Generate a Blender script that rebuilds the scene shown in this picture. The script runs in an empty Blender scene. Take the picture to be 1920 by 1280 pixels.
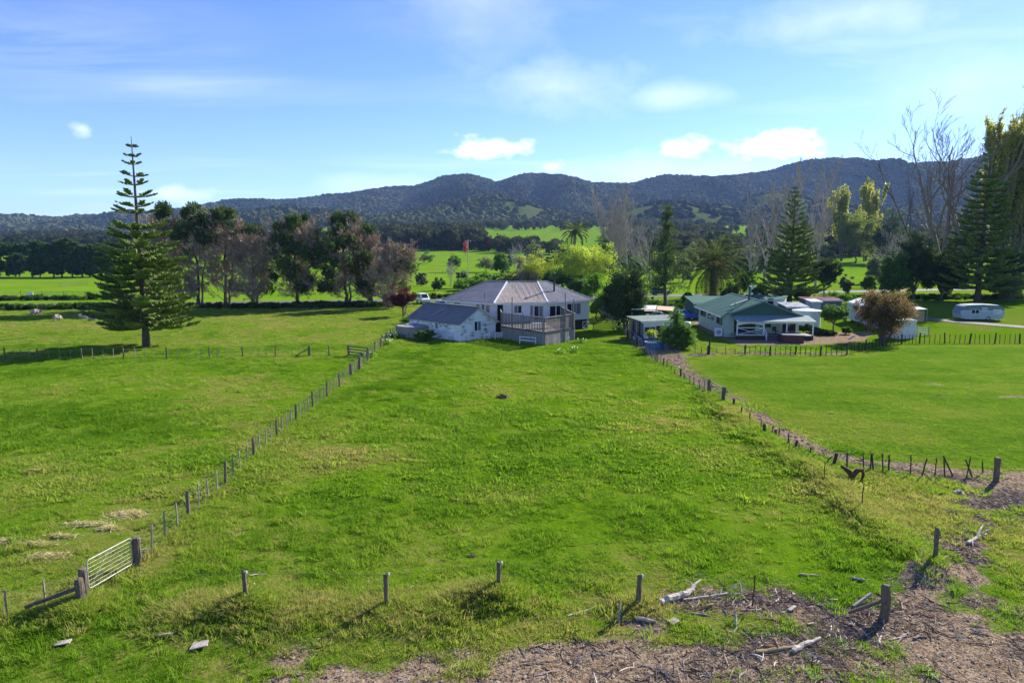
import bpy, bmesh, math, random
import numpy as np
from mathutils import Vector, Matrix
R = math.radians
rng = np.random.default_rng(7)
random.seed(7)
scene = bpy.context.scene
COL = scene.collection

# ------------------------------------------------------------------ camera, sky, sun, exposure
FPX, PITCH, CAMH = 1281.0, R(7.9), 11.5
cam_d = bpy.data.cameras.new('camera')
cam = bpy.data.objects.new('camera', cam_d)
COL.objects.link(cam)
cam_d.sensor_width = 36.0
cam_d.lens = 36.0 * FPX / 1920.0
cam_d.clip_end = 20000
cam.location = (0, 0, CAMH)
cam.rotation_euler = (R(90) - PITCH, 0, 0)
scene.camera = cam
SUN_EL, SUN_AZ = R(29), R(46)              # azimuth to the right of straight ahead (+Y)
SUN_STRENGTH, SKY_STRENGTH, EXPOSURE = 4.3, 0.15, 1.52

scene.view_settings.view_transform = 'Standard'
scene.view_settings.look = 'None'
scene.view_settings.exposure = EXPOSURE
scene.view_settings.gamma = 1.0
scene.view_settings.use_curve_mapping = False
scene.cycles.max_bounces = 6
scene.cycles.diffuse_bounces = 3
scene.cycles.glossy_bounces = 2
scene.cycles.transmission_bounces = 4
scene.cycles.transparent_max_bounces = 6
scene.cycles.volume_bounces = 0
scene.cycles.use_denoising = True

world = bpy.data.worlds.new('World')
scene.world = world
world.use_nodes = True
def build_world():
    nt = world.node_tree
    nt.nodes.clear()
    N = nt.nodes.new
    L = nt.links.new
    out = N('ShaderNodeOutputWorld')
    bg = N('ShaderNodeBackground')
    bg.inputs['Strength'].default_value = SKY_STRENGTH
    sky = N('ShaderNodeTexSky')
    sky.sky_type = 'NISHITA'
    sky.sun_disc = False
    sky.sun_elevation = SUN_EL
    sky.sun_rotation = SUN_AZ
    sky.altitude = 0
    sky.air_density = 1.0
    sky.dust_density = 0.08
    sky.ozone_density = 2.2
    hsv = N('ShaderNodeHueSaturation')
    hsv.inputs['Saturation'].default_value = 1.16; hsv.inputs['Value'].default_value = 0.55; hsv.inputs['Hue'].default_value = 0.521
    L(sky.outputs[0], hsv.inputs['Color'])
    tn = N('ShaderNodeMix'); tn.data_type = 'RGBA'; tn.blend_type = 'MULTIPLY'; tn.inputs[0].default_value = 1.0
    tn.inputs[7].default_value = (0.63, 0.75, 1.0, 1); L(hsv.outputs[0], tn.inputs[6])
    tc = N('ShaderNodeTexCoord')
    sep = N('ShaderNodeSeparateXYZ')
    L(tc.outputs['Generated'], sep.inputs[0])
    def math_(op, a, b=None, clamp=False):
        n = N('ShaderNodeMath'); n.operation = op; n.use_clamp = clamp
        for i, q in enumerate((a, b)):
            if q is None: continue
            if isinstance(q, (int, float)): n.inputs[i].default_value = q
            else: L(q, n.inputs[i])
        return n.outputs[0]
    z = math_('MAXIMUM', sep.outputs['Z'], 0.0)
    zz = math_('ADD', z, 0.06)
    px = math_('DIVIDE', sep.outputs['X'], zz)
    py = math_('DIVIDE', sep.outputs['Y'], zz)
    comb = N('ShaderNodeCombineXYZ')
    L(px, comb.inputs[0]); L(py, comb.inputs[1])
    # thin cirrus streaks
    mp = N('ShaderNodeMapping')
    mp.inputs['Rotation'].default_value = (0, 0, R(-38))
    mp.inputs['Scale'].default_value = (0.32, 1.1, 1)
    L(comb.outputs[0], mp.inputs[0])
    n1 = N('ShaderNodeTexNoise'); n1.inputs['Scale'].default_value = 0.9; n1.inputs['Detail'].default_value = 9
    n1.inputs['Roughness'].default_value = 0.62; n1.inputs['Distortion'].default_value = 0.6
    L(mp.outputs[0], n1.inputs[0])
    r1 = N('ShaderNodeMapRange'); r1.inputs[1].default_value = 0.50; r1.inputs[2].default_value = 0.76; r1.inputs[4].default_value = 0.42
    L(n1.outputs['Fac'], r1.inputs[0])
    n1b = N('ShaderNodeTexNoise'); n1b.inputs['Scale'].default_value = 0.35; n1b.inputs['Detail'].default_value = 2
    L(comb.outputs[0], n1b.inputs[0])
    r1b = N('ShaderNodeMapRange'); r1b.inputs[1].default_value = 0.42; r1b.inputs[2].default_value = 0.62
    L(n1b.outputs['Fac'], r1b.inputs[0])
    cir = math_('MULTIPLY', r1.outputs[0], r1b.outputs[0])
    # small cumulus heads low over the range, and two soft veils, each at its own bearing
    n2 = N('ShaderNodeTexNoise'); n2.inputs['Scale'].default_value = 26; n2.inputs['Detail'].default_value = 7; n2.inputs['Roughness'].default_value = 0.58
    mp2 = N('ShaderNodeMapping'); mp2.inputs['Scale'].default_value = (1, 1, 1.7)
    L(tc.outputs['Generated'], mp2.inputs[0]); L(mp2.outputs[0], n2.inputs[0])
    n3 = N('ShaderNodeTexNoise'); n3.inputs['Scale'].default_value = 7; n3.inputs['Detail'].default_value = 8; n3.inputs['Roughness'].default_value = 0.65
    L(mp2.outputs[0], n3.inputs[0])
    def blob(az, el, waz, wel, noise, gain, lo, hi):
        a = math_('ARCTAN2', sep.outputs['X'], sep.outputs['Y'])
        e = math_('ARCSINE', sep.outputs['Z'])
        da = math_('DIVIDE', math_('SUBTRACT', a, R(az)), R(waz))
        de = math_('DIVIDE', math_('SUBTRACT', e, R(el)), R(wel))
        d2 = math_('ADD', math_('MULTIPLY', da, da), math_('MULTIPLY', de, de))
        g = math_('SUBTRACT', 1.0, math_('SQRT', d2))
        s = math_('ADD', math_('MULTIPLY', g, 0.55), math_('SUBTRACT', noise, 0.5))
        r = N('ShaderNodeMapRange'); r.inputs[1].default_value = lo; r.inputs[2].default_value = hi; r.inputs[4].default_value = gain
        L(s, r.inputs[0])
        return r.outputs[0]
    tot = cir
    for az, el, waz, wel, ns, gain, lo, hi in (
            (-1.9, 7.7, 4.6, 1.5, n2, 0.9, 0.13, 0.44), (3.4, 6.5, 1.7, 1.0, n2, 0.6, 0.16, 0.45),
            (20.6, 7.5, 5.0, 1.5, n2, 0.95, 0.11, 0.42), (13.8, 7.7, 3.0, 1.2, n2, 0.8, 0.14, 0.44),
            (-25.5, 3.8, 3.2, 1.0, n2, 0.5, 0.14, 0.5), (-31.3, 8.0, 1.0, 0.9, n2, 0.45, 0.16, 0.55),
            (4.5, 12.3, 8.5, 3.4, n3, 0.34, 0.1, 0.62), (13.0, 11.6, 6, 1.6, n3, 0.3, 0.1, 0.55),
            (24.0, 16.0, 12, 2.6, n3, 0.28, 0.1, 0.6), (-3.0, 19.0, 9.0, 7.0, n3, 0.2, 0.08, 0.6), (33.0, 11.0, 9, 3.5, n3, 0.2, 0.1, 0.6),
            (12.0, 5.6, 17.0, 2.2, n3, 0.26, 0.08, 0.5), (-9.0, 4.8, 9.0, 1.4, n3, 0.25, 0.05, 0.5)):
        tot = math_('MAXIMUM', tot, blob(az, el, waz, wel, ns.outputs['Fac'], gain, lo, hi))
    fade = N('ShaderNodeMapRange'); fade.inputs[1].default_value = 0.0; fade.inputs[2].default_value = 0.05
    L(sep.outputs['Z'], fade.inputs[0])
    tot = math_('MULTIPLY', tot, fade.outputs[0], True)
    mix = N('ShaderNodeMix'); mix.data_type = 'RGBA'
    L(tot, mix.inputs[0]); L(tn.outputs[2], mix.inputs[6])
    mix.inputs[7].default_value = (4.3, 4.4, 4.6, 1)
    L(mix.outputs[2], bg.inputs['Color'])
    L(bg.outputs[0], out.inputs[0])
build_world()

sun_d = bpy.data.lights.new('sun', 'SUN')
sun_d.energy = SUN_STRENGTH
sun_d.angle = R(0.53)
sun_d.color = (1.0, 0.94, 0.84)
sun = bpy.data.objects.new('sun', sun_d)
COL.objects.link(sun)
SUND = Vector((math.sin(SUN_AZ) * math.cos(SUN_EL), math.cos(SUN_AZ) * math.cos(SUN_EL), math.sin(SUN_EL)))
sun.rotation_euler = SUND.to_track_quat('Z', 'Y').to_euler()

# ------------------------------------------------------------------ helpers
def ray(u, v):                              # direction through a point of the 1920x1280 photograph
    x, y = (u - 960) / FPX, -(v - 640) / FPX
    c, s = math.cos(PITCH), math.sin(PITCH)
    return Vector((x, c + y * s, -s + y * c))
def P(u, v, z=0.0):                         # where that line of sight meets the level z
    r = ray(u, v); t = (z - CAMH) / r.z
    return Vector((r.x * t, r.y * t, z))
def zat(Y, v):                              # the height seen at row v over a spot Y metres ahead
    r = ray(960, v); return CAMH + r.z / r.y * Y
def at(u, v, Y):
    r = ray(u, v); t = Y / r.y
    return Vector((r.x * t, Y, CAMH + r.z * t))
def onplane(u, v, p, n):
    r = ray(u, v); o = Vector((0, 0, CAMH))
    t = (p - o).dot(n) / r.dot(n)
    return o + r * t
def hsh(ix, iy, s):
    t = np.sin(ix * 127.1 + iy * 311.7 + s * 74.7) * 43758.5453
    return t - np.floor(t)
def vnoise(x, y, s=0):
    x = np.asarray(x, float); y = np.asarray(y, float)
    ix, iy = np.floor(x), np.floor(y); fx, fy = x - ix, y - iy
    fx, fy = fx * fx * (3 - 2 * fx), fy * fy * (3 - 2 * fy)
    return (hsh(ix, iy, s) * (1 - fx) + hsh(ix + 1, iy, s) * fx) * (1 - fy) + (hsh(ix, iy + 1, s) * (1 - fx) + hsh(ix + 1, iy + 1, s) * fx) * fy
def fbm(x, y, o=4, s=0):
    x = np.asarray(x, float); y = np.asarray(y, float)
    t, a, n = 0, 0.5, 0
    for i in range(o):
        t = t + a * vnoise(x, y, s + i); n += a; a *= 0.5; x = x * 2.03 + 1.7; y = y * 2.03 - 3.1
    return t / n
def sstep(a, b, x):
    t = np.clip((np.asarray(x, float) - a) / (b - a), 0, 1); return t * t * (3 - 2 * t)

_YT = np.linspace(-100, 9000, 1821)
_ZT = np.interp(_YT, [-100, 230, 300, 388, 600, 850, 1100, 1600, 2200, 9000], [0, 0, 0.3, 1.4, 7.5, 19, 34, 62, 95, 120])
_ZT = np.convolve(np.pad(_ZT, 12, 'edge'), np.ones(25) / 25, 'valid')
def polyline_dist(x, y, pts):
    d = np.full(np.shape(x), 1e9)
    for (ax, ay), (bx, by) in zip(pts[:-1], pts[1:]):
        dx, dy = bx - ax, by - ay
        t = np.clip(((x - ax) * dx + (y - ay) * dy) / (dx * dx + dy * dy), 0, 1)
        d = np.minimum(d, np.hypot(x - ax - t * dx, y - ay - t * dy))
    return d
def poly_sd(x, y, pts):                     # signed distance, inside is positive
    d = polyline_dist(x, y, pts + [pts[0]])
    ins = np.zeros(np.shape(x), bool)
    for (ax, ay), (bx, by) in zip(pts, pts[1:] + [pts[0]]):
        c = ((ay > y) != (by > y)) & (x < (bx - ax) * (y - ay) / ((by - ay) if by != ay else 1e-9) + ax)
        ins ^= c
    return np.where(ins, d, -d)
def pp(*uv): return [tuple(P(u, v)[:2]) for u, v in uv]

LAWN = pp((1285, 690), (1300, 676), (1340, 668), (1600, 668), (1680, 648), (2050, 646), (2300, 660), (2300, 900), (1920, 893), (1700, 868), (1560, 832), (1440, 780), (1350, 728))
FIELD = pp((262, 1062), (742, 622), (1165, 622), (1330, 745), (1560, 880), (1752, 1057), (1657, 1150), (1300, 1120), (462, 1143))
BEACH = pp((500, 1300), (640, 1262), (860, 1235), (1000, 1212), (1150, 1205), (1330, 1222), (1440, 1180), (1600, 1150), (1700, 1100), (1748, 1010), (1735, 955), (1840, 905), (2050, 880), (2300, 900), (2300, 1300), (1700, 1700), (500, 1500))
STRIP = pp((1255, 660), (1290, 700), (1360, 742), (1440, 796), (1500, 838), (1600, 868), (1700, 880), (1870, 894), (2000, 900))
STRIP2 = pp((1235, 672), (1330, 664), (1420, 662), (1588, 664))
YARD1 = pp((1300, 607), (1345, 632), (1390, 648), (1500, 648), (1620, 640), (1640, 622), (1560, 622), (1500, 628), (1300, 600))
YARD2 = pp((1175, 630), (1230, 680), (1290, 668), (1262, 650), (1200, 625))
BACKGRASS = pp((1830, 1010), (1870, 985), (2060, 960), (2100, 1150), (1910, 1135), (1850, 1080))
DEBRIS = pp((1130, 1165), (1200, 1130), (1350, 1108), (1480, 1122), (1640, 1135), (1600, 1165), (1400, 1172), (1180, 1172))
ROAD = pp((-300, 576), (0, 572.5), (400, 568.5), (800, 562.5), (1240, 555), (1560, 547.5), (1750, 543.5), (2300, 534))
DRIVE = pp((1700, 596), (1760, 600), (1850, 608), (1960, 617), (2150, 634))
MOUND = [(462, 1146, 0.42, 0.9), (936, 1128, 0.5, 0.8), (880, 1134, 0.3, 0.9), (140, 1152, 0.3, 1.0), (370, 1152, 0.2, 1.4), (560, 1160, 0.2, 1.4), (1197, 1141, 0.16, 0.7), (720, 1156, 0.2, 1.3), (820, 1165, 0.2, 1.0)]
BANK = pp((1330, 748), (1400, 806), (1450, 842), (1540, 900), (1640, 990), (1745, 1066))
def basez(x, y):
    lf = sstep(-0.30, -0.62, x / np.maximum(y, 50)) * sstep(400, 900, y)
    return np.interp(y, _YT, _ZT) * (1 - 0.5 * lf)
def ht(x, y):
    x = np.asarray(x, float); y = np.asarray(y, float)
    z = basez(x, y) + sstep(300, 900, y) * 10 * (fbm(x / 300, y / 300, 3, 3) - 0.5)
    near = 1 - sstep(60, 110, y)
    lawn = sstep(-2, 1, poly_sd(x, y, LAWN)) if np.ndim(x) == 0 or x.size < 400000 else 0
    z = z + near * 0.22 * (fbm(x / 7, y / 7, 3, 1) - 0.5) * (1 - 0.8 * lawn)
    z = z + near * (1 - lawn) * 0.12 * (fbm(x / 0.9, y / 0.9, 2, 9) - 0.4) * sstep(0.35, 0.7, fbm(x / 11, y / 11, 2, 5))
    for u, v, h, r in MOUND:
        p = P(u, v); z = z + h * np.exp(-((x - p.x) ** 2 + (y - p.y) ** 2) / (r * r))
    z = z + 0.45 * np.exp(-(polyline_dist(x, y, BANK) / 1.1) ** 2) * (0.4 + 0.9 * fbm(x / 1.6, y / 1.6, 2, 21))
    return z
def hz(x, y): return float(ht(float(x), float(y)))
def PG(u, v):
    p = P(u, v); p.z = hz(p.x, p.y); return p

# ------------------------------------------------------------------ materials
MATS = {}
class NT:
    def __init__(s, name):
        s.m = bpy.data.materials.new(name); s.m.use_nodes = True
        s.nt = s.m.node_tree; s.nt.nodes.clear()
        s.out = s.N('ShaderNodeOutputMaterial')
    def N(s, t): return s.nt.nodes.new(t)
    def L(s, a, b): s.nt.links.new(a, b)
    def noise(s, scale, detail=4, rough=0.55, vec=None, dist=0):
        n = s.N('ShaderNodeTexNoise'); n.inputs['Scale'].default_value = scale; n.inputs['Detail'].default_value = detail
        n.inputs['Roughness'].default_value = rough; n.inputs['Distortion'].default_value = dist
        if vec is not None: s.L(vec, n.inputs['Vector'])
        return n.outputs['Fac']
    def coord(s, kind='Object', scale=(1, 1, 1), rot=(0, 0, 0)):
        tc = s.N('ShaderNodeTexCoord'); mp = s.N('ShaderNodeMapping')
        mp.inputs['Scale'].default_value = scale; mp.inputs['Rotation'].default_value = rot
        s.L(tc.outputs[kind], mp.inputs[0]); return mp.outputs[0]
    def pos(s, scale=(1, 1, 1), rot=(0, 0, 0)):
        g = s.N('ShaderNodeNewGeometry'); mp = s.N('ShaderNodeMapping')
        mp.inputs['Scale'].default_value = scale; mp.inputs['Rotation'].default_value = rot
        s.L(g.outputs['Position'], mp.inputs[0]); return mp.outputs[0]
    def rng(s, f, a, b, c=0.0, d=1.0):
        n = s.N('ShaderNodeMapRange')
        for i, q in ((1, a), (2, b), (3, c), (4, d)): n.inputs[i].default_value = q
        s.L(f, n.inputs[0]); return n.outputs[0]
    def mix(s, f, a, b, mode='MIX'):
        n = s.N('ShaderNodeMix'); n.data_type = 'RGBA'; n.blend_type = mode
        if isinstance(f, (int, float)): n.inputs[0].default_value = f
        else: s.L(f, n.inputs[0])
        for i, q in ((6, a), (7, b)):
            if isinstance(q, tuple): n.inputs[i].default_value = q + (1,) if len(q) == 3 else q
            else: s.L(q, n.inputs[i])
        return n.outputs[2]
    def math(s, op, a, b=None):
        n = s.N('ShaderNodeMath'); n.operation = op
        for i, q in enumerate((a, b)):
            if q is None: continue
            if isinstance(q, (int, float)): n.inputs[i].default_value = q
            else: s.L(q, n.inputs[i])
        return n.outputs[0]
    def attr(s, name, inst=False, out='Fac'):
        a = s.N('ShaderNodeAttribute'); a.attribute_name = name
        if inst: a.attribute_type = 'INSTANCER'
        return a.outputs[out]
    def bsdf(s, col, rough=0.8, metal=0.0, spec=0.3, bump=None, bstr=0.3, bdist=0.02, trans=0.0, tcol=None):
        b = s.N('ShaderNodeBsdfPrincipled')
        if isinstance(col, tuple): b.inputs['Base Color'].default_value = col + (1,)
        else: s.L(col, b.inputs['Base Color'])
        if isinstance(rough, (int, float)): b.inputs['Roughness'].default_value = rough
        else: s.L(rough, b.inputs['Roughness'])
        b.inputs['Metallic'].default_value = metal
        b.inputs['Specular IOR Level'].default_value = spec
        if bump is not None:
            bn = s.N('ShaderNodeBump'); bn.inputs['Strength'].default_value = bstr; bn.inputs['Distance'].default_value = bdist
            s.L(bump, bn.inputs['Height']); s.L(bn.outputs[0], b.inputs['Normal'])
        sh = b.outputs[0]
        if trans > 0:
            t = s.N('ShaderNodeBsdfTranslucent')
            if tcol is None: tcol = col
            if isinstance(tcol, tuple): t.inputs[0].default_value = tcol + (1,)
            else: s.L(tcol, t.inputs[0])
            mx = s.N('ShaderNodeMixShader'); mx.inputs[0].default_value = trans
            s.L(sh, mx.inputs[1]); s.L(t.outputs[0], mx.inputs[2]); sh = mx.outputs[0]
        s.L(sh, s.out.inputs[0]); return s.m
def mat(name, a, b=None, rough=0.8, metal=0.0, scale=3.0, stretch=(1, 1, 1), spec=0.3, bstr=0.25, lo=0.35, hi=0.65, bdist=0.02):
    if name in MATS: return MATS[name]
    t = NT(name)
    if b is None: b = tuple(c * 0.8 for c in a)
    v = t.coord('Object', stretch)
    n = t.noise(scale, 6, 0.6, v)
    n2 = t.noise(scale * 0.23, 3, 0.6, v)
    f = t.rng(t.math('ADD', t.math('MULTIPLY', n, 0.65), t.math('MULTIPLY', n2, 0.35)), lo, hi)
    MATS[name] = t.bsdf(t.mix(f, a, b), t.rng(n, 0.3, 0.7, max(rough - 0.1, 0.02), min(rough + 0.1, 1)), metal, spec, n, bstr, bdist)
    return MATS[name]
def mat_leaf(name, a, b, trans=0.4, inst=False, rough=0.75, bright=1.35, spec=0.07):
    if name in MATS: return MATS[name]
    t = NT(name)
    f = t.attr('tint', inst)
    c = t.mix(f, a, b)
    tc = t.mix(1.0, c, (bright, bright * 1.02, bright * 0.75), 'MULTIPLY')
    MATS[name] = t.bsdf(c, rough, 0, spec, trans=trans, tcol=tc)
    return MATS[name]

# ------------------------------------------------------------------ mesh building
class MB:
    """collects pieces as numpy arrays and links them as one mesh object"""
    def __init__(s): s.v = []; s.q = []; s.t = []; s.n = 0; s.tint = []
    def add(s, V, Q=None, T=None, tint=0.5):
        V = np.asarray(V, float).reshape(-1, 3)
        if Q is not None and len(Q): s.q.append(np.asarray(Q, int).reshape(-1, 4) + s.n)
        if T is not None and len(T): s.t.append(np.asarray(T, int).reshape(-1, 3) + s.n)
        s.v.append(V); s.n += len(V)
        s.tint.append(np.broadcast_to(np.asarray(tint, float), (len(V),)))
        return s
    def box(s, lo, hi, rz=0, c=None):
        lo, hi = np.array(lo, float), np.array(hi, float)
        V = np.array([[lo[0] if i & 1 == 0 else hi[0], lo[1] if i & 2 == 0 else hi[1], lo[2] if i & 4 == 0 else hi[2]] for i in range(8)])
        return s.hexa(V)
    def hexa(s, V):
        return s.add(V, [[0, 2, 3, 1], [4, 5, 7, 6], [0, 1, 5, 4], [2, 6, 7, 3], [0, 4, 6, 2], [1, 3, 7, 5]])
    def beam(s, a, b, w, h, up=(0, 0, 1)):          # rectangular bar from a to b
        a, b = np.array(a, float), np.array(b, float); d = b - a; d = d / np.linalg.norm(d)
        up = np.array(up, float)
        if abs(d @ up) > 0.99: up = np.array((0, 1.0, 0))
        x = np.cross(d, up); x /= np.linalg.norm(x); y = np.cross(x, d)
        V = [p + x * sx * w / 2 + y * sy * h / 2 for sy in (-1, 1) for p in (a, b) for sx in (-1, 1)]
        return s.hexa(np.array(V))
    def tubes(s, A, B, ra, rb, n=5, tint=0.5, cap=False):
        A = np.asarray(A, float).reshape(-1, 3); B = np.asarray(B, float).reshape(-1, 3); N = len(A)
        ra = np.broadcast_to(np.asarray(ra, float), (N,)); rb = np.broadcast_to(np.asarray(rb, float), (N,))
        d = B - A; d = d / (np.linalg.norm(d, axis=1, keepdims=True) + 1e-9)
        ref = np.where(np.abs(d[:, 2:3]) > 0.9, np.array([[1.0, 0, 0]]), np.array([[0, 0, 1.0]]))
        x = np.cross(d, ref); x /= np.linalg.norm(x, axis=1, keepdims=True) + 1e-9; y = np.cross(d, x)
        an = np.arange(n) * 2 * math.pi / n
        ring = np.cos(an)[None, :, None] * x[:, None, :] + np.sin(an)[None, :, None] * y[:, None, :]
        V = np.concatenate([A[:, None] + ring * ra[:, None, None], B[:, None] + ring * rb[:, None, None]], 1)
        i = np.arange(n); j = (i + 1) % n
        q = np.stack([i, j, j + n, i + n], 1)
        Q = (q[None] + (np.arange(N) * 2 * n)[:, None, None]).reshape(-1, 4)
        tn = np.repeat(np.broadcast_to(np.asarray(tint, float), (N,)), 2 * n)
        T = None
        if cap:
            T = np.concatenate([np.array([[n, n + k, n + k + 1] for k in range(1, n - 1)])[None] + (np.arange(N) * 2 * n)[:, None, None]]).reshape(-1, 3)
        return s.add(V.reshape(-1, 3), Q, T, tn)
    def path(s, pts, rad, n=6, tint=0.5, caps=True):     # one continuous tapering tube
        pts = np.asarray(pts, float); N = len(pts); rad = np.broadcast_to(np.asarray(rad, float), (N,))
        d = np.gradient(pts, axis=0); d /= np.linalg.norm(d, axis=1, keepdims=True) + 1e-9
        ref = np.array([0, 0, 1.0]) if abs(d[0, 2]) < 0.9 else np.array([1.0, 0, 0])
        V = []
        an = np.arange(n) * 2 * math.pi / n
        for k in range(N):
            x = np.cross(d[k], ref); x /= np.linalg.norm(x) + 1e-9; y = np.cross(d[k], x)
            V.append(pts[k] + rad[k] * (np.cos(an)[:, None] * x + np.sin(an)[:, None] * y))
        Q = [[k * n + i, k * n + (i + 1) % n, (k + 1) * n + (i + 1) % n, (k + 1) * n + i] for k in range(N - 1) for i in range(n)]
        T = ([[0, k + 1, k] for k in range(1, n - 1)] + [[(N - 1) * n, (N - 1) * n + k, (N - 1) * n + k + 1] for k in range(1, n - 1)]) if caps else None
        return s.add(np.concatenate(V), Q, T, tint)
    def leaves(s, C, D, L, W, tint=0.5, fold=0.0):      # diamond leaves: centre C, long axis D
        C = np.asarray(C, float); N = len(C); D = np.asarray(D, float)
        D = D / (np.linalg.norm(D, axis=1, keepdims=True) + 1e-9)
        rv = rng.normal(size=(N, 3)); X = np.cross(D, rv); X /= np.linalg.norm(X, axis=1, keepdims=True) + 1e-9
        L = np.broadcast_to(np.asarray(L, float), (N,))[:, None]; W = np.broadcast_to(np.asarray(W, float), (N,))[:, None]
        V = np.stack([C - D * L / 2, C + X * W / 2, C + D * L / 2, C - X * W / 2], 1).reshape(-1, 3)
        Q = np.arange(4 * N).reshape(-1, 4)
        return s.add(V, Q, None, np.repeat(np.broadcast_to(np.asarray(tint, float), (N,)), 4))
    def lathe(s, prof, c, n=16, tint=0.5):
        c = np.array(c, float); an = np.arange(n) * 2 * math.pi / n; V = []
        for r, z in prof: V.append(np.stack([c[0] + r * np.cos(an), c[1] + r * np.sin(an), np.full(n, c[2] + z)], 1))
        N = len(prof)
        Q = [[k * n + i, k * n + (i + 1) % n, (k + 1) * n + (i + 1) % n, (k + 1) * n + i] for k in range(N - 1) for i in range(n)]
        T = [[(N - 1) * n, (N - 1) * n + k, (N - 1) * n + k + 1] for k in range(1, n - 1)]
        return s.add(np.concatenate(V), Q, T, tint)
    def prism(s, poly, off):                            # polygon (3D points) pushed along off
        p = np.asarray(poly, float); n = len(p); o = np.array(off, float)
        V = np.concatenate([p, p + o])
        Q = [[i, (i + 1) % n, n + (i + 1) % n, n + i] for i in range(n)]
        T = [[0, k + 1, k] for k in range(1, n - 1)] + [[n, n + k, n + k + 1] for k in range(1, n - 1)]
        return s.add(V, Q, T)
    def mesh(s, name, loc=(0, 0, 0), smooth=False):
        V = np.concatenate(s.v) - np.array(loc, float)
        Q = np.concatenate(s.q) if s.q else np.zeros((0, 4), int); T = np.concatenate(s.t) if s.t else np.zeros((0, 3), int)
        me = bpy.data.meshes.new(name)
        me.vertices.add(len(V)); me.vertices.foreach_set('co', V.astype(np.float32).ravel())
        nl = len(Q) * 4 + len(T) * 3
        me.loops.add(nl); me.loops.foreach_set('vertex_index', np.concatenate([Q.ravel(), T.ravel()]).astype(np.int32))
        me.polygons.add(len(Q) + len(T))
        me.polygons.foreach_set('loop_start', np.concatenate([np.arange(len(Q)) * 4, len(Q) * 4 + np.arange(len(T)) * 3]).astype(np.int32))
        me.polygons.foreach_set('use_smooth', np.full(len(Q) + len(T), smooth))
        me.update(calc_edges=True)
        a = me.attributes.new('tint', 'FLOAT', 'POINT'); a.data.foreach_set('value', np.concatenate(s.tint).astype(np.float32))
        return me
def link(name, data, parent=None, loc=(0, 0, 0)):
    o = bpy.data.objects.new(name, data); COL.objects.link(o); o.location = loc
    if parent is not None: o.parent = parent
    return o
def props(o, label=None, cat=None, group=None, kind=None):
    for k, q in (('label', label), ('category', cat), ('group', group), ('kind', kind)):
        if q: o[k] = q
    return o
class Thing:
    """an Empty at the base of a thing; parts are given in world coordinates"""
    def __init__(s, name, label, cat, loc, group=None):
        s.o = props(link(name, None, None, loc), label, cat, group); s.loc = np.array(loc, float)
    def part(s, name, mb, m, parent=None, smooth=False):
        me = mb.mesh(name, s.loc, smooth); me.materials.append(m)
        return link(name, me, parent or s.o)
    def place(s, name, me, loc, rot=(0, 0, 0), sc=(1, 1, 1), parent=None):
        o = link(name, me, parent or s.o, Vector(loc) - Vector(s.loc)); o.rotation_euler = rot; o.scale = sc; return o
def solo(name, label, cat, mb, m, loc, group=None, smooth=False, kind=None):
    me = mb.mesh(name, loc, smooth); me.materials.append(m)
    return props(link(name, me, None, loc), label, cat, group, kind)
def copy_tree(o, parent=None):
    c = o.copy(); COL.objects.link(c); c.parent = parent
    for ch in list(o.children): copy_tree(ch, c)
    return c
def clip(poly, b, lo, hi):                  # keep the part of a polygon with lo <= p.b <= hi
    for sgn, lim in ((1, lo), (-1, -hi)):
        out = []
        for i in range(len(poly)):
            p, q = poly[i], poly[(i + 1) % len(poly)]
            dp, dq = sgn * p.dot(b) - lim, sgn * q.dot(b) - lim
            if dp >= 0: out.append(p)
            if dp * dq < 0: out.append(p + (q - p) * (dp / (dp - dq)))
        poly = out
        if len(poly) < 3: return []
    return poly
def planks(th, name, poly, along, width, thick, m, gap=0.0, out=None, jit=0.0, parent=None):
    """cover a flat polygon with boards or sheets that run along a direction; each one is a part"""
    poly = [Vector(p) for p in poly]
    n = (poly[1] - poly[0]).cross(poly[2] - poly[0]).normalized()
    if out is not None and n.dot(Vector(out)) < 0: n = -n
    a = Vector(along); a = (a - n * a.dot(n)).normalized(); b = n.cross(a)
    s = [p.dot(b) for p in poly]; lo, hi = min(s), max(s); k = max(1, round((hi - lo) / width)); w = (hi - lo) / k
    res = []
    for i in range(k):
        c = clip(poly, b, lo + i * w + gap / 2, lo + (i + 1) * w - gap / 2)
        if not c: continue
        j = random.uniform(0, jit)
        res.append(th.part(name, MB().prism([p + n * j for p in c], n * thick), m, parent))
    return res
def slab(poly, thick, out):
    poly = [Vector(p) for p in poly]; n = (poly[1] - poly[0]).cross(poly[2] - poly[0]).normalized()
    if n.dot(Vector(out)) < 0: n = -n
    return MB().prism(poly, n * thick)
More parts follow.
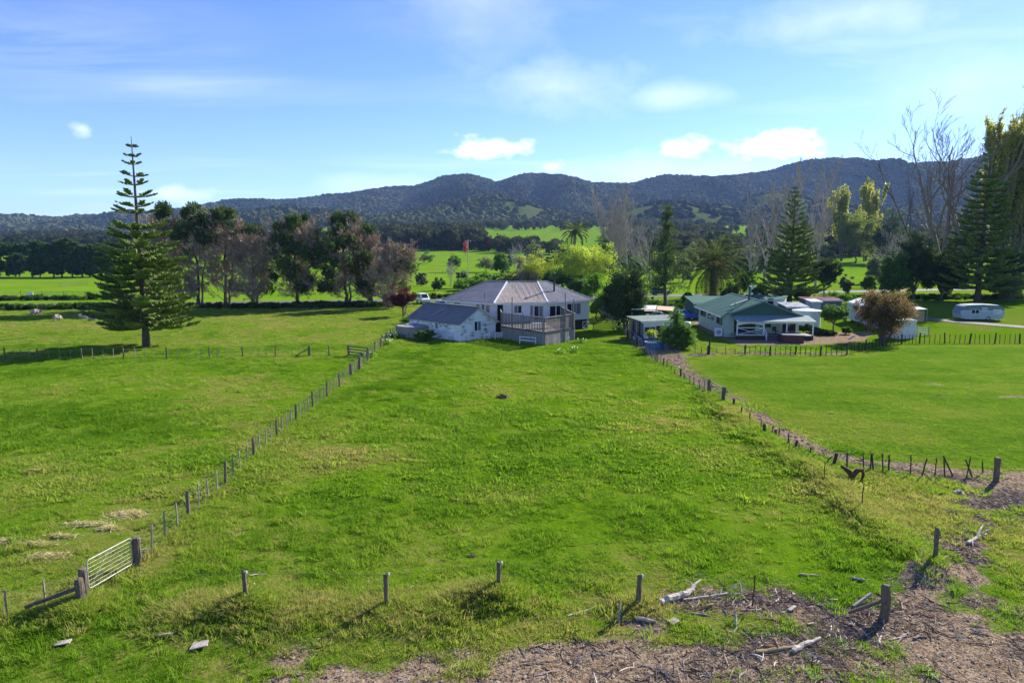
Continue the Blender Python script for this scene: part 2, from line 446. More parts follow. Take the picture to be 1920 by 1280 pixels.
class Wall:
    """a vertical wall from a to b, seen from outside; things on it are given by their photograph rows and columns"""
    def __init__(s, a, b, out):
        s.a, s.b = Vector(a), Vector(b); s.d = (s.b - s.a); s.d.z = 0; s.L = s.d.length; s.d.normalize()
        s.n = Vector((s.d.y, -s.d.x, 0))
        if s.n.dot(Vector(out)) < 0: s.n = -s.n
    def pt(s, x, z, o=0.0): return Vector((s.a.x + s.d.x * x + s.n.x * o, s.a.y + s.d.y * x + s.n.y * o, z))
    def rect(s, u0, v0, u1, v1):
        p, q = onplane(u0, v0, s.a, s.n), onplane(u1, v1, s.a, s.n)
        x0, x1 = sorted(((p - s.a).dot(s.d), (q - s.a).dot(s.d))); z0, z1 = sorted((p.z, q.z)); return x0, z0, x1, z1
    def quad(s, x0, z0, x1, z1, o=0.0): return [s.pt(x0, z0, o), s.pt(x1, z0, o), s.pt(x1, z1, o), s.pt(x0, z1, o)]
    def bar(s, mb, x0, z0, x1, z1, o0, o1):
        return mb.hexa(np.array([s.pt(x, z, o) for z in (z0, z1) for o in (o0, o1) for x in (x0, x1)]))
    def window(s, th, x0, z0, x1, z1, nx=2, nz=1, name='window', fm=None, gm=None, fw=0.07, sill=True, o=0.0):
        mb = MB()
        for (a, b, c, d) in ((x0 - fw, z1, x1 + fw, z1 + fw), (x0 - fw, z0 - fw, x1 + fw, z0), (x0 - fw, z0, x0, z1), (x1, z0, x1 + fw, z1)): s.bar(mb, a, b, c, d, o + 0.0, o + 0.07)
        for i in range(1, nx): x = x0 + (x1 - x0) * i / nx; s.bar(mb, x - fw / 3, z0, x + fw / 3, z1, o, o + 0.06)
        for i in range(1, nz): z = z0 + (z1 - z0) * i / nz; s.bar(mb, x0, z - fw / 3, x1, z + fw / 3, o, o + 0.055)
        if sill: s.bar(mb, x0 - fw * 1.5, z0 - fw * 1.7, x1 + fw * 1.5, z0 - fw, o, o + 0.13)
        w = th.part(name, mb, fm or M['white_trim'])
        for i in range(nx):
            a, b = x0 + (x1 - x0) * i / nx, x0 + (x1 - x0) * (i + 1) / nx
            th.part('pane', s.bar(MB(), a + 0.01, z0 + 0.01, b - 0.01, z1 - 0.01, o + 0.012, o + 0.024), gm or M[random.choice(('glass', 'glass', 'glass_curtain'))], w)
        return w
M = {}
M['white_trim'] = mat('white paint', (0.74, 0.75, 0.74), (0.6, 0.61, 0.6), 0.5, scale=2)
M['glass'] = NT('window glass').bsdf((0.02, 0.025, 0.03), 0.06, 0, 0.6)
M['glass_curtain'] = NT('window glass over curtain').bsdf((0.17, 0.175, 0.18), 0.08, 0, 0.6)
M['post_wood'] = mat('weathered post wood', (0.19, 0.148, 0.105), (0.065, 0.05, 0.036), 0.9, scale=14, stretch=(3, 3, 0.5), bstr=0.5)
M['batten_wood'] = mat('pale batten wood', (0.30, 0.265, 0.22), (0.13, 0.11, 0.09), 0.9, scale=14, stretch=(3, 3, 0.5))
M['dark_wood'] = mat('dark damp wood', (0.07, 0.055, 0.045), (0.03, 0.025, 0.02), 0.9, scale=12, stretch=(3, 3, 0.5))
M['grey_wood'] = mat('silvered deck wood', (0.33, 0.30, 0.27), (0.17, 0.15, 0.135), 0.85, scale=9, stretch=(3, 3, 0.35), bstr=0.4)
M['drift'] = mat('bleached driftwood', (0.52, 0.46, 0.385), (0.21, 0.17, 0.13), 0.9, scale=11, stretch=(1, 1, 1), bstr=0.8)
M['drift_dark'] = mat('brown driftwood', (0.24, 0.18, 0.12), (0.11, 0.08, 0.055), 0.9, scale=9, bstr=0.6)
M['drift_tan'] = mat('yellowed driftwood', (0.36, 0.27, 0.13), (0.2, 0.14, 0.07), 0.85, scale=9, bstr=0.5)
M['wire'] = NT('fence wire').bsdf((0.13, 0.125, 0.115), 0.8, 0.0)
M['rust'] = mat('rusty iron', (0.14, 0.06, 0.035), (0.05, 0.028, 0.02), 0.9, scale=12)
M['galv'] = mat('galvanised pipe', (0.40, 0.385, 0.35), (0.26, 0.25, 0.23), 0.55, 0.2, scale=8)
M['asphalt'] = mat('asphalt', (0.115, 0.11, 0.105), (0.08, 0.078, 0.075), 0.9, scale=2.2)
M['bark'] = mat('grey brown bark', (0.15, 0.115, 0.09), (0.07, 0.053, 0.042), 0.95, scale=5, stretch=(2, 2, 0.5), bstr=0.6, bdist=0.05)
M['bark_pale'] = mat('pale grey bark', (0.46, 0.405, 0.345), (0.28, 0.24, 0.2), 0.95, scale=4, stretch=(2, 2, 0.4), bstr=0.4)
M['bark_mid'] = mat('tan grey bark', (0.27, 0.225, 0.185), (0.15, 0.125, 0.1), 0.95, scale=4, stretch=(2, 2, 0.4), bstr=0.4)
M['concrete'] = mat('old concrete', (0.34, 0.31, 0.27), (0.2, 0.18, 0.155), 0.9, scale=4)
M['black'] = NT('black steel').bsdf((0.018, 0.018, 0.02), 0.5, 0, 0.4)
M['tyre'] = NT('tyre rubber').bsdf((0.018, 0.018, 0.018), 0.85)
M['rim'] = NT('wheel rim').bsdf((0.45, 0.45, 0.46), 0.35, 0.8)
M['soil'] = mat('dark soil', (0.06, 0.042, 0.028), (0.03, 0.022, 0.015), 0.95, scale=12, bstr=0.8)
M['wool'] = mat('fleece', (0.46, 0.40, 0.31), (0.3, 0.25, 0.19), 0.95, scale=9, bstr=0.8, bdist=0.05)
M['sheepface'] = NT('sheep face').bsdf((0.34, 0.28, 0.22), 0.9)

# ------------------------------------------------------------------ instancing for what nobody could count
def scatter(name, label, cat, pts, scl, rot, idx, tint, sources, kind='stuff'):
    me = bpy.data.meshes.new(name)
    me.vertices.add(len(pts)); me.vertices.foreach_set('co', np.asarray(pts, np.float32).ravel())
    n = len(pts)
    scl = np.asarray(scl, np.float32)
    if scl.ndim == 1: scl = np.repeat(scl[:, None], 3, 1)
    rot = np.asarray(rot, np.float32)
    if rot.ndim == 1: rot = np.stack([np.zeros(n), np.zeros(n), rot], 1)
    for nm, ty, da in (('scl', 'FLOAT_VECTOR', scl), ('rot', 'FLOAT_VECTOR', rot)):
        a = me.attributes.new(nm, ty, 'POINT'); a.data.foreach_set('vector', np.ascontiguousarray(da, np.float32).ravel())
    a = me.attributes.new('idx', 'INT', 'POINT'); a.data.foreach_set('value', np.asarray(idx, np.int32))
    a = me.attributes.new('tint', 'FLOAT', 'POINT'); a.data.foreach_set('value', np.asarray(tint, np.float32))
    o = props(link(name, me), label, cat, None, kind)
    g = bpy.data.node_groups.new(name, 'GeometryNodeTree')
    g.interface.new_socket('Geometry', in_out='INPUT', socket_type='NodeSocketGeometry')
    g.interface.new_socket('Geometry', in_out='OUTPUT', socket_type='NodeSocketGeometry')
    N, L = g.nodes.new, g.links.new
    gi, go = N('NodeGroupInput'), N('NodeGroupOutput')
    iop = N('GeometryNodeInstanceOnPoints'); jn = N('GeometryNodeJoinGeometry')
    for s in reversed(sources):
        oi = N('GeometryNodeObjectInfo'); oi.inputs['Object'].default_value = s; oi.inputs['As Instance'].default_value = True
        L(oi.outputs['Geometry'], jn.inputs[0])
    def na(nm, ty):
        q = N('GeometryNodeInputNamedAttribute'); q.data_type = ty; q.inputs['Name'].default_value = nm; return q.outputs['Attribute']
    er = N('FunctionNodeEulerToRotation')
    L(na('rot', 'FLOAT_VECTOR'), er.inputs[0]); L(er.outputs[0], iop.inputs['Rotation'])
    L(na('scl', 'FLOAT_VECTOR'), iop.inputs['Scale'])
    L(na('idx', 'INT'), iop.inputs['Instance Index']); iop.inputs['Pick Instance'].default_value = True
    L(gi.outputs[0], iop.inputs['Points']); L(jn.outputs[0], iop.inputs['Instance']); L(iop.outputs[0], go.inputs[0])
    md = o.modifiers.new('scatter', 'NODES'); md.node_group = g
    return o
def source(name, mb, m, smooth=False):
    me = mb.mesh(name, (0, 0, 0), smooth); me.materials.append(m)
    return bpy.data.objects.new(name, me)

# ------------------------------------------------------------------ ground
def gline(lo, hi, step, far_lo, far_hi, ratio):
    c = list(np.arange(lo, hi + step / 2, step)); s = step
    while c[-1] < far_hi: s *= ratio; c.append(c[-1] + s)
    s = step
    while c[0] > far_lo: s *= ratio; c.insert(0, c[0] - s)
    return np.array(c)
def masks(x, y):
    nz = fbm(x / 1.3, y / 1.3, 4, 31) - 0.5
    nz2 = fbm(x / 3.5, y / 3.5, 3, 41) - 0.5
    beach = sstep(-0.9, 0.5, poly_sd(x, y, BEACH) + 0.45 * sstep(9, 13, x) + nz * 3.0)
    beach = beach * (1 - sstep(-0.5, 0.7, poly_sd(x, y, BACKGRASS) + nz * 3))
    beach = beach * (1 - 0.6 * sstep(0.62, 0.72, fbm(x / 1.9, y / 1.2, 4, 119)) * sstep(18, 20, y + 0.12 * x))
    strip = 1 - sstep(0.5, 1.3, polyline_dist(x, y, STRIP) + nz * 1.6 - np.interp(y, [28, 42, 70], [0.25, 0.1, 0.0]))
    strip2 = 1 - sstep(0.4, 1.1, polyline_dist(x, y, STRIP2) + nz * 1.2)
    yard = np.maximum(sstep(-0.6, 0.4, poly_sd(x, y, YARD1) + nz * 1.2), sstep(-0.6, 0.4, poly_sd(x, y, YARD2) + nz * 1.2))
    deb = sstep(-0.5, 0.7, poly_sd(x, y, DEBRIS) + nz * 3.2) * 0.85
    scr = sstep(0.60, 0.72, fbm(x / 2.2, y / 1.5, 4, 77)) * sstep(0, 3, 24 - y) * sstep(-14, -4, x)
    gravel = np.clip(np.maximum.reduce([beach, strip, strip2, yard, deb, scr * 0.8]), 0, 1)
    lawn = sstep(-0.5, 0.3, poly_sd(x, y, LAWN) + nz * 0.6) * (1 - gravel)
    big = sstep(122, 150, y)
    dry = sstep(0.50, 0.72, fbm(x / 6, y / 6, 4, 61)) * 0.5
    p = P(520, 1010); dry = dry + 0.8 * np.exp(-(((x - p.x) / 9) ** 2 + ((y - p.y) / 3.2) ** 2)) * (0.6 + nz2 * 1.5)
    p = P(1700, 960); dry = dry + 1.0 * np.exp(-(((x - p.x) / 5) ** 2 + ((y - p.y) / 4) ** 2))
    dry = dry + 0.75 * np.exp(-((y - 20.3) / 2.6) ** 2) * (0.7 + nz2 * 1.5) * (1 - sstep(4, 9, x))
    dry = dry + sstep(-0.5, 0.7, poly_sd(x, y, BACKGRASS)) * 0.7 + 0.25 * sstep(25, 19, y) * (0.6 + 1.5 * nz2) + 0.3 * sstep(0.5, 0.66, fbm(x / 3.5, y / 2.2, 4, 131))
    for u, v, a, b, g in ((1500, 790, 9, 4, 0.75), (1300, 690, 1.3, 3, 0.8), (1370, 676, 3, 1.2, 1.0), (1640, 812, 8, 3.5, 0.5), (1900, 683, 6, 2.0, 0.8), (1430, 765, 2, 5, 0.6)):
        p = P(u, v); dry = dry + g * np.exp(-(((x - p.x) / a) ** 2 + ((y - p.y) / b) ** 2)) * (0.65 + nz2 * 2.4)
    dry = dry + lawn * 0.7 * sstep(2.2, 0.2, poly_sd(x, y, LAWN) + nz)
    for u0, u1, v in ((1700, 2100, 719), (1720, 2100, 744)):            # two worn bands across the lawn
        d = polyline_dist(x, y, pp((u0, v), (u1, v))); gravel = np.maximum(gravel, (1 - sstep(0.3, 1.1, d)) * sstep(0.45, 0.62, fbm(x / 1.1, y / 0.5, 4, 91)) * 0.88 * sstep(0, 2, x - P(u0, v).x))
    left = sstep(0.4, -0.4, x + 6 + (y - 85) * 0.02) * sstep(79.5, 80.5, y) * sstep(135, 125, y)   # grazed sheep paddock: paler
    return gravel, lawn, np.clip(dry + 0.45 * left, 0, 1), big
gx = gline(-62, 62, 0.36, -7000, 7000, 1.085)
gy = gline(11, 118, 0.36, -250, 9500, 1.06)
X, Y = np.meshgrid(gx, gy)
xs, ys = X.ravel(), Y.ravel()
Z = ht(xs, ys)
nx, ny = len(gx), len(gy)
ii = (np.arange(ny - 1)[:, None] * nx + np.arange(nx - 1)[None]).ravel()
gm = MB().add(np.stack([xs, ys, Z], 1), np.stack([ii, ii + 1, ii + nx + 1, ii + nx], 1)).mesh('ground', smooth=True)
for nm, q in zip(('gravel', 'lawn', 'dry', 'big'), masks(xs, ys)):
    a = gm.attributes.new(nm, 'FLOAT', 'POINT'); a.data.foreach_set('value', np.broadcast_to(q, xs.shape).astype(np.float32))
def ground_mat():
    t = NT('pasture and gravel')
    pos = t.pos()
    fine = t.noise(9, 6, 0.7, pos); mid = t.noise(1.1, 6, 0.65, pos); big = t.noise(0.09, 5, 0.6, pos); far = t.noise(0.012, 5, 0.6, t.pos((1, 0.5, 1)))
    g = t.mix(t.rng(mid, 0.35, 0.65), (0.065, 0.14, 0.003), (0.105, 0.19, 0.006))
    g = t.mix(t.rng(big, 0.4, 0.62), g, (0.09, 0.17, 0.004))
    g = t.mix(t.rng(far, 0.45, 0.65, 0, 0.5), g, (0.10, 0.16, 0.015))
    g = t.mix(t.attr('big'), g, t.mix(t.rng(t.noise(0.05, 5, 0.65, pos), 0.35, 0.65), (0.085, 0.21, 0.004), (0.15, 0.26, 0.010)))
    g = t.mix(t.rng(fine, 0.5, 0.8, 0, 0.55), g, (0.030, 0.065, 0.008))
    dry = t.mix(t.rng(fine, 0.35, 0.7), (0.19, 0.17, 0.05), (0.11, 0.12, 0.02))
    dm = t.math('MULTIPLY', t.attr('dry'), t.rng(t.math('ADD', t.math('MULTIPLY', mid, 0.5), t.math('MULTIPLY', t.noise(3.2, 6, 0.7, t.pos((0.45, 1.3, 1))), 0.5)), 0.40, 0.60, 0.0, 1.5))
    # mown lawn: fine even sward with faint mower lines
    ln = t.noise(2.2, 4, 0.6, t.pos((0.22, 1.5, 1), (0, 0, R(-8))))
    ln2 = t.noise(16, 4, 0.7, pos)
    lw = t.mix(t.rng(ln, 0.3, 0.7), (0.072, 0.185, 0.003), (0.13, 0.25, 0.008))
    lw = t.mix(t.rng(ln2, 0.45, 0.8, 0, 0.4), lw, (0.045, 0.10, 0.012))
    g = t.mix(t.attr('lawn'), g, lw)
    g = t.mix(dm, g, dry)
    st = t.N('ShaderNodeTexVoronoi'); st.inputs['Scale'].default_value = 9; t.L(pos, st.inputs['Vector'])
    st2 = t.N('ShaderNodeTexVoronoi'); st2.inputs['Scale'].default_value = 23; t.L(pos, st2.inputs['Vector'])
    sv = t.N('ShaderNodeSeparateColor'); t.L(st.outputs['Color'], sv.inputs[0])
    sv2 = t.N('ShaderNodeSeparateColor'); t.L(st2.outputs['Color'], sv2.inputs[0])
    gr = t.mix(sv.outputs[0], (0.115, 0.074, 0.040), (0.30, 0.22, 0.138))
    gr = t.mix(t.rng(sv2.outputs[1], 0.55, 0.95, 0, 0.8), gr, (0.34, 0.28, 0.205))
    gr = t.mix(t.rng(mid, 0.5, 0.7, 0, 0.7), gr, (0.13, 0.08, 0.045))
    edge = t.math('ADD', t.attr('gravel'), t.math('MULTIPLY', t.math('SUBTRACT', fine, 0.5), 0.9))
    c = t.mix(t.rng(edge, 0.38, 0.62), g, gr)
    bump = t.math('ADD', t.math('MULTIPLY', fine, 1.0), t.math('MULTIPLY', st.outputs['Distance'], -0.5))
    return t.bsdf(c, 1.0, 0, 0.0, bump, 0.7, 0.06)
gm.materials.append(ground_mat())
props(link('ground', gm), 'green pasture, mown lawn and gravelly foreshore', None, None, 'structure')

def strip_sheet(name, pts, width, z, m, label, seg=2.0, jag=0.0):
    pts = [Vector((x, y)) for x, y in pts]; out = []
    for a, b in zip(pts[:-1], pts[1:]):
        n = max(1, int((b - a).length / seg)); out += [a + (b - a) * k / n for k in range(n)]
    out.append(pts[-1]); A = np.array([tuple(p) for p in out]); d = np.gradient(A, axis=0)
    d /= np.linalg.norm(d, axis=1, keepdims=True); nrm = np.stack([-d[:, 1], d[:, 0]], 1)
    rows = []
    for k, s in enumerate((-1, -0.5, 0, 0.5, 1)):
        j = (fbm(A[:, 0] / 2 + k * 40, A[:, 1] / 2, 3, 15) - 0.5)[:, None] * jag * (abs(s) == 1)
        q = A + nrm * (s * width / 2 + j); rows.append(np.stack([q[:, 0], q[:, 1], ht(q[:, 0], q[:, 1]) + z + 0.05 * (1 - s * s)], 1))
    n = len(A); V = np.concatenate(rows)
    Q = [[k * n + i, k * n + i + 1, (k + 1) * n + i + 1, (k + 1) * n + i] for k in range(4) for i in range(n - 1)]
    me = MB().add(V, Q).mesh(name, smooth=True); me.materials.append(m)
    return props(link(name, me), label, None, None, 'structure')
strip_sheet('road', ROAD, 6.4, 0.05, M['asphalt'], 'grey country road running behind the houses', 6)
strip_sheet('driveway', DRIVE, 3.4, 0.06, mat('gravel drive', (0.16, 0.14, 0.125), (0.1, 0.088, 0.08), 0.95, scale=3), 'grey gravel driveway beside the parked caravan', 1.5, 0.7)

# ------------------------------------------------------------------ hills with their forest
RIDGE = [(-1500, 405), (-700, 408), (-300, 420), (0, 418), (60, 412), (120, 410), (200, 405), (260, 398), (330, 396), (430, 385), (500, 374), (600, 365), (700, 352), (780, 346), (830, 332), (880, 328), (930, 336), (980, 326), (1020, 324), (1070, 330), (1110, 335), (1180, 336), (1240, 326), (1300, 327), (1380, 322), (1440, 315), (1500, 303), (1560, 299), (1620, 300), (1680, 304), (1720, 300), (1780, 297), (1860, 290), (1920, 288), (2100, 296), (2500, 320), (3400, 350)]
RY = 3400.0
_vv = np.array([v for u, v in RIDGE], float); _sm = np.convolve(np.pad(_vv, 3, 'edge'), np.ones(7) / 7, 'valid'); RIDGE = [(u, v + 0.7 * (v - s)) for (u, v), s in zip(RIDGE, _sm)]
_rx = np.array([at(u, v, RY).x for u, v in RIDGE]); _rz = np.array([at(u, v + 7 + 9 * (u < 280) , RY).z for u, v in RIDGE])
FOOT = [(930, 408, 1850, 130, 34), (1000, 412, 1750, 110, 16), (870, 412, 1900, 90, 22), (1300, 392, 1900, 120, 30), (1265, 398, 1700, 130, 24), (1230, 402, 1750, 120, 20), (60, 428, 1750, 200, 3), (-60, 430, 1600, 200, 3), (1560, 400, 1900, 160, 30), (1450, 398, 2000, 180, 36), (200, 425, 1800, 140, 6), (1860, 400, 1900, 200, 40), (470, 430, 1700, 200, 14)]
def hillz(x, y):
    base = basez(x, y)
    hr = np.interp(x * RY / np.maximum(np.abs(y), 1) * (y > 0) if False else x, _rx, _rz) + 14 * (fbm(x / 130, y * 0, 3, 5) - 0.5)
    t = np.clip((y - 1550) / (RY - 1550), 0, 1.4)
    rv = np.abs(fbm(x / 420 + 0.25 * fbm(x / 900, y / 900, 2, 8), y / 1500, 3, 12) - 0.5) * 2
    rv2 = np.abs(fbm(x / 190, y / 420, 3, 17) - 0.5) * 2
    p = np.where(t < 1, t * t * (3 - 2 * t) * 0.55 + 0.45 * t, 1 - (t - 1) * 0.9)
    cut = np.clip(1 - np.abs(t - 0.52) / 0.48, 0, 1)
    p = p - cut * (0.72 * (0.40 - rv) + 0.42 * (0.38 - rv2)) - cut * 0.12
    z = base + (hr - base) * p
    for u, v, d, r, h in FOOT:
        x0 = at(u, v, d).x; z = z + h * np.exp(-(((x - x0) / r) ** 2 + ((y - d) / (r * 1.3)) ** 2))
    return z + 8 * (fbm(x / 60, y / 60, 2, 4) - 0.5) - 10 * (y < 1530)
hx = np.arange(-5200, 5201, 40.0); hy = np.arange(1480, 4300, 40.0)
HX, HY = np.meshgrid(hx, hy); a_, b_ = HX.ravel(), HY.ravel()
def grassy(x, y):
    g = np.zeros(np.shape(x))
    for u, v, d, r, h in FOOT:
        x0 = at(u, v, d).x; g = g + 1.1 * np.exp(-(((x - x0) / (r * 0.8)) ** 2 + ((y - d + 40) / (r * 1.0)) ** 2))
    g = g * sstep(0.36, 0.62, fbm(x / 55, y / 80, 4, 33)) * 1.6
    return np.clip(g, 0, 1)
ii = (np.arange(len(hy) - 1)[:, None] * len(hx) + np.arange(len(hx) - 1)[None]).ravel()
hm = MB().add(np.stack([a_, b_, hillz(a_, b_)], 1), np.stack([ii, ii + 1, ii + len(hx) + 1, ii + len(hx)], 1)).mesh('hills', smooth=True)
a = hm.attributes.new('grassy', 'FLOAT', 'POINT'); a.data.foreach_set('value', grassy(a_, b_).astype(np.float32))
t = NT('hill slopes'); n_ = t.noise(0.01, 6, 0.65, t.pos()); n2_ = t.noise(0.06, 4, 0.65, t.pos())
hm.materials.append(t.bsdf(t.mix(t.rng(t.math('ADD', t.attr('grassy'), t.math('MULTIPLY', t.math('SUBTRACT', n2_, 0.5), 0.6)), 0.35, 0.6), t.mix(n_, (0.010, 0.016, 0.009), (0.02, 0.03, 0.013)), t.mix(t.rng(n_, 0.35, 0.65), (0.06, 0.092, 0.02), (0.085, 0.10, 0.03))), 1.0, 0, 0.0, n2_, 0.6, 6))
props(link('hills', hm), 'long blue green bush covered range', None, None, 'structure')
def blob(seed, sub=2, amp=0.35):
    bm = bmesh.new(); bmesh.ops.create_icosphere(bm, subdivisions=sub, radius=1); r = np.random.default_rng(seed)
    V = np.array([v.co[:] for v in bm.verts]); T = [[v.index for v in f.verts] for f in bm.faces]; bm.free()
    V = V * (1 + amp * (r.random((len(V), 1)) - 0.5)); V[:, 2] = V[:, 2] * 0.9 + 0.35
    return MB().add(V, None, T, r.random(len(V)))
forest_m = mat_leaf('far forest canopy', (0.013, 0.023, 0.010), (0.090, 0.098, 0.030), 0.0, True, 0.9, spec=0.02)
srcs = [source('canopy_tree', blob(k, 2, 0.6), forest_m) for k in range(4)]
fx = rng.uniform(-3400, 3600, 130000); fy = 1500 + 1980 * rng.random(130000) ** 1.15
keep = (np.abs(fx) < fy * 0.92 + 150) & (grassy(fx, fy) + 0.5 * (rng.random(130000) - 0.5) < 0.36) | ((np.abs(fx) < fy * 0.92 + 150) & (rng.random(130000) < 0.06))
fx, fy = fx[keep][:72000], fy[keep][:72000]
ridge_x = rng.uniform(-3300, 3400, 1500); fx = np.concatenate([fx, ridge_x]); fy = np.concatenate([fy, RY + rng.uniform(-60, 10, 1500)])
sc_ = rng.uniform(6, 11.5, len(fx)) * (1 + 0.5 * (fbm(fx / 200, fy / 200, 2, 6) - 0.5)); sc_[-1500:] *= rng.choice([0.5, 0.7, 1.0], 1500)
ti = np.clip(0.1 + 0.6 * rng.random(len(fx)) ** 1.6 + 1.5 * (fbm(fx / 260, fy / 330, 4, 19) - 0.48), 0, 1)
scatter('hill_forest', 'dense native forest covering the distant hills', 'forest', np.stack([fx, fy, hillz(fx, fy) - sc_ * 0.15], 1), np.stack([sc_, sc_, sc_ * rng.uniform(0.7, 1.15, len(fx))], 1), rng.uniform(0, 6.28, len(fx)), rng.integers(0, 4, len(fx)), ti, srcs)
# ------------------------------------------------------------------ building materials
def mat_roof(name, a, b, streak=None, rough=0.55, metal=0.0):
    t = NT(name); v = t.coord('Object')
    n = t.noise(0.9, 5, 0.65, v); n2 = t.noise(6, 4, 0.6, v)
    c = t.mix(t.rng(n, 0.3, 0.7), a, b)
    if streak:
        st = t.noise(5.5, 4, 0.6, t.coord('Object', (1.6, 0.10, 0.10)))
        c = t.mix(t.rng(st, 0.36, 0.62), c, streak)
        st2 = t.noise(3.0, 3, 0.6, t.coord('Object', (2.4, 0.18, 0.18)))
        c = t.mix(t.rng(st2, 0.55, 0.7, 0, 0.7), c, (0.46, 0.42, 0.40))
    return t.bsdf(c, rough, metal, 0.08, n2, 0.15, 0.01)
M['roof_slate'] = mat_roof('slate blue roofing', (0.105, 0.105, 0.108), (0.17, 0.168, 0.168), rough=0.42)
M['roof_rust'] = mat_roof('rust streaked iron roofing', (0.36, 0.335, 0.295), (0.28, 0.24, 0.195), (0.225, 0.175, 0.128), rough=0.55)
M['roof_char'] = mat_roof('charcoal roofing', (0.15, 0.14, 0.122), (0.205, 0.193, 0.17), rough=0.5)
M['roof_green'] = mat_roof('bottle green roofing', (0.025, 0.095, 0.068), (0.04, 0.12, 0.09), rough=0.75)
M['roof_pale'] = mat_roof('pale green roofing', (0.26, 0.33, 0.30), (0.19, 0.25, 0.225), rough=0.75)
M['roof_moss'] = mat_roof('mossy pale roofing', (0.20, 0.26, 0.21), (0.13, 0.17, 0.13), rough=0.8)
M['roof_grey'] = mat_roof('dull grey roofing', (0.30, 0.32, 0.34), (0.22, 0.24, 0.26), rough=0.75)
M['roof_white'] = mat_roof('white sheet roofing', (0.62, 0.64, 0.65), (0.48, 0.50, 0.52), rough=0.75)
M['roof_red'] = mat_roof('faded red roofing', (0.24, 0.07, 0.06), (0.17, 0.06, 0.055), rough=0.5)
M['wall_blue'] = mat('pale blue white weatherboard', (0.72, 0.735, 0.735), (0.62, 0.64, 0.64), 0.6, scale=1.5, stretch=(0.3, 0.3, 6))
M['wall_green'] = mat('pale green sheet cladding', (0.46, 0.53, 0.44), (0.38, 0.45, 0.37), 0.65, scale=2)
M['wall_white'] = mat('off white cladding', (0.68, 0.69, 0.68), (0.52, 0.53, 0.52), 0.6, scale=1.5)
M['wall_grey'] = mat('grey blue cladding', (0.42, 0.46, 0.49), (0.34, 0.37, 0.4), 0.6, scale=1.5)
M['wall_dull'] = mat('dull grimy cladding', (0.20, 0.20, 0.18), (0.1, 0.095, 0.085), 0.8, scale=1.5)
M['interior_shade'] = NT('painted interior shade').bsdf((0.012, 0.011, 0.011), 0.9)  # flat near-black sheet; the shade inside openings is put into its colour
M['gable_green'] = mat('dark green gable', (0.05, 0.115, 0.095), (0.04, 0.095, 0.08), 0.6)
M['brown'] = mat('red brown cladding', (0.13, 0.045, 0.035), (0.09, 0.033, 0.028), 0.7)
M['tan'] = mat('tan board', (0.42, 0.30, 0.17), (0.33, 0.23, 0.13), 0.8)
M['blue_tarp'] = mat('faded blue plastic', (0.10, 0.22, 0.34), (0.06, 0.14, 0.22), 0.5)
t = NT('peeling white paint'); v = t.coord('Object', (0.55, 0.55, 5)); n_ = t.noise(2.3, 8, 0.68, v); n2_ = t.noise(0.7, 3, 0.6, t.coord('Object'))
f_ = t.rng(t.math('ADD', n_, t.math('MULTIPLY', t.math('SUBTRACT', n2_, 0.5), 0.7)), 0.53, 0.58)
M['peeling'] = t.bsdf(t.mix(f_, t.mix(n2_, (0.80, 0.81, 0.80), (0.68, 0.69, 0.67)), t.mix(n_, (0.30, 0.29, 0.27), (0.14, 0.135, 0.125))), 0.75, 0, 0.2, n_, 0.3, 0.01)
V3 = Vector
UPV = V3((0, 0, 1))

def gutter(th, a, b, out, m, w=0.12, h=0.16):
    out = V3(out).normalized()
    return th.part('gutter', MB().beam(V3(a) + out * w / 2 - UPV * h / 2, V3(b) + out * w / 2 - UPV * h / 2, w, h), m)
def cap(th, a, b, m, w=0.28, h=0.07, name='ridge_cap'):
    return th.part(name, MB().beam(V3(a) + UPV * 0.07, V3(b) + UPV * 0.07, w, h), m)

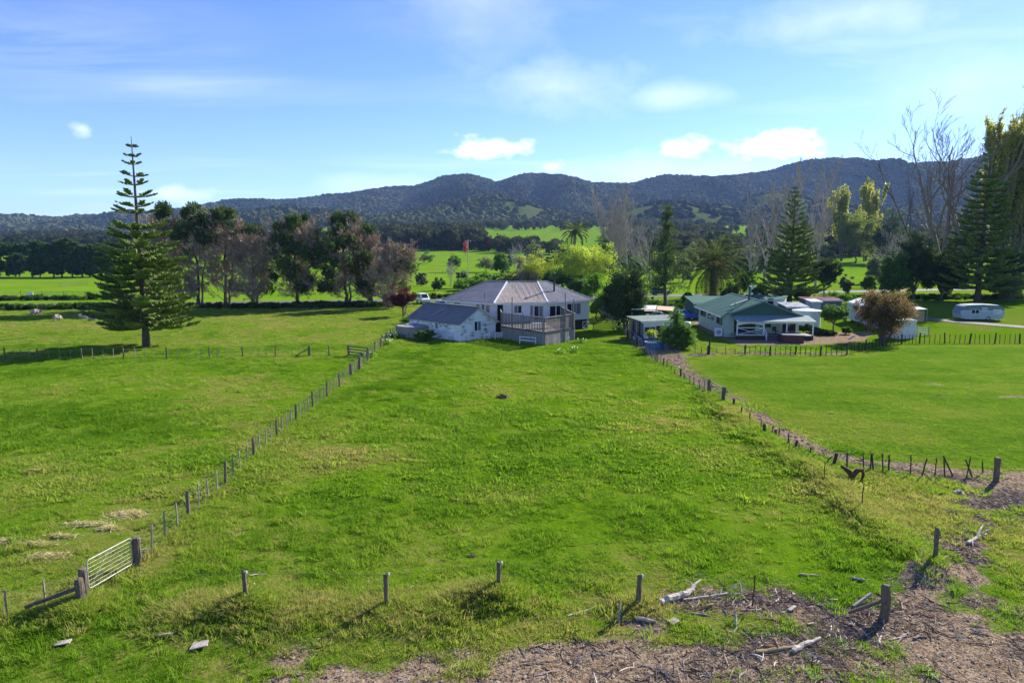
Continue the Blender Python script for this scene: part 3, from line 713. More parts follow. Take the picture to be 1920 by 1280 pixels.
# ------------------------------------------------------------------ white house with the rust streaked roof
def main_house():
    ze, zr, zf = 4.05, 6.45, 1.35
    E = [P(829, 562, ze), P(926, 569, ze), P(1027, 567, ze), P(1113, 562, ze)]
    Rg = [P(914, 527, zr), P(951, 528, zr), P(1008, 528.5, zr), P(1024, 527.5, zr)]
    B = [E[0] + V3((5.2, 8.5, 0)), E[3] + V3((-4.6, 8.0, 0))]
    c = (E[1] + E[2]) / 2; c.z = 0
    th = Thing('house', 'white weatherboard house with slate blue hip roof and a rust streaked middle section', 'house', c)
    dn = lambda a, b, q: (b - a).cross(q - a)
    for a, b, q, r, m, w in ((E[0], E[1], Rg[1], Rg[0], 'roof_slate', 0.9), (E[1], E[2], Rg[2], Rg[1], 'roof_rust', 0.8), (E[2], E[3], Rg[3], Rg[2], 'roof_slate', 0.9)):
        e = (b - a).normalized(); n = (b - a).cross(q - a).normalized()
        if n.z < 0: n = -n
        planks(th, 'roof_sheet', [a, b, q, r], e.cross(n), w, 0.05, M[m], 0.0, (0, 0, 1), 0.025)
    for poly in ([E[0], Rg[0], B[0]], [E[3], B[1], Rg[3]], [Rg[0], Rg[3], B[1], B[0]]):
        th.part('roof_sheet', slab(poly, 0.05, (0, 0, 1)), M['roof_slate'])
    for a, b in ((E[1], Rg[1]), (E[2], Rg[2])): cap(th, a, b, M['wall_white'], 0.22, 0.08, 'hip_cap')
    for a, b in ((E[0], Rg[0]), (Rg[3], E[3])): cap(th, a, b, M['roof_slate'], 0.3, 0.08, 'hip_cap')
    for a, b in zip(Rg[:-1], Rg[1:]): cap(th, a, b, M['roof_grey'], 0.3)
    # soffit and walls, set half a metre in from the eaves
    eav = E + [B[1], B[0]]
    cen = sum(eav, V3()) / 6
    ins = [p + (V3((cen.x, cen.y, p.z)) - p).normalized() * 0.62 for p in eav]
    th.part('soffit', MB().prism([p - UPV * 0.1 for p in eav], (0, 0, -0.04)), M['white_trim'])
    walls = []
    for i in range(6):
        a, b = ins[i], ins[(i + 1) % 6]; o = (a + b) / 2 - cen; w = Wall(V3((a.x, a.y, 0)), V3((b.x, b.y, 0)), (o.x, o.y, 0)); walls.append(w)
        th.part('wall', w.bar(MB(), 0, zf, w.L, ze - 0.13, -0.15, 0), M['wall_blue'])
        if i < 3:
            k = 0
            zz = zf
            while zz < ze - 0.3:                                           # lapped boards
                th.part('weatherboard', w.bar(MB(), 0.02, zz, w.L - 0.02, zz + 0.205, 0.003, 0.022), M['wall_blue']); zz += 0.215
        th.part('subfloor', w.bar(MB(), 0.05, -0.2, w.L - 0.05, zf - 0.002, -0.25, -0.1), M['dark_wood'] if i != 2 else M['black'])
        if i < 3: gutter(th, eav[i], eav[i + 1], (o.x, o.y, 0), M['white_trim'])
    for x in (0, 1, 2): pass
    wl, wm, wr = walls[:3]
    O = 0.024
    for r, nx in (((853, 564.5, 862, 570), 2), ((894, 571, 899.5, 582), 1), ((904, 571, 908.5, 583.5), 1), ((912, 572, 918.5, 585), 1)):
        x0, z0, x1, z1 = wl.rect(*r); wl.window(th, x0, z0, x1, min(z1, ze - 0.3), nx, o=O)
    for r, nx in (((964, 573.5, 977.5, 586.5), 2),):
        x0, z0, x1, z1 = wm.rect(*r); wm.window(th, x0, z0, x1, z1, nx, o=O)
    x0, z0, x1, z1 = wm.rect(932.5, 571, 943, 600); th.part('porch_recess', wm.bar(MB(), max(x0, 0.1), zf, x1, ze - 0.2, 0.02, 0.05), M['interior_shade'])  # dark sheet on the wall, painted as the shade of the recess
    for r, nx in (((994, 573, 999, 597), 1), ((1001.5, 574, 1019, 598.5), 2)):
        x0, z0, x1, z1 = wm.rect(*r); d = wm.window(th, x0, max(z0, zf + 0.1), x1, z1, nx, name='glazed_door', fw=0.11, sill=False, o=O)
    x0, z0, x1, z1 = wr.rect(1031, 572, 1046, 598)
    th.part('open_doorway', wr.bar(MB(), x0, zf + 0.05, x0 + 0.9, zf + 2.1, O, 0.04), M['interior_shade'])  # sheet on the wall coloured as the shade indoors
    wr.window(th, x0 + 1.05, zf + 0.1, x0 + 1.75, zf + 2.1, 1, name='glazed_door', fw=0.1, sill=False, o=O)
    x0, z0, x1, z1 = wr.rect(1063, 570, 1088, 588); wr.window(th, x0, z0, x1, z1, 3, o=O)
    for w in walls[:3]:
        for x in (0.0, w.L - 0.1): th.part('corner_board', w.bar(MB(), x, zf, x + 0.1, ze - 0.15, 0.02, 0.045), M['white_trim'])
    for w, x in ((wl, 0.35), (wm, wm.L - 0.3), (wr, wr.L - 0.35)): th.part('downpipe', MB().path([w.pt(x, 0.1, 0.1), w.pt(x, ze - 0.15, 0.1), w.pt(x, ze - 0.1, 0.5)], 0.045, 6), M['white_trim'])
    # flue, vent pipe
    n = (E[3] - E[2]).cross(Rg[2] - E[2]).normalized(); n = n if n.z > 0 else -n
    f = onplane(1039, 546, E[2], n); top = zat(f.y, 515)
    fl = th.part('flue', MB().path([f - UPV * 0.2, f + UPV * 0.4, V3((f.x, f.y, top))], 0.13, 10).lathe([(0.2, 0), (0.2, 0.14), (0.02, 0.24)], (f.x, f.y, top), 10), M['black'])
    n = (E[1] - E[0]).cross(Rg[1] - E[0]).normalized(); n = n if n.z > 0 else -n
    f = onplane(909, 561, E[0], n); th.part('vent_pipe', MB().path([f, f + UPV * 0.9], 0.06, 8), M['roof_slate'])
    q = wr.pt(wr.L + 0.05, 0); th.part('crawl_gate', MB().beam(wr.pt(wr.L - 1.2, 0.15, 0.1), wr.pt(wr.L - 0.1, 1.0, 0.1), 0.08, 0.05).beam(wr.pt(wr.L - 1.2, 1.0, 0.12), wr.pt(wr.L - 0.1, 1.0, 0.12), 0.08, 0.08).beam(wr.pt(wr.L - 1.2, 0.12, 0.12), wr.pt(wr.L - 0.1, 0.12, 0.12), 0.08, 0.08).beam(wr.pt(wr.L - 1.2, 0.1, 0.14), wr.pt(wr.L - 1.2, 1.05, 0.14), 0.08, 0.08).beam(wr.pt(wr.L - 0.1, 0.1, 0.14), wr.pt(wr.L - 0.1, 1.05, 0.14), 0.08, 0.08), M['white_trim'])
    return walls, zf
HW, ZF = main_house()

# ------------------------------------------------------------------ grey timber deck
def deck():
    K = [P(941, 634), P(1022, 648), P(1077.5, 637)]
    wl, wm, wr = HW[:3]
    back = [wm.pt(0.6, 0, 0.1), wr.pt(2.6, 0, 0.1)]
    th = Thing('timber_deck', 'raised grey timber deck with paling skirt before the white house', 'deck', K[1])
    zt = ZF + 0.12
    zb = zat(K[1].y, 595)
    zb = max(zb, zt + 1.0)
    o1 = V3((-1, -1, 0)); o2 = V3((1, -1, 0))
    for a, b, o in ((K[0], K[1], o1), (K[1], K[2], o2), (K[2], back[1], V3((1, 0, 0))), (back[0], K[0], V3((-1, 0, 0)))):
        w = Wall(a, b, o)
        planks(th, 'paling', w.quad(0, -0.1, w.L, zt, 0), (0, 0, 1), 0.17, 0.025, M['grey_wood'], 0.02, o, 0.012)
        th.part('bearer', w.bar(MB(), 0, zt - 0.02, w.L, zt + 0.14, 0.045, 0.09), M['dark_wood'])
        # balustrade: boards between a top and a bottom rail
        th.part('top_rail', w.bar(MB(), 0, zb - 0.08, w.L, zb, -0.03, 0.08), M['grey_wood'])
        planks(th, 'balustrade_board', w.quad(0, zt + 0.16, w.L, zb - 0.1, 0), (0, 0, 1), 0.30, 0.02, M['deck_brown'], 0.11, o, 0.01)
    planks(th, 'decking_board', [p + UPV * zt for p in K + [V3((back[1].x, back[1].y, 0)), V3((back[0].x, back[0].y, 0))]], (1, 1, 0), 0.28, 0.03, M['grey_wood'], 0.02, (0, 0, 1))
    w1, w2 = Wall(K[0], K[1], o1), Wall(K[1], K[2], o2)
    for w, us in ((w1, ((961, 557), (981, 586), (1000, 589), (1020, 591))), (w2, ((1059, 549), (1075, 560)))):
        for u, v in us:
            p = onplane(u, v, w.a, w.n); x = min(max((p - w.a).dot(w.d), 0.05), w.L - 0.05)
            b = w.pt(x, 0, 0.07); th.part('post', MB().beam(b + UPV * 0.0, V3((b.x, b.y, p.z)), 0.13, 0.13), M['grey_wood'])
    return K, zt
M['deck_brown'] = mat('brown weathered boards', (0.24, 0.19, 0.15), (0.15, 0.12, 0.1), 0.85, scale=7, stretch=(3, 3, 0.4))
DK, ZD = deck()
# barbecue and table on the deck
b0 = (DK[1] + DK[2]) / 2 + V3((-1.0, 2.4, ZD + 0.03))
th = Thing('barbecue', 'black hooded barbecue standing on the timber deck', 'barbecue', b0)
th.part('firebox', MB().box((b0.x - 0.55, b0.y - 0.3, b0.z + 0.75), (b0.x + 0.55, b0.y + 0.3, b0.z + 1.0)), M['black'])
th.part('hood', MB().prism([V3((b0.x - 0.45, b0.y + a, b0.z + c)) for a, c in ((-0.28, 1.005), (0.28, 1.005), (0.28, 1.2), (0.1, 1.36), (-0.12, 1.34), (-0.28, 1.15))], (0.9, 0, 0)), M['black'])
for sx in (-0.45, 0.45):
    for sy in (-0.24, 0.24): th.part('leg', MB().beam(b0 + V3((sx, sy, 0)), b0 + V3((sx, sy, 0.745)), 0.05, 0.05), M['black'])
b0 = (DK[1] + DK[2]) / 2 + V3((-2.6, 1.7, ZD + 0.03))
th = Thing('deck_table', 'low white topped table on the timber deck', 'table', b0)
th.part('tabletop', MB().box((b0.x - 0.8, b0.y - 0.4, b0.z + 0.68), (b0.x + 0.8, b0.y + 0.4, b0.z + 0.73)), M['white_trim'])
for sx in (-0.7, 0.7):
    for sy in (-0.32, 0.32): th.part('leg', MB().beam(b0 + V3((sx, sy, 0)), b0 + V3((sx, sy, 0.68)), 0.06, 0.06), M['grey_wood'])

# ------------------------------------------------------------------ peeling white shed
def shed():
    A, B = P(862, 640), P(929, 632.5)
    ze = zat(A.y, 606)
    Cc = P(768, 594.5, ze); C = V3((Cc.x, Cc.y, 0)); D = B + (C - A)
    mid = (A + B) / 2; zr = zat(mid.y, 577)
    th = Thing('shed', 'small weatherboard shed with peeling white paint and charcoal roof', 'shed', A)
    wg, ws = Wall(A, B, (0.7, -0.7, 0)), Wall(C, A, (-0.7, -0.7, 0))
    apex = V3((mid.x, mid.y, zr)); back = (C - A).normalized()
    th.part('wall', MB().prism([wg.pt(0, -0.2), wg.pt(wg.L, -0.2), wg.pt(wg.L, ze), apex - UPV * 0.04, wg.pt(0, ze)], back * 0.1), M['peeling'])
    th.part('wall', ws.bar(MB(), 0, -0.2, ws.L - 0.1, ze - 0.02, -0.1, 0), M['peeling'])
    th.part('wall', Wall(B, D, (1, 1, 0)).bar(MB(), 0.1, -0.2, ws.L, ze - 0.02, -0.1, 0), M['peeling'])
    th.part('wall', Wall(C, D, (-1, 1, 0)).bar(MB(), 0.1, -0.2, wg.L - 0.1, ze - 0.02, -0.1, 0), M['peeling'])
    planks(th, 'weatherboard', [wg.pt(0, 0.0, 0.004), wg.pt(wg.L, 0.0, 0.004), wg.pt(wg.L, ze, 0.004), V3((apex.x, apex.y, zr)) + wg.n * 0.004, wg.pt(0, ze, 0.004)], wg.d, 0.19, 0.022, M['peeling'], 0.012, wg.n, 0.012)
    planks(th, 'weatherboard', ws.quad(0, 0.0, ws.L, ze - 0.05, 0.004), ws.d, 0.19, 0.022, M['peeling'], 0.012, ws.n, 0.012)
    of, oe = 0.35, 0.35
    for e0, sgn in ((A, -1), (B, 1)):
        dirx = (B - A).normalized() * sgn; sl = (zr - ze) / (wg.L / 2)
        l0 = V3((e0.x, e0.y, ze)) + dirx * oe - UPV * (sl * oe) - back * of; a0 = apex - back * of
        ln = (C - A).length + 2 * of
        poly = [l0, l0 + back * ln, a0 + back * ln, a0]
        poly = [p + UPV * 0.03 for p in poly]
        n = (poly[1] - poly[0]).cross(poly[2] - poly[0]).normalized()
        planks(th, 'roof_sheet', poly, (a0 - l0), 0.85, 0.04, M['roof_char'], 0.0, (0, 0, 1), 0.02)
        th.part('barge_board', MB().beam(l0 - UPV * 0.06, a0 - UPV * 0.06, 0.04, 0.18, wg.n), M['white_trim'])
    cap(th, apex - back * of + UPV * 0.04, apex + back * (ws.L + of) + UPV * 0.04, M['roof_char'])
    x0, z0, x1, z1 = wg.rect(889, 603, 901, 619); wg.window(th, x0, z0, x1, z1, 2, o=0.03, fw=0.1)
    x0, z0, x1, z1 = ws.rect(817, 605, 821.5, 616); ws.window(th, x0, z0, x1, z1, 1, o=0.03)
    th.part('corner_board', MB().beam(A + UPV * 0.0 + V3((0, -0.04, 0)), V3((A.x, A.y - 0.04, ze)), 0.12, 0.06), M['peeling'])
    d = ws.pt(ws.L * 0.62, 0, 0.05)
    # a strip of pale flashing lying on the roof
    l = A.lerp(C, 0.62); q = V3((l.x, l.y, ze)).lerp(apex + (C - A) * 0.62, 0.15); r = V3((l.x, l.y, ze)).lerp(apex + (C - A) * 0.5, 0.72)
    th.part('roof_patch', MB().beam(q + UPV * 0.12, r + UPV * 0.12, 0.12, 0.03), M['roof_white'])
    th.part('lean_board', MB().beam(wg.pt(wg.L * 0.62, 0.02, 0.75), wg.pt(wg.L * 0.95, 0.75, 0.12), 0.12, 0.03), M['peeling'])
    return A, B, C
SH = shed()

# concrete tank with junk, beside the shed
c = P(768, 634) + V3((0.2, 2.2, 0))
th = Thing('water_tank', 'low round concrete tank beside the peeling shed', 'water tank', c)
th.part('tank_wall', MB().lathe([(2.15, -0.2), (2.15, 1.25), (2.2, 1.25), (2.2, 1.42), (2.05, 1.46), (1.2, 1.5)], c, 28), M['concrete'], smooth=False)
th.part('hatch', MB().lathe([(0.45, 1.5), (0.45, 1.62), (0.1, 1.66)], c + V3((-0.5, -0.3, 0)), 14), M['roof_white'])
q = P(795, 637)
th = Thing('timber_pile', 'loose sticks leaning over a shrub between tank and shed', 'timber', q)
for a, b in (((-0.9, 0, 0), (0.9, 0.3, 1.3)), ((-0.1, -0.1, 0), (0.1, 0, 1.4)), ((-1.0, 0.1, 0.9), (1.1, 0.4, 1.25)), ((0.6, 0, 0), (-0.4, 0.3, 1.2)), ((-0.6, 0.2, 1.05), (0.8, -0.2, 0.8))):
    th.part('stick', MB().beam(q + V3(a), q + V3(b), 0.07, 0.05), M['drift'])
# white hurdles and rails leaning near shed and deck
def hurdle(a, b, h, rails, label, m, name='hurdle', stiles=0):
    th = Thing(name, label, 'hurdle', a)
    d = (b - a)
    for p in (a, b): th.part('leg', MB().beam(p - UPV * 0.05, p + UPV * (h + 0.06), 0.09, 0.09), m)
    for k in range(rails): z = h * (1 - k / max(rails, 1) * 0.9); th.part('rail', MB().beam(a + UPV * z + V3((0, -0.06, 0)), b + UPV * z + V3((0, -0.06, 0)), 0.03, 0.11), m)
    for k in range(stiles): p = a + d * ((k + 1) / (stiles + 1)) + V3((0, -0.09, 0)); th.part('stile', MB().beam(p, p + UPV * h, 0.05, 0.03), m)
    return th
hurdle(P(974.5, 644), P(1004.5, 646.5), 0.85, 2, 'white two railed trestle on grass before deck skirt', M['white_trim'])
hurdle(P(908, 636), P(927, 634), 0.9, 2, 'pale timber hurdle leaning by the shed gable', M['peeling'], stiles=1)
hurdle(P(929, 635), P(948, 634), 0.75, 3, 'small white picket panel between shed and deck', M['white_trim'], stiles=4)
for u, v, l in ((1042, 645, 'short white stake by the front corner of the deck skirt'), (1067, 642, 'short white stake near the east end of the deck skirt')):
    p = P(u, v); solo('stake', l, 'stake', MB().beam(p - UPV * 0.1, p + UPV * 0.75, 0.09, 0.07).beam(p + V3((-0.12, 0, 0.6)), p + V3((0.12, 0, 0.6)), 0.04, 0.06), M['white_trim'], p, 'stakes at the deck')
p = P(1112, 621); hurdle(p, P(1158, 619), 1.15, 4, 'dark post and rail fence between house and bushes', M['dark_wood'], 'rail_fence')

# ------------------------------------------------------------------ green roofed house with porch
def green_house():
    A = P(1357, 631.5); ze = zat(A.y, 590.5)
    A2 = V3((A.x, A.y, 0)); Cc = P(1306, 572.5, ze)      # far end of the left eave
    L = V3((Cc.x, Cc.y, 0)) - V3((P(1353, 590.5, ze).x, P(1353, 590.5, ze).y, 0))
    back = L.normalized(); ln = L.length
    side = V3((back.y, -back.x, 0)); side = side if side.x > 0 else -side
    wdt = 9.4
    zr = ze + 1.75
    B = A2 + side * wdt; C, D = A2 + back * ln, A2 + side * wdt + back * ln
    th = Thing('green_roofed_house', 'pale green cottage with bottle green gable roof and white front porch', 'house', A2)
    ws, wg = Wall(C, A2, -side), Wall(A2, B, -back)
    apex = A2 + side * wdt / 2; apex.z = zr
    th.part('wall', ws.bar(MB(), 0, -0.1, ws.L - 0.12, ze - 0.03, -0.12, 0), M['wall_green'])
    planks(th, 'cladding_sheet', ws.quad(0, 0.25, ws.L, ze - 0.1, 0.003), (0, 0, 1), 0.9, 0.018, M['wall_green'], 0.025, ws.n)
    th.part('wall', MB().prism([wg.pt(0, -0.1), wg.pt(wg.L, -0.1), wg.pt(wg.L, ze), wg.pt(0, ze)], back * 0.12), M['wall_green'])
    planks(th, 'cladding_sheet', wg.quad(0, 0.25, wg.L, ze - 0.05, 0.003), (0, 0, 1), 0.9, 0.018, M['wall_green'], 0.025, wg.n)
    th.part('gable', MB().prism([wg.pt(0, ze, 0.01), wg.pt(wg.L, ze, 0.01), apex - back * 0.01 - UPV * 0.04], back * 0.1), M['gable_green'])
    th.part('wall', Wall(B, D, side).bar(MB(), 0.12, -0.1, ws.L, ze - 0.03, -0.12, 0), M['wall_green'])
    th.part('wall', Wall(C, D, back).bar(MB(), 0.12, -0.1, wg.L - 0.12, ze - 0.03, -0.12, 0), M['wall_green'])
    of, oe = 0.5, 0.55; sl = (zr - ze) / (wdt / 2)
    for e0, sgn in ((A2, -1), (B, 1)):
        dx = side * sgn
        l0 = V3((e0.x, e0.y, ze)) + dx * oe - UPV * sl * oe - back * of + UPV * 0.05; a0 = apex - back * of + UPV * 0.05
        l1, a1 = l0 + back * (ln + 2 * of), a0 + back * (ln + 2 * of)
        planks(th, 'roof_sheet', [l0, l1, a1, a0], a0 - l0, 0.85, 0.04, M['roof_green'], 0, (0, 0, 1), 0.02)
        th.part('barge_board', MB().beam(l0 - UPV * 0.07, a0 - UPV * 0.07, 0.04, 0.18, back), M['wall_green'])
        gutter(th, l0, l1, dx, M['wall_white'])
    cap(th, apex - back * of, apex + back * (ln + of), M['roof_green'])
    for r in ((1315, 579.5, 1323, 592), (1329.5, 584, 1338, 598), (1345.5, 590, 1354, 607)):
        x0, z0, x1, z1 = ws.rect(*r); ws.window(th, x0, z0, x1, min(z1, ze - 0.2), 2, o=0.03, fm=M['roof_green'])
    x = ws.L * 0.55; th.part('downpipe', MB().path([ws.pt(x, 0.1, 0.1), ws.pt(x, ze - 0.1, 0.1)], 0.05, 6), M['white_trim'])
    # flue and dish
    lpn = (apex - A2).normalized()
    f = V3((apex.x, apex.y, zr)) + back * 4.0 - side * 0.5
    th.part('flue', MB().path([f - UPV * 0.3, f + UPV * 1.5], 0.16, 10).lathe([(0.26, 0), (0.26, 0.14), (0.03, 0.26)], f + UPV * 1.5, 10), M['gable_green'])
    f2 = V3((A2.x, A2.y, ze)) + side * 2.0 + back * 2.5 + UPV * sl * 2.0
    th.part('flashing', MB().beam(f - side * 0.2 + UPV * 0.0, f - side * 2.4 - UPV * (sl * 2.2 + 0.0) , 0.4, 0.05), M['roof_white'])
    th.part('aerial_dish', MB().lathe([(0.02, 0), (0.2, 0.04), (0.32, 0.1)], f2 + UPV * 0.45, 12).path([f2, f2 + UPV * 0.5], 0.03, 6), M['gable_green'])
    # porch
    z0 = 0.5
    pa, pb = wg.pt(0.9, 0, 0), wg.pt(wg.L - 0.1, 0, 0); dep = 2.6
    fr = lambda x, o, z: wg.pt(x, z, o)
    x0, x1 = 0.9, wg.L + 0.9
    zp, zq = ze - 0.05, ze - 0.55
    planks(th, 'porch_roof_sheet', [fr(x0 - 0.1, 0.04, zp), fr(x1 + 0.2, 0.04, zp), fr(x1 + 0.2, dep + 0.3, zq), fr(x0 - 0.1, dep + 0.3, zq)], wg.n, 0.8, 0.035, M['roof_pale'], 0, (0, 0, 1), 0.015)
    th.part('porch_fascia', wg.bar(MB(), x0, zq - 0.22, x1, zq - 0.03, dep, dep + 0.08), M['white_trim'])
    planks(th, 'porch_board', [fr(x0, 0.05, z0), fr(x1, 0.05, z0), fr(x1, dep, z0), fr(x0, dep, z0)], wg.d, 0.3, 0.04, M['grey_wood'], 0.02, (0, 0, 1))
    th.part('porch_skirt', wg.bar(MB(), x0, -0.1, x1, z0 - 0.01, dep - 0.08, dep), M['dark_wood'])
    px = [x0 + 0.05, x0 + (x1 - x0) * 0.35, x0 + (x1 - x0) * 0.65, x1 - 0.08]
    for x in px: th.part('porch_post', wg.bar(MB(), x - 0.07, z0 + 0.05, x + 0.07, zq - 0.22, dep - 0.14, dep - 0.002), M['white_trim'])
    a, b = px[0] + 0.07, px[1] - 0.07
    th.part('cross_brace', MB().beam(fr(a, dep - 0.05, z0 + 0.12), fr(b, dep - 0.05, z0 + 0.95), 0.05, 0.13, wg.n).beam(fr(a, dep - 0.1, z0 + 0.95), fr(b, dep - 0.1, z0 + 0.12), 0.05, 0.13, wg.n), M['white_trim'])
    for z in (z0 + 0.1, z0 + 1.0): th.part('rail', wg.bar(MB(), a, z - 0.04, b, z + 0.05, dep - 0.13, dep - 0.03), M['white_trim'])
    th.part('lattice_arch', MB().add([fr(a + (b - a) * k / 8, dep - 0.06, zq - 0.23) for k in range(9)] + [fr(a + (b - a) * k / 8, dep - 0.06, zq - 0.23 - 0.24 * abs(k / 4 - 1) ** 2 - 0.04) for k in range(9)], [[k, k + 1, k + 10, k + 9] for k in range(8)]), M['white_trim'])
    xd = px[1] + 0.3
    wg.window(th, px[1] + 0.45, z0 + 0.9, px[1] + 1.6, z0 + 2.0, 2, o=0.03, fm=M['roof_green'])
    wg.window(th, px[2] + 0.3, z0 + 0.08, px[2] + 2.0, z0 + 2.05, 2, name='sliding_door', o=0.03, sill=False, gm=M['glass'])
    wg.window(th, px[0] + 0.35, z0 + 0.15, px[1] - 0.35, z0 + 1.95, 3, o=0.03, fm=M['roof_green'], gm=M['glass'], sill=False)  # dark panes enlarged to put porch shade on the wall behind the brace
    for k in range(3): th.part('step', wg.bar(MB(), px[1] + 0.15, z0 - 0.16 * (k + 1) - 0.05, px[2] - 0.1, z0 - 0.16 * (k + 1), dep + 0.02 + 0.3 * k, dep + 0.36 + 0.3 * k), M['grey_wood'])
    for dz in (0.95, 0.5): th.part('handrail', MB().beam(fr(px[1] + 0.05, dep, z0 + dz), fr(px[1] + 0.05, dep + 1.0, z0 + dz - 0.6), 0.05, 0.08), M['white_trim'])
    th.part('handrail_post', MB().beam(fr(px[1] + 0.05, dep + 1.0, -0.1), fr(px[1] + 0.05, dep + 1.0, z0 + 0.42), 0.08, 0.08), M['white_trim'])
    return wg, px, dep, z0, back, side, A2, ze
GHW, GPX, GDEP, GZ0, GBK, GSD, GA, GZE = green_house()
# porch chairs
def chair(p, rz, label):
    th = Thing('porch_chair', label, 'chair', p, 'chairs on the porch'); c, s = math.cos(rz), math.sin(rz)
    q = lambda x, y, z: p + V3((x * c - y * s, x * s + y * c, z))
    th.part('seat', MB().beam(q(0, -0.25, 0.44), q(0, 0.25, 0.44), 0.5, 0.05), M['dark_wood'])
    th.part('backrest', MB().beam(q(0, 0.24, 0.46), q(0, 0.34, 0.95), 0.5, 0.04, (0, 1, 0)), M['dark_wood'])
    for x in (-0.22, 0.22):
        for y in (-0.22, 0.22): th.part('leg', MB().beam(q(x, y, 0), q(x, y, 0.415), 0.05, 0.05), M['dark_wood'])
chair(GHW.pt(GPX[2] - 0.9, GZ0 + 0.04, 1.2), 0.3, 'dark porch chair nearest the front steps')
chair(GHW.pt(GPX[2] + 0.7, GZ0 + 0.04, 1.1), -0.2, 'dark porch chair beside the glazed door')
# spa tub
p = P(1468, 642.5); q = P(1507, 644)
th = Thing('spa_tub', 'square spa tub with brown side panels and pale cover', 'spa tub', p)
d = (q - p); bk = GBK * 2.0
w = Wall(p, q, (0, -1, 0))
th.part('side_panel', MB().prism([p - UPV * 0.05, q - UPV * 0.05, q + bk - UPV * 0.05, p + bk - UPV * 0.05], (0, 0, 0.95)), M['brown'])
e = d.normalized() * 0.08; f = GBK * 0.08
th.part('cover', MB().prism([p - e - f + UPV * 0.9, q + e - f + UPV * 0.9, q + e + bk + f + UPV * 0.9, p - e + bk + f + UPV * 0.9], (0, 0, 0.11)), M['grey_wood'])
p = P(1350, 631) + V3((-0.3, -0.2, 0))
th = Thing('heat_pump', 'white outdoor heat pump unit at the cottage corner', 'heat pump', p)
th.part('casing', MB().box((p.x - 0.45, p.y - 0.18, 0.1), (p.x + 0.45, p.y + 0.18, 1.15)), M['white_trim'])
th.part('fan_grille', MB().add([(p.x + 0.3 * math.cos(k * 0.5236), p.y - 0.19, 0.65 + 0.3 * math.sin(k * 0.5236)) for k in range(12)], None, [[0, k, k + 1] for k in range(1, 11)]), M['roof_grey'])
for s in (-0.3, 0.3): th.part('foot', MB().box((p.x + s - 0.06, p.y - 0.16, -0.05), (p.x + s + 0.06, p.y + 0.16, 0.1)), M['black'])

def hut(name, label, cat, a, b, depth, zlo, zhi, wallm, roofm, zb=-0.1, over=0.25, backdir=None, wins=(), sheetw=0.9, doors=()):
    """single pitch hut: front wall from a to b; roof falls from zhi at one side to zlo at the other"""
    th = Thing(name, label, cat, a)
    d = (b - a); d.z = 0; d = d.normalized(); n = V3((d.y, -d.x, 0))
    if n.y > 0: n = -n
    bk = -n * depth if backdir is None else backdir * depth
    c, e = b + bk, a + bk
    z = lambda p: p
    w = Wall(a, b, n)
    th.part('wall', MB().prism([w.pt(0, zb), w.pt(w.L, zb), w.pt(w.L, zlo), w.pt(0, zlo)], bk.normalized() * 0.1), M[wallm])
    planks(th, 'cladding_sheet', w.quad(0, zb + 0.15, w.L, zlo - 0.02, 0.003), (0, 0, 1), sheetw, 0.015, M[wallm], 0.02, n)
    for p, q in ((a, e), (b, c)):
        o = (p - (a + b) / 2); s = Wall(p, q, o); f = s.d * 0.1
        th.part('wall', MB().prism([p + f + UPV * zb, q + UPV * zb, V3((q.x, q.y, zhi)), V3((p.x + f.x, p.y + f.y, zlo))], -s.n * 0.1), M[wallm])
    w2 = Wall(e, c, bk); th.part('wall', w2.bar(MB(), 0.1, zb, w2.L - 0.1, zhi - 0.02, -0.1, 0), M[wallm])
    ov = d * over; on = n * over; sl = (zhi - zlo) / depth * over
    planks(th, 'roof_sheet', [a - ov + on + UPV * (zlo + 0.03 - sl), b + ov + on + UPV * (zlo + 0.03 - sl), c + ov - on + UPV * (zhi + 0.03 + sl), e - ov - on + UPV * (zhi + 0.03 + sl)], bk, 0.85, 0.04, M[roofm], 0, (0, 0, 1), 0.015)
    th.part('fascia', MB().beam(a - ov + on * 0.9 + UPV * (zlo - sl - 0.06), b + ov + on * 0.9 + UPV * (zlo - sl - 0.06), 0.04, 0.15), M['white_trim'])
    for x0, z0, x1, z1, nx in wins: w.window(th, x0 * w.L, z0, x1 * w.L, z1, nx, o=0.02)
    for x0, z0, x1, z1 in doors: th.part('doorway', w.bar(MB(), x0 * w.L, z0, x1 * w.L, z1, 0.02, 0.035), M['interior_shade'])  # flat sheet with the indoor shade in its colour
    return th, w
# garage behind the cottage, cabin further back
a = P(1301, 598); hut('garage', 'low garage with green roof behind the pale green cottage', 'garage', a, a + GSD * 6.5, 7.0, 2.5, 3.1, 'gable_green', 'roof_green', doors=((0.1, 0, 0.35, 2.2),))
a, b = P(1392, 578), P(1468, 581); zz = zat(a.y, 559); hut('cabin', 'flat roofed cabin with pale walls and dark openings behind the cottage', 'cabin', a, b, 5.0, zat(a.y, 560.5), zat(a.y + 5, 552.5), 'wall_white', 'roof_green', wins=((0.08, 1.0, 0.3, 1.9, 2),), doors=((0.62, 0, 0.76, 2.0), (0.38, 0.9, 0.55, 1.9)))
p = P(1427, 580) + V3((0, 5.5, 0)); z = zat(p.y, 538); th = Thing('satellite_dish', 'white satellite dish on a pole behind the cabin', 'satellite dish', p)
th.part('pole', MB().path([p - UPV * 0.1, p + UPV * (z - 0.1)], 0.05, 6), M['roof_grey'])
q = p + UPV * z; an = [k * 0.5236 for k in range(12)]
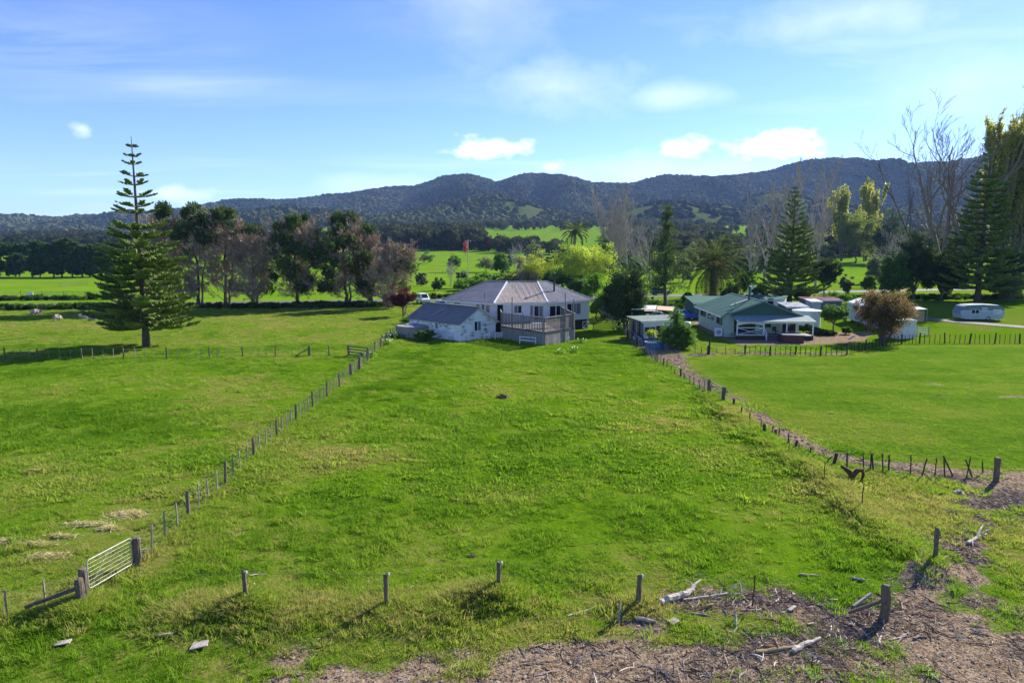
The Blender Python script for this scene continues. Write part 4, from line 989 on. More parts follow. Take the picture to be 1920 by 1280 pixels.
th.part('dish', MB().add([q + V3((0.45 * math.cos(a), -0.15, 0.45 * math.sin(a))) for a in an] + [q + V3((0.22 * math.cos(a), -0.04, 0.22 * math.sin(a))) for a in an] + [q], [[i, (i + 1) % 12, 12 + (i + 1) % 12, 12 + i] for i in range(12)], [[12 + i, 12 + (i + 1) % 12, 24] for i in range(12)]), M['white_trim'])
th.part('feed_arm', MB().beam(q + V3((0, -0.1, -0.4)), q + V3((0, -0.55, -0.1)), 0.03, 0.03), M['roof_grey'])
# round tank and lean-to to the right of the cottage
c = P(1522, 616) + V3((0, 2.0, 0)); zt = zat(c.y - 1.5, 584)
th = Thing('rain_tank', 'white round rainwater tank beside the cottage porch', 'water tank', c)
th.part('tank_wall', MB().lathe([(1.9, -0.1)] + [(1.9 + 0.03 * (k % 2), 0.1 + k * (zt - 0.2) / 12) for k in range(13)] + [(1.93, zt)], c, 32), M['wall_white'], smooth=True)
th.part('tank_roof', MB().lathe([(1.98, zt), (1.98, zt + 0.06), (0.3, zt + 0.35), (0.05, zt + 0.36)], c, 32), M['roof_white'])
a, b = P(1490, 596) + V3((0, 3.2, 0)), P(1530, 596) + V3((0, 3.2, 0)); hut('lean_to', 'small lean-to with pale sheet roof behind the round tank', 'shed', a, b, 4.0, 1.5, 1.9, 'wall_dull', 'roof_grey')
a, b = P(1531, 592) + V3((0, 2, 0)), P(1548, 592) + V3((0, 2, 0)); hut('garden_hut', 'narrow pale grey box hut behind the round shrub', 'hut', a, b, 2.5, 2.2, 2.4, 'wall_grey', 'roof_white')
# long site hut behind the domed bush
a, b = P(1586, 602), P(1640, 624); th, w = hut('long_cabin', 'long grey white cabin on piles partly behind the domed bush', 'cabin', a, b, 4.0, 3.0, 3.4, 'wall_grey', 'roof_white', zb=0.6, backdir=V3((0.85, 0.55, 0)).normalized(), wins=((0.12, 1.5, 0.26, 2.5, 1), (0.42, 1.5, 0.58, 2.5, 1)))
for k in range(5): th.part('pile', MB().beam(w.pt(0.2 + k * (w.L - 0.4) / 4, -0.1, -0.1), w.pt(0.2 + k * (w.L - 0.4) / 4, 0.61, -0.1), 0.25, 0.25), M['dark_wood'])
a, b = P(1541, 584) + V3((0, 6, 0)), P(1608, 584) + V3((0, 6, 0)); hut('red_roofed_shed', 'low shed with faded red roof behind the long cabin', 'shed', a, b, 4, 1.5, 1.8, 'wall_dull', 'roof_red')
a, b = P(1684, 636), P(1716, 635); th, w = hut('white_shed', 'small white ribbed shed at the corner of the garden fence', 'shed', a, b, 2.4, zat(a.y, 602), zat(a.y, 600), 'wall_white', 'roof_white', over=0.05, sheetw=0.28)
# awning on posts behind the white shed
p = P(1700, 606); q = P(1737, 605)
th = Thing('awning', 'white flat awning on thin posts behind the white shed', 'awning', p)
z = zat(p.y, 581); bk = V3((0.2, 3, 0))
planks(th, 'roof_sheet', [p + UPV * z, q + UPV * z, q + bk + UPV * (z + 0.2), p + bk + UPV * (z + 0.2)], bk, 0.8, 0.06, M['roof_white'], 0, (0, 0, 1))
for r in (p, q, q + bk, p + bk): th.part('post', MB().beam(r - UPV * 0.1, r + UPV * z, 0.09, 0.09), M['grey_wood'])
th.part('screen_panel', MB().beam(p + UPV * 1.0 + V3((0.3, 0.2, 0)), q + UPV * 1.0 + V3((-0.3, 0.2, 0)), 0.04, 1.6), M['tan'])
p = P(1718, 630); th = Thing('timber_ramp', 'white railed timber ramp beside the white shed', 'ramp', p)
for k in range(4): th.part('rail', MB().beam(p + V3((0.1, 0, 0.25 + k * 0.3)), p + V3((1.7, 0.2, 0.15 + k * 0.28)), 0.05, 0.09), M['white_trim'])
for x in (0.15, 1.6): th.part('post', MB().beam(p + V3((x, 0.08, -0.1)), p + V3((x, 0.08, 1.35)), 0.09, 0.09), M['grey_wood'])
# junk filled shelter with pale green roof, left of the cottage
a, b = P(1204, 640), P(1268, 636.8); th, w = hut('junk_shelter', 'cluttered shelter with pale green roof and broken window beside the spiky shrubs', 'shelter', a, b, 3.4, zat(a.y, 603), zat(a.y, 603) + 0.25, 'wall_dull', 'roof_moss', over=0.3, wins=((0.05, 0.95, 0.36, 1.75, 2),), doors=((0.42, 0, 0.6, 1.9),))
th.part('hanging_sheet', w.bar(MB(), w.L * 0.02, 1.85, w.L * 0.62, 2.3, 0.05, 0.09), M['wall_white'])
th.part('hanging_sheet', w.bar(MB(), w.L * 0.66, 0.4, w.L * 0.98, 2.1, 0.05, 0.08), M['wall_white'])
th.part('hanging_sheet', w.bar(MB(), w.L * 0.02, 0.35, w.L * 0.4, 0.8, 0.05, 0.09), M['white_trim'])
for k in range(5): th.part('stud', MB().beam(a + V3((-0.25 - k * 0.28, 0.5 + k * 0.55, -0.1)), a + V3((-0.25 - k * 0.28, 0.5 + k * 0.55, 2.3)), 0.16, 0.05), M['tan'] if k % 2 else M['dark_wood'])
p = P(1183, 622); q = P(1228, 622)
th = Thing('carport', 'carport with pale and tan roof panels behind the shelter', 'carport', p)
z = zat(p.y + 2, 578); bk = V3((1.2, 5, 0))
th.part('roof_panel', slab([p + UPV * z, q + UPV * z, q + bk + UPV * (z + 0.1), p + bk + UPV * (z + 0.1)], 0.07, (0, 0, 1)), M['roof_white'])
q2 = P(1262, 620); th.part('roof_panel', slab([q + UPV * (z - 0.05) + V3((0.1, 0, 0)), q2 + UPV * (z - 0.35), q2 + bk + UPV * (z - 0.25), q + bk + UPV * (z + 0.05) + V3((0.1, 0, 0))], 0.07, (0, 0, 1)), M['tan'])
for r in (p, q, q2): 
    for s in (V3((0.1, 0.1, 0)), bk - V3((0.1, 0.1, 0))): th.part('post', MB().beam(r + s - UPV * 0.1, r + s + UPV * (z - 0.36), 0.1, 0.1), M['grey_wood'])
p = P(1192, 608.5); th.part('loose_sheet', MB().prism([P(1190, 606) + UPV * 1.9 + V3((0, -1, 0)), P(1230, 606) + UPV * 1.9 + V3((0, -1, 0)), P(1230, 606) + V3((0, 1, 2.1)), P(1190, 606) + V3((0, 1, 2.1))], (0, 0, 0.05)), M['tan'])
c = P(1289, 622) + V3((0, 0.6, 0)); th = Thing('plastic_drum', 'white and blue plastic drum right of the spiky shrubs', 'drum', c)
th.part('drum_wall', MB().lathe([(0.55, -0.05), (0.6, 0.3), (0.6, 1.0), (0.55, 1.25), (0.3, 1.32)], c, 18), M['white_trim'], smooth=True); th.part('drum_band', MB().lathe([(0.6, 0.6), (0.625, 0.62), (0.625, 0.85), (0.6, 0.87)], c, 18), M['blue_tarp'])
# blue tubs under the spiky shrubs
for u, v, w_, l in ((1228, 656, 1.0, 'large blue plastic tub against the leaning fence'), (1251, 655, 0.8, 'smaller blue plastic tub beside the spiky shrubs')):
    p = P(u, v) + V3((0, 0.8, 0)); th = Thing('plastic_tub', l, 'tub', p, 'blue tubs')
    th.part('tub_wall', MB().lathe([(w_ * 0.85, -0.05), (w_, 0.75), (w_ * 1.06, 0.78), (w_ * 1.06, 0.84), (w_ * 0.96, 0.84), (w_ * 0.9, 0.7)], p, 20), M['blue_tarp'], smooth=False)
    th.part('soil', MB().lathe([(w_ * 0.9, 0.68), (0.1, 0.74)], p, 16), M['dark_wood'])
# long blue sheet fence leaning at the yard corner
a, b = P(1182, 630), P(1208, 650); th = Thing('sheet_fence', 'leaning fence of blue grey sheets beside the shelter', 'fence', a)
w = Wall(a, b, (-1, -1, 0)); planks(th, 'sheet', [w.pt(0, 0), w.pt(w.L, 0), w.pt(w.L, 0.9, 0.25), w.pt(0, 1.15, 0.25)], (0, 0, 1), 0.7, 0.03, M['blue_tarp'], 0.05, w.n, 0.06)
for k in range(4): th.part('post', MB().beam(w.pt(k * w.L / 3, -0.2, -0.05), w.pt(k * w.L / 3, 1.25, 0.18), 0.1, 0.1), M['dark_wood'])

# ------------------------------------------------------------------ far houses
def far_house(name, label, u0, u1, vb, ve, vr, Y, wallm, roofm, depth=8):
    a, b = at(u0, vb, Y), at(u1, vb, Y); g = hz((a.x + b.x) / 2, Y); a.z = b.z = g - 0.3
    ze, zr = g + 2.9, g + 4.6
    th = Thing(name, label, 'house', (a + b) / 2)
    w = Wall(a, b, (0, -1, 0))
    th.part('wall', MB().box((a.x, Y, a.z), (b.x, Y + depth, ze)), M[wallm])
    rd = [(-0.4, -0.5, ze - 0.1), (0, depth / 2, zr), (-0.4, depth + 0.5, ze - 0.1)]
    th.part('roof', MB().prism([V3((a.x - 0.4, Y + y, z)) for _, y, z in rd], (b.x - a.x + 0.8, 0, 0)), M[roofm])
    n = max(2, int(w.L / 4))
    for k in range(n if w.L > 8 else 0):
        x = w.L * (k + 0.5) / n; h = ze - g; w.window(th, x - 0.8, g + h * 0.35, x + 0.8, g + h * 0.8, 2, o=0.02)
    return th
far_house('farmhouse', 'long low pale farmhouse with grey roof beyond the cypress row', 712, 757, 500, 492, 485.5, 400, 'wall_white', 'roof_grey')
far_house('farmhouse', 'small pale roofed house behind the yellow green willow', 1040, 1062, 447.5, 443, 439, 560, 'wall_grey', 'roof_white')
far_house('farmhouse', 'tiny white cottage far off above the palm', 1294, 1312, 442, 437, 433, 620, 'wall_white', 'roof_pale')
far_house('farm_shed', 'small grey shed just behind the slate blue roof', 972, 988, 506, 498, 492, 250, 'wall_white', 'roof_grey', 5)
far_house('farm_shed', 'red brown shed far back behind the tall bare poplars', 1420, 1436, 462, 456, 452, 480, 'brown', 'roof_grey', 6)
# ------------------------------------------------------------------ vehicles
def paint(name, c): 
    t = NT(name); return t.bsdf(c, 0.28, 0.0, 0.5)
def wheel_meshes(r):
    a = MB(); n = 16; an = np.arange(n) * 2 * math.pi / n
    prof = [(r * 0.62, -0.1), (r * 0.97, -0.1), (r, -0.06), (r, 0.06), (r * 0.97, 0.1), (r * 0.62, 0.1)]
    V = np.concatenate([np.stack([q * np.cos(an), np.full(n, y), q * np.sin(an)], 1) for q, y in prof]); k = len(prof)
    a.add(V, [[j * n + i, j * n + (i + 1) % n, ((j + 1) % k) * n + (i + 1) % n, ((j + 1) % k) * n + i] for j in range(k) for i in range(n)])
    b = MB()
    for y in (-0.07, 0.07):
        V = np.concatenate([np.stack([r * 0.63 * np.cos(an), np.full(n, y), r * 0.63 * np.sin(an)], 1), [[0, y * 1.2, 0]]]); b.add(V, None, [[i, (i + 1) % n, n] for i in range(n)])
    ta, tb = a.mesh('tyre'), b.mesh('rim'); ta.materials.append(M['tyre']); tb.materials.append(M['rim']); return ta, tb
def car(name, label, cat, loc, rz, pm, prof, hw, wheels, r=0.32, group=None, glassband=True):
    """prof: stations from tail to nose (x, sill z, belt z, roof z, half width at roof)"""
    th = Thing(name, label, cat, loc, group)
    rows = []
    for x, s, b, t, q in prof:
        rows.append([(x, -hw * 0.9, s), (x, -hw, s + 0.15), (x, -hw, (s + b) / 2 + 0.1), (x, -hw * 0.96, b), (x, -q, max(t - 0.06, b + 0.005)), (x, -q * 0.8, t), (x, q * 0.8, t), (x, q, max(t - 0.06, b + 0.005)), (x, hw * 0.96, b), (x, hw, (s + b) / 2 + 0.1), (x, hw, s + 0.15), (x, hw * 0.9, s)])
    n, k = 12, len(rows); V = np.array(rows).reshape(-1, 3)
    Q = [[j * n + i, j * n + (i + 1) % n, (j + 1) * n + (i + 1) % n, (j + 1) * n + i] for j in range(k - 1) for i in range(n)]
    T = [[0, i + 1, i] for i in range(1, n - 1)] + [[(k - 1) * n, (k - 1) * n + i, (k - 1) * n + i + 1] for i in range(1, n - 1)]
    c, s_ = math.cos(rz), math.sin(rz); Rm = np.array([[c, s_, 0], [-s_, c, 0], [0, 0, 1]])
    W = lambda v: np.asarray(v, float) @ Rm + np.array(loc)
    th.part('body', MB().add(W(V), Q, T), pm)
    for j in range(k - 1):
        x0, _, b0, t0, q0 = prof[j]; x1, _, b1, t1, q1 = prof[j + 1]
        h0, h1 = t0 - b0, t1 - b1
        if max(h0, h1) < 0.3: continue
        if min(h0, h1) > 0.3:
            for sg in (-1, 1):
                f = lambda x, b, t, q, e: (x, sg * ((hw * 0.96) * (1 - e) + q * e + 0.012), b + (t - 0.06 - b) * e)
                i0, i1 = x0 + (x1 - x0) * 0.06, x1 - (x1 - x0) * 0.06
                th.part('side_window', MB().add(W([f(i0, b0, t0, q0, 0.12), f(i1, b1, t1, q1, 0.12), f(i1, b1, t1, q1, 0.88), f(i0, b0, t0, q0, 0.88)]), [[0, 1, 2, 3]]), M['glass'])
        else:
            e = lambda x, y, z: (x, y, z)
            lift = 0.012 * (1 if h1 < h0 else -1)
            p = [(x0 + lift, -0.86 * (q0 if h0 > h1 else hw), t0 + 0.008), (x0 + lift, 0.86 * (q0 if h0 > h1 else hw), t0 + 0.008), (x1 + lift, 0.86 * (q1 if h1 > h0 else hw), t1 + 0.008), (x1 + lift, -0.86 * (q1 if h1 > h0 else hw), t1 + 0.008)]
            p = np.array(p); m_ = p.mean(0); p = m_ + (p - m_) * 0.86; p[:, 2] += 0.014
            th.part('windscreen' if h1 < h0 else 'rear_window', MB().add(W(p), [[0, 1, 2, 3]]), M['glass'])
    ta, tb = wheel_meshes(r)
    for x in wheels:
        for sg in (-1, 1):
            o = th.place('wheel', ta, W((x, sg * (hw - 0.09), r))); o.rotation_euler = (0, 0, rz); link('rim', tb, o)
    xe = prof[-1][0]; be = prof[-1][2]; xs_ = prof[0][0]; bs = prof[0][2]
    def lamp(nm, x, y, z, m, sx):
        th.part(nm, MB().hexa(W([(x + a * 0.03 * sx, y + b * 0.16, z + d * 0.07) for d in (-1, 1) for b in (-1, 1) for a in (-1, 1)])), m)
    for sg in (-1, 1):
        lamp('headlight', xe, sg * hw * 0.68, be - 0.12, M['lamp'], 1); lamp('tail_light', xs_, sg * hw * 0.72, bs - 0.1, M['lamp_red'], 1)
    for x, w_ in ((xe + 0.03, 1), (xs_ - 0.03, -1)):
        th.part('bumper', MB().hexa(W([(x + a * 0.05, b * hw * 0.92, 0.42 + d * 0.1) for d in (-1, 1) for b in (-1, 1) for a in (-1, 1)])), M['black'])
    return th
M['lamp'] = NT('headlamp glass').bsdf((0.7, 0.7, 0.68), 0.15, 0, 0.6)
M['lamp_red'] = NT('tail lamp').bsdf((0.25, 0.01, 0.01), 0.2, 0, 0.6)
HATCH = [(-1.95, 0.35, 0.85, 0.87, 0.6), (-1.85, 0.25, 0.95, 0.98, 0.62), (-1.45, 0.22, 0.95, 1.42, 0.58), (-0.3, 0.22, 0.93, 1.48, 0.6), (0.35, 0.22, 0.92, 1.42, 0.58), (1.05, 0.22, 0.9, 0.92, 0.66), (1.85, 0.25, 0.78, 0.8, 0.62), (2.0, 0.35, 0.6, 0.62, 0.55)]
SEDAN = [(-2.25, 0.35, 0.8, 0.82, 0.6), (-2.15, 0.25, 0.92, 0.95, 0.62), (-1.6, 0.22, 0.94, 0.97, 0.62), (-0.95, 0.22, 0.94, 1.38, 0.56), (0.2, 0.22, 0.92, 1.40, 0.58), (0.95, 0.22, 0.9, 0.93, 0.66), (1.95, 0.25, 0.76, 0.79, 0.62), (2.2, 0.35, 0.6, 0.62, 0.55)]
SUV = [(-2.25, 0.45, 0.95, 0.97, 0.7), (-2.2, 0.35, 1.05, 1.1, 0.7), (-2.0, 0.32, 1.08, 1.68, 0.66), (-0.7, 0.32, 1.06, 1.74, 0.68), (0.5, 0.32, 1.05, 1.68, 0.66), (1.1, 0.32, 1.04, 1.07, 0.74), (2.1, 0.35, 0.94, 0.97, 0.7), (2.3, 0.45, 0.75, 0.77, 0.62)]
VAN = [(-2.3, 0.4, 1.05, 1.1, 0.78), (-2.25, 0.32, 1.08, 1.9, 0.76), (-0.8, 0.3, 1.08, 1.98, 0.78), (0.9, 0.3, 1.06, 1.94, 0.77), (1.75, 0.3, 1.04, 1.08, 0.8), (2.2, 0.35, 0.9, 0.93, 0.76), (2.3, 0.45, 0.6, 0.63, 0.7)]
p = P(793, 568.5); car('delivery_van', 'white van parked on the road beyond the red leaved shrub', 'van', p + UPV * 0.06, R(-65), paint('white car paint', (0.78, 0.78, 0.77)), VAN, 0.88, (-1.4, 1.4), 0.34)
p = P(824, 578); car('parked_car', 'pale blue car just behind the peeling shed', 'car', p + V3((0, 0, 0.02)), R(165), paint('pale blue car paint', (0.32, 0.46, 0.62)), HATCH, 0.84, (-1.25, 1.3))
p = P(1284, 598); car('parked_car', 'bright blue hatchback in the yard beside the cottage', 'car', p, R(-28), paint('bright blue car paint', (0.012, 0.06, 0.36)), HATCH, 0.84, (-1.25, 1.3))
p = P(1260, 590); car('parked_car', 'dark sedan parked behind the bright blue hatchback', 'car', p, R(-10), paint('dark car paint', (0.03, 0.035, 0.045)), SEDAN, 0.86, (-1.35, 1.35))
p = P(1238, 553.5); car('parked_car', 'dark grey four wheel drive on the road behind the trees', 'car', p + UPV * 0.06, R(8), paint('grey car paint', (0.07, 0.08, 0.09)), SUV, 0.9, (-1.4, 1.4), 0.37)
p = P(1237, 601); car('wrecked_car', 'grey car under the tan carport roof', 'car', p, R(-15), paint('dull grey car paint', (0.22, 0.22, 0.21)), SEDAN, 0.84, (-1.35, 1.35))

# ------------------------------------------------------------------ old caravan on the lawn
def caravan():
    c = P(1833, 599.5); rz = R(-4); k = 1.15
    th = Thing('caravan', 'old two tone green caravan parked on the lawn by the driveway', 'caravan', c)
    co, si = math.cos(rz), math.sin(rz)
    W = lambda x, y, z: c + V3(((x * co - y * si) * k, (x * si + y * co) * k, (z - 0.22 if z > 0.31 else z) * k))
    side = [(-2.75, 0.55), (-2.85, 1.2), (-2.75, 1.75), (-2.5, 2.15), (-2.0, 2.32), (0, 2.42), (2.0, 2.32), (2.5, 2.12), (2.78, 1.7), (2.85, 1.2), (2.7, 0.55), (2.2, 0.42), (-2.2, 0.42)]
    lo = [(-2.75, 0.55), (-2.85, 1.2), (-2.78, 1.6), (2.8, 1.6), (2.85, 1.2), (2.7, 0.55), (2.2, 0.42), (-2.2, 0.42)]
    hi = [(-2.78, 1.6), (-2.72, 1.82), (-2.5, 2.15), (-2.0, 2.32), (0, 2.42), (2.0, 2.32), (2.5, 2.12), (2.76, 1.78), (2.8, 1.6)]
    th.part('lower_body', MB().prism([W(x, -1.05, z) for x, z in lo], W(0, 1.05, 0) - W(0, -1.05, 0)), mat('pale green caravan paint', (0.40, 0.50, 0.47), (0.33, 0.42, 0.4), 0.45))
    rf = th.part('upper_body', MB().prism([W(x, -1.05, z) for x, z in hi], W(0, 1.05, 0) - W(0, -1.05, 0)), mat('deep green caravan paint', (0.13, 0.22, 0.21), (0.1, 0.18, 0.17), 0.45))
    th.part('roof_skin', MB().add([W(x, y, z + 0.012) for y in (-0.6, 0.6) for x, z in hi[2:7]], [[i, i + 1, i + 6, i + 5] for i in range(4)]), M['roof_grey'])
    for x0, x1 in ((-1.5, -0.55), (1.35, 2.35)):
        f = th.part('window', MB().prism([W(x, -1.055, z) for x, z in ((x0 - 0.06, 1.14), (x1 + 0.06, 1.14), (x1 + 0.06, 1.76), (x0 - 0.06, 1.76))], W(0, -0.025, 0) - W(0, 0, 0)), M['white_trim'])
        for a, b in ((x0, (x0 + x1) / 2 - 0.03), ((x0 + x1) / 2 + 0.03, x1)):
            th.part('pane', MB().prism([W(x, -1.082, z) for x, z in ((a, 1.2), (b, 1.2), (b, 1.7), (a, 1.7))], W(0, -0.012, 0) - W(0, 0, 0)), M['glass'] if x0 < 0 else M['roof_white'], f)
    f = th.part('window', MB().prism([W(-2.9, y, z) for y, z in ((-0.75, 1.15), (0.75, 1.15), (0.7, 1.72), (-0.7, 1.72))], W(0.1, 0, 0) - W(0, 0, 0)), M['roof_grey'])
    th.part('door', MB().prism([W(x, -1.056, z) for x, z in ((-0.2, 0.5), (0.55, 0.5), (0.55, 2.05), (-0.2, 2.05))], W(0, -0.02, 0) - W(0, 0, 0)), MATS['pale green caravan paint'])
    th.part('trim_strip', MB().beam(W(-2.8, -1.07, 1.58), W(2.8, -1.07, 1.58), 0.04, 0.06), M['white_trim'])
    ta, tb = wheel_meshes(0.34)
    for y in (-0.98, 0.98):
        o = th.place('wheel', ta, W(0.75, y, 0.3)); o.rotation_euler = (0, 0, rz); link('rim', tb, o)
    th.part('drawbar', MB().beam(W(-2.7, -0.4, 0.45), W(-3.7, 0, 0.45), 0.08, 0.1).beam(W(-2.7, 0.4, 0.45), W(-3.7, 0, 0.45), 0.08, 0.1).beam(W(-3.6, 0, 0), W(-3.6, 0, 0.6), 0.07, 0.07), M['black'])
    for x in (-2.3, 2.3): th.part('jack', MB().beam(W(x, -0.8, -0.05), W(x, -0.8, 0.45), 0.08, 0.08), M['black'])
caravan()

# ------------------------------------------------------------------ sheep
def sheep_mesh(pose):
    me = bpy.data.meshes.new('sheep')
    hd = {'graze': (0.62, 0.30), 'stand': (0.74, 0.86), 'lie': (0.66, 0.55)}[pose]
    zb = 0.62 if pose != 'lie' else 0.32
    V = [(0, 0, zb), (0.38, 0, zb + 0.03), (-0.38, 0, zb + 0.02), (-0.52, 0, zb - 0.02), (0.55, 0, (zb + hd[1]) / 2 + 0.04), (hd[0], 0, hd[1]), (hd[0] + 0.17, 0, hd[1] - 0.12)]
    Rd = [0.30, 0.26, 0.28, 0.12, 0.14, 0.10, 0.055]; Ed = [(0, 1), (0, 2), (2, 3), (1, 4), (4, 5), (5, 6)]
    for i, (x, y) in enumerate(((0.36, 0.15), (0.36, -0.15), (-0.36, 0.15), (-0.36, -0.15))):
        n = len(V); V += [(x, y, zb - 0.18), (x + 0.02, y, zb - 0.38 if pose != 'lie' else 0.10), (x + (0.2 if pose == 'lie' else 0), y, 0.02)]; Rd += [0.10, 0.05, 0.035]; Ed += [(1 if x > 0 else 2, n), (n, n + 1), (n + 1, n + 2)]
    for y in (-1, 1): n = len(V); V.append((hd[0] - 0.02, y * 0.16, hd[1] + 0.04)); Rd.append(0.025); Ed.append((5, n))
    me.from_pydata(V, Ed, []); me.materials.append(M['wool'])
    o = bpy.data.objects.new('sheep', me); md = o.modifiers.new('skin', 'SKIN')
    if not me.skin_vertices:
        bm = bmesh.new(); bm.from_mesh(me); bm.verts.layers.skin.verify(); bm.to_mesh(me); bm.free()
    for i, s in enumerate(me.skin_vertices[0].data): s.radius = (Rd[i], Rd[i]); s.use_root = i == 0
    o.modifiers.new('subd', 'SUBSURF').levels = 2; o.modifiers['subd'].render_levels = 2
    COL.objects.link(o); return o
for u, v, pose, rz, lab in ((70, 588, 'lie', 20, 'sheep lying at the edge of shade, furthest back of a close pair'), (66.5, 590.5, 'graze', -110, 'shorn sheep standing in front of its mate'), (107, 602, 'graze', 60, 'pale sheep grazing alone in shade of the pine'), (157, 597.5, 'lie', 175, 'brownish sheep lying in shade nearest the pine'), (173, 601, 'lie', 0, 'smaller sheep resting beside the brownish one')):
    o = sheep_mesh(pose); p = PG(u, v); o.location = p; o.rotation_euler = (0, 0, R(rz)); o.scale = (1.15, 1.15, 1.15)
    props(o, lab, 'sheep', 'sheep in the paddock')

# ------------------------------------------------------------------ trees
def unit(a): return a / (np.linalg.norm(a, axis=-1, keepdims=True) + 1e-9)
def rdir(n): return unit(rng.normal(size=(n, 3)))
LEAF = {}
for nm, a, b, tr in (('norfolk', (0.036, 0.07, 0.016), (0.18, 0.225, 0.05), 0.25), ('cypress', (0.016, 0.034, 0.013), (0.070, 0.10, 0.028), 0.15), ('hedge', (0.018, 0.042, 0.018), (0.06, 0.10, 0.035), 0.15),
                     ('twig', (0.135, 0.098, 0.066), (0.29, 0.215, 0.15), 0.0), ('willow', (0.21, 0.28, 0.03), (0.39, 0.45, 0.07), 0.45), ('willow_mid', (0.17, 0.22, 0.02), (0.36, 0.40, 0.05), 0.45), ('willow_dull', (0.10, 0.14, 0.03), (0.24, 0.27, 0.07), 0.4),
                     ('poplar', (0.22, 0.245, 0.04), (0.42, 0.40, 0.085), 0.45), ('bush', (0.025, 0.06, 0.013), (0.09, 0.15, 0.03), 0.3), ('bright', (0.05, 0.12, 0.012), (0.13, 0.24, 0.03), 0.4), ('dark', (0.014, 0.028, 0.011), (0.05, 0.075, 0.022), 0.15),
                     ('red', (0.06, 0.018, 0.02), (0.14, 0.045, 0.04), 0.3), ('bronze', (0.045, 0.065, 0.022), (0.30, 0.165, 0.09), 0.3), ('palm', (0.03, 0.052, 0.010), (0.12, 0.145, 0.032), 0.25), ('dead', (0.16, 0.11, 0.06), (0.3, 0.22, 0.12), 0.2), ('grey', (0.09, 0.12, 0.06), (0.2, 0.23, 0.12), 0.3), ('orange', (0.42, 0.22, 0.02), (0.5, 0.3, 0.04), 0.2), ('white', (0.75, 0.74, 0.68), (0.85, 0.85, 0.8), 0.3), ('pinkred', (0.4, 0.06, 0.06), (0.55, 0.16, 0.13), 0.3)):
    k_ = 1.75 if nm in ('norfolk', 'cypress', 'hedge', 'dark', 'bush', 'twig') else 1.1; LEAF[nm] = mat_leaf('foliage ' + nm, tuple(c * k_ for c in a), tuple(c * k_ for c in b), tr + 0.08 if tr else tr)
    if 0: LEAF[nm] = mat_leaf('foliage ' + nm, a, b, tr)
def cloud(mb, centres, radii, per, L, W, up=0.3, squash=0.8, out=0.6, dens=1.0):
    """clumps of leaves; each clump keeps its own tint so that light and dark clumps read"""
    for c, r in zip(centres, radii):
        n = max(8, int(per * dens)); d = rdir(n); q = r * rng.random((n, 1)) ** 0.45
        p = c + d * q * np.array([1, 1, squash])
        D = d * out + rng.normal(size=(n, 3)) * 0.5 + np.array([0, 0, up])
        t = np.clip(rng.normal(0.45 + 0.35 * (rng.random() - 0.5), 0.2, n), 0, 1)
        mb.leaves(p, D, L * rng.uniform(0.6, 1.3, n), W * rng.uniform(0.6, 1.3, n), t)
def ellipsoid(n, c, rad, inner=0.55):
    d = rdir(n); q = inner + (1 - inner) * rng.random((n, 1)); return np.array(c) + d * q * np.array(rad)
def trunk(mb, base, top, r0, r1, wob=0.3, n=8, sides=8):
    t = np.linspace(0, 1, n)[:, None]; p = np.array(base) * (1 - t) + np.array(top) * t
    p[1:-1] += rng.normal(size=(n - 2, 3)) * wob * np.array([1, 1, 0.2]); rr = r0 * (1 - t[:, 0]) + r1 * t[:, 0]; rr[0] *= 1.45; p[0, 2] -= 0.3
    mb.path(p, rr, sides); return p
class Br:
    """a branching skeleton, grown as curved segments"""
    def __init__(s): s.A = []; s.B = []; s.ra = []; s.rb = []; s.lv = []
    def grow(s, p, d, ln, r, lev, maxlev, kids, ang, up, lean=(0, 0, 0), seg=4, taper=0.45, shrink=0.62, wob=0.16):
        p = np.array(p, float); d = unit(np.array(d, float)); pts = [p]; rs = [r]
        for i in range(seg):
            d = unit(d + rng.normal(size=3) * wob + np.array([0, 0, up]) * 0.35 + np.array(lean) * (0.05 + 0.22 * lev))
            q = p + d * ln / seg; r2 = r * (1 - (1 - taper) * (i + 1) / seg)
            s.A.append(p); s.B.append(q); s.ra.append(rs[-1]); s.rb.append(r2); s.lv.append(lev); p = q; pts.append(p); rs.append(r2)
        if lev >= maxlev: return
        k = kids[lev] if isinstance(kids, (list, tuple)) else kids
        for j in range(k):
            f = 0.25 + 0.75 * (j + rng.random()) / k; x = f * seg; i = min(int(x), seg - 1); q = pts[i] + (pts[i + 1] - pts[i]) * (x - i)
            dd = unit(pts[i + 1] - pts[i]); o = rng.normal(size=3); o = unit(o - dd * (o @ dd)); a = ang * rng.uniform(0.7, 1.3)
            s.grow(q, dd * math.cos(a) + o * math.sin(a), ln * shrink * rng.uniform(0.7, 1.2) * (1.15 - 0.45 * f), rs[i] * 0.6, lev + 1, maxlev, kids, ang, up, lean, max(2, seg - 1), taper, shrink, wob)
    def into(s, mb, minr=0.0, sides=4, sel=None, rmul=1.0):
        A, B, ra, rb, lv = map(np.array, (s.A, s.B, s.ra, s.rb, s.lv)); m = np.ones(len(A), bool) if sel is None else sel(lv)
        if m.any(): mb.tubes(A[m], B[m], np.maximum(ra[m] * rmul, minr), np.maximum(rb[m] * rmul, minr * 0.8), sides, rng.random(m.sum()))
    def tips(s, lev):
        lv = np.array(s.lv); m = lv >= lev; return np.array(s.A)[m], np.array(s.B)[m]
GT = lambda u, v: PG(u, v)

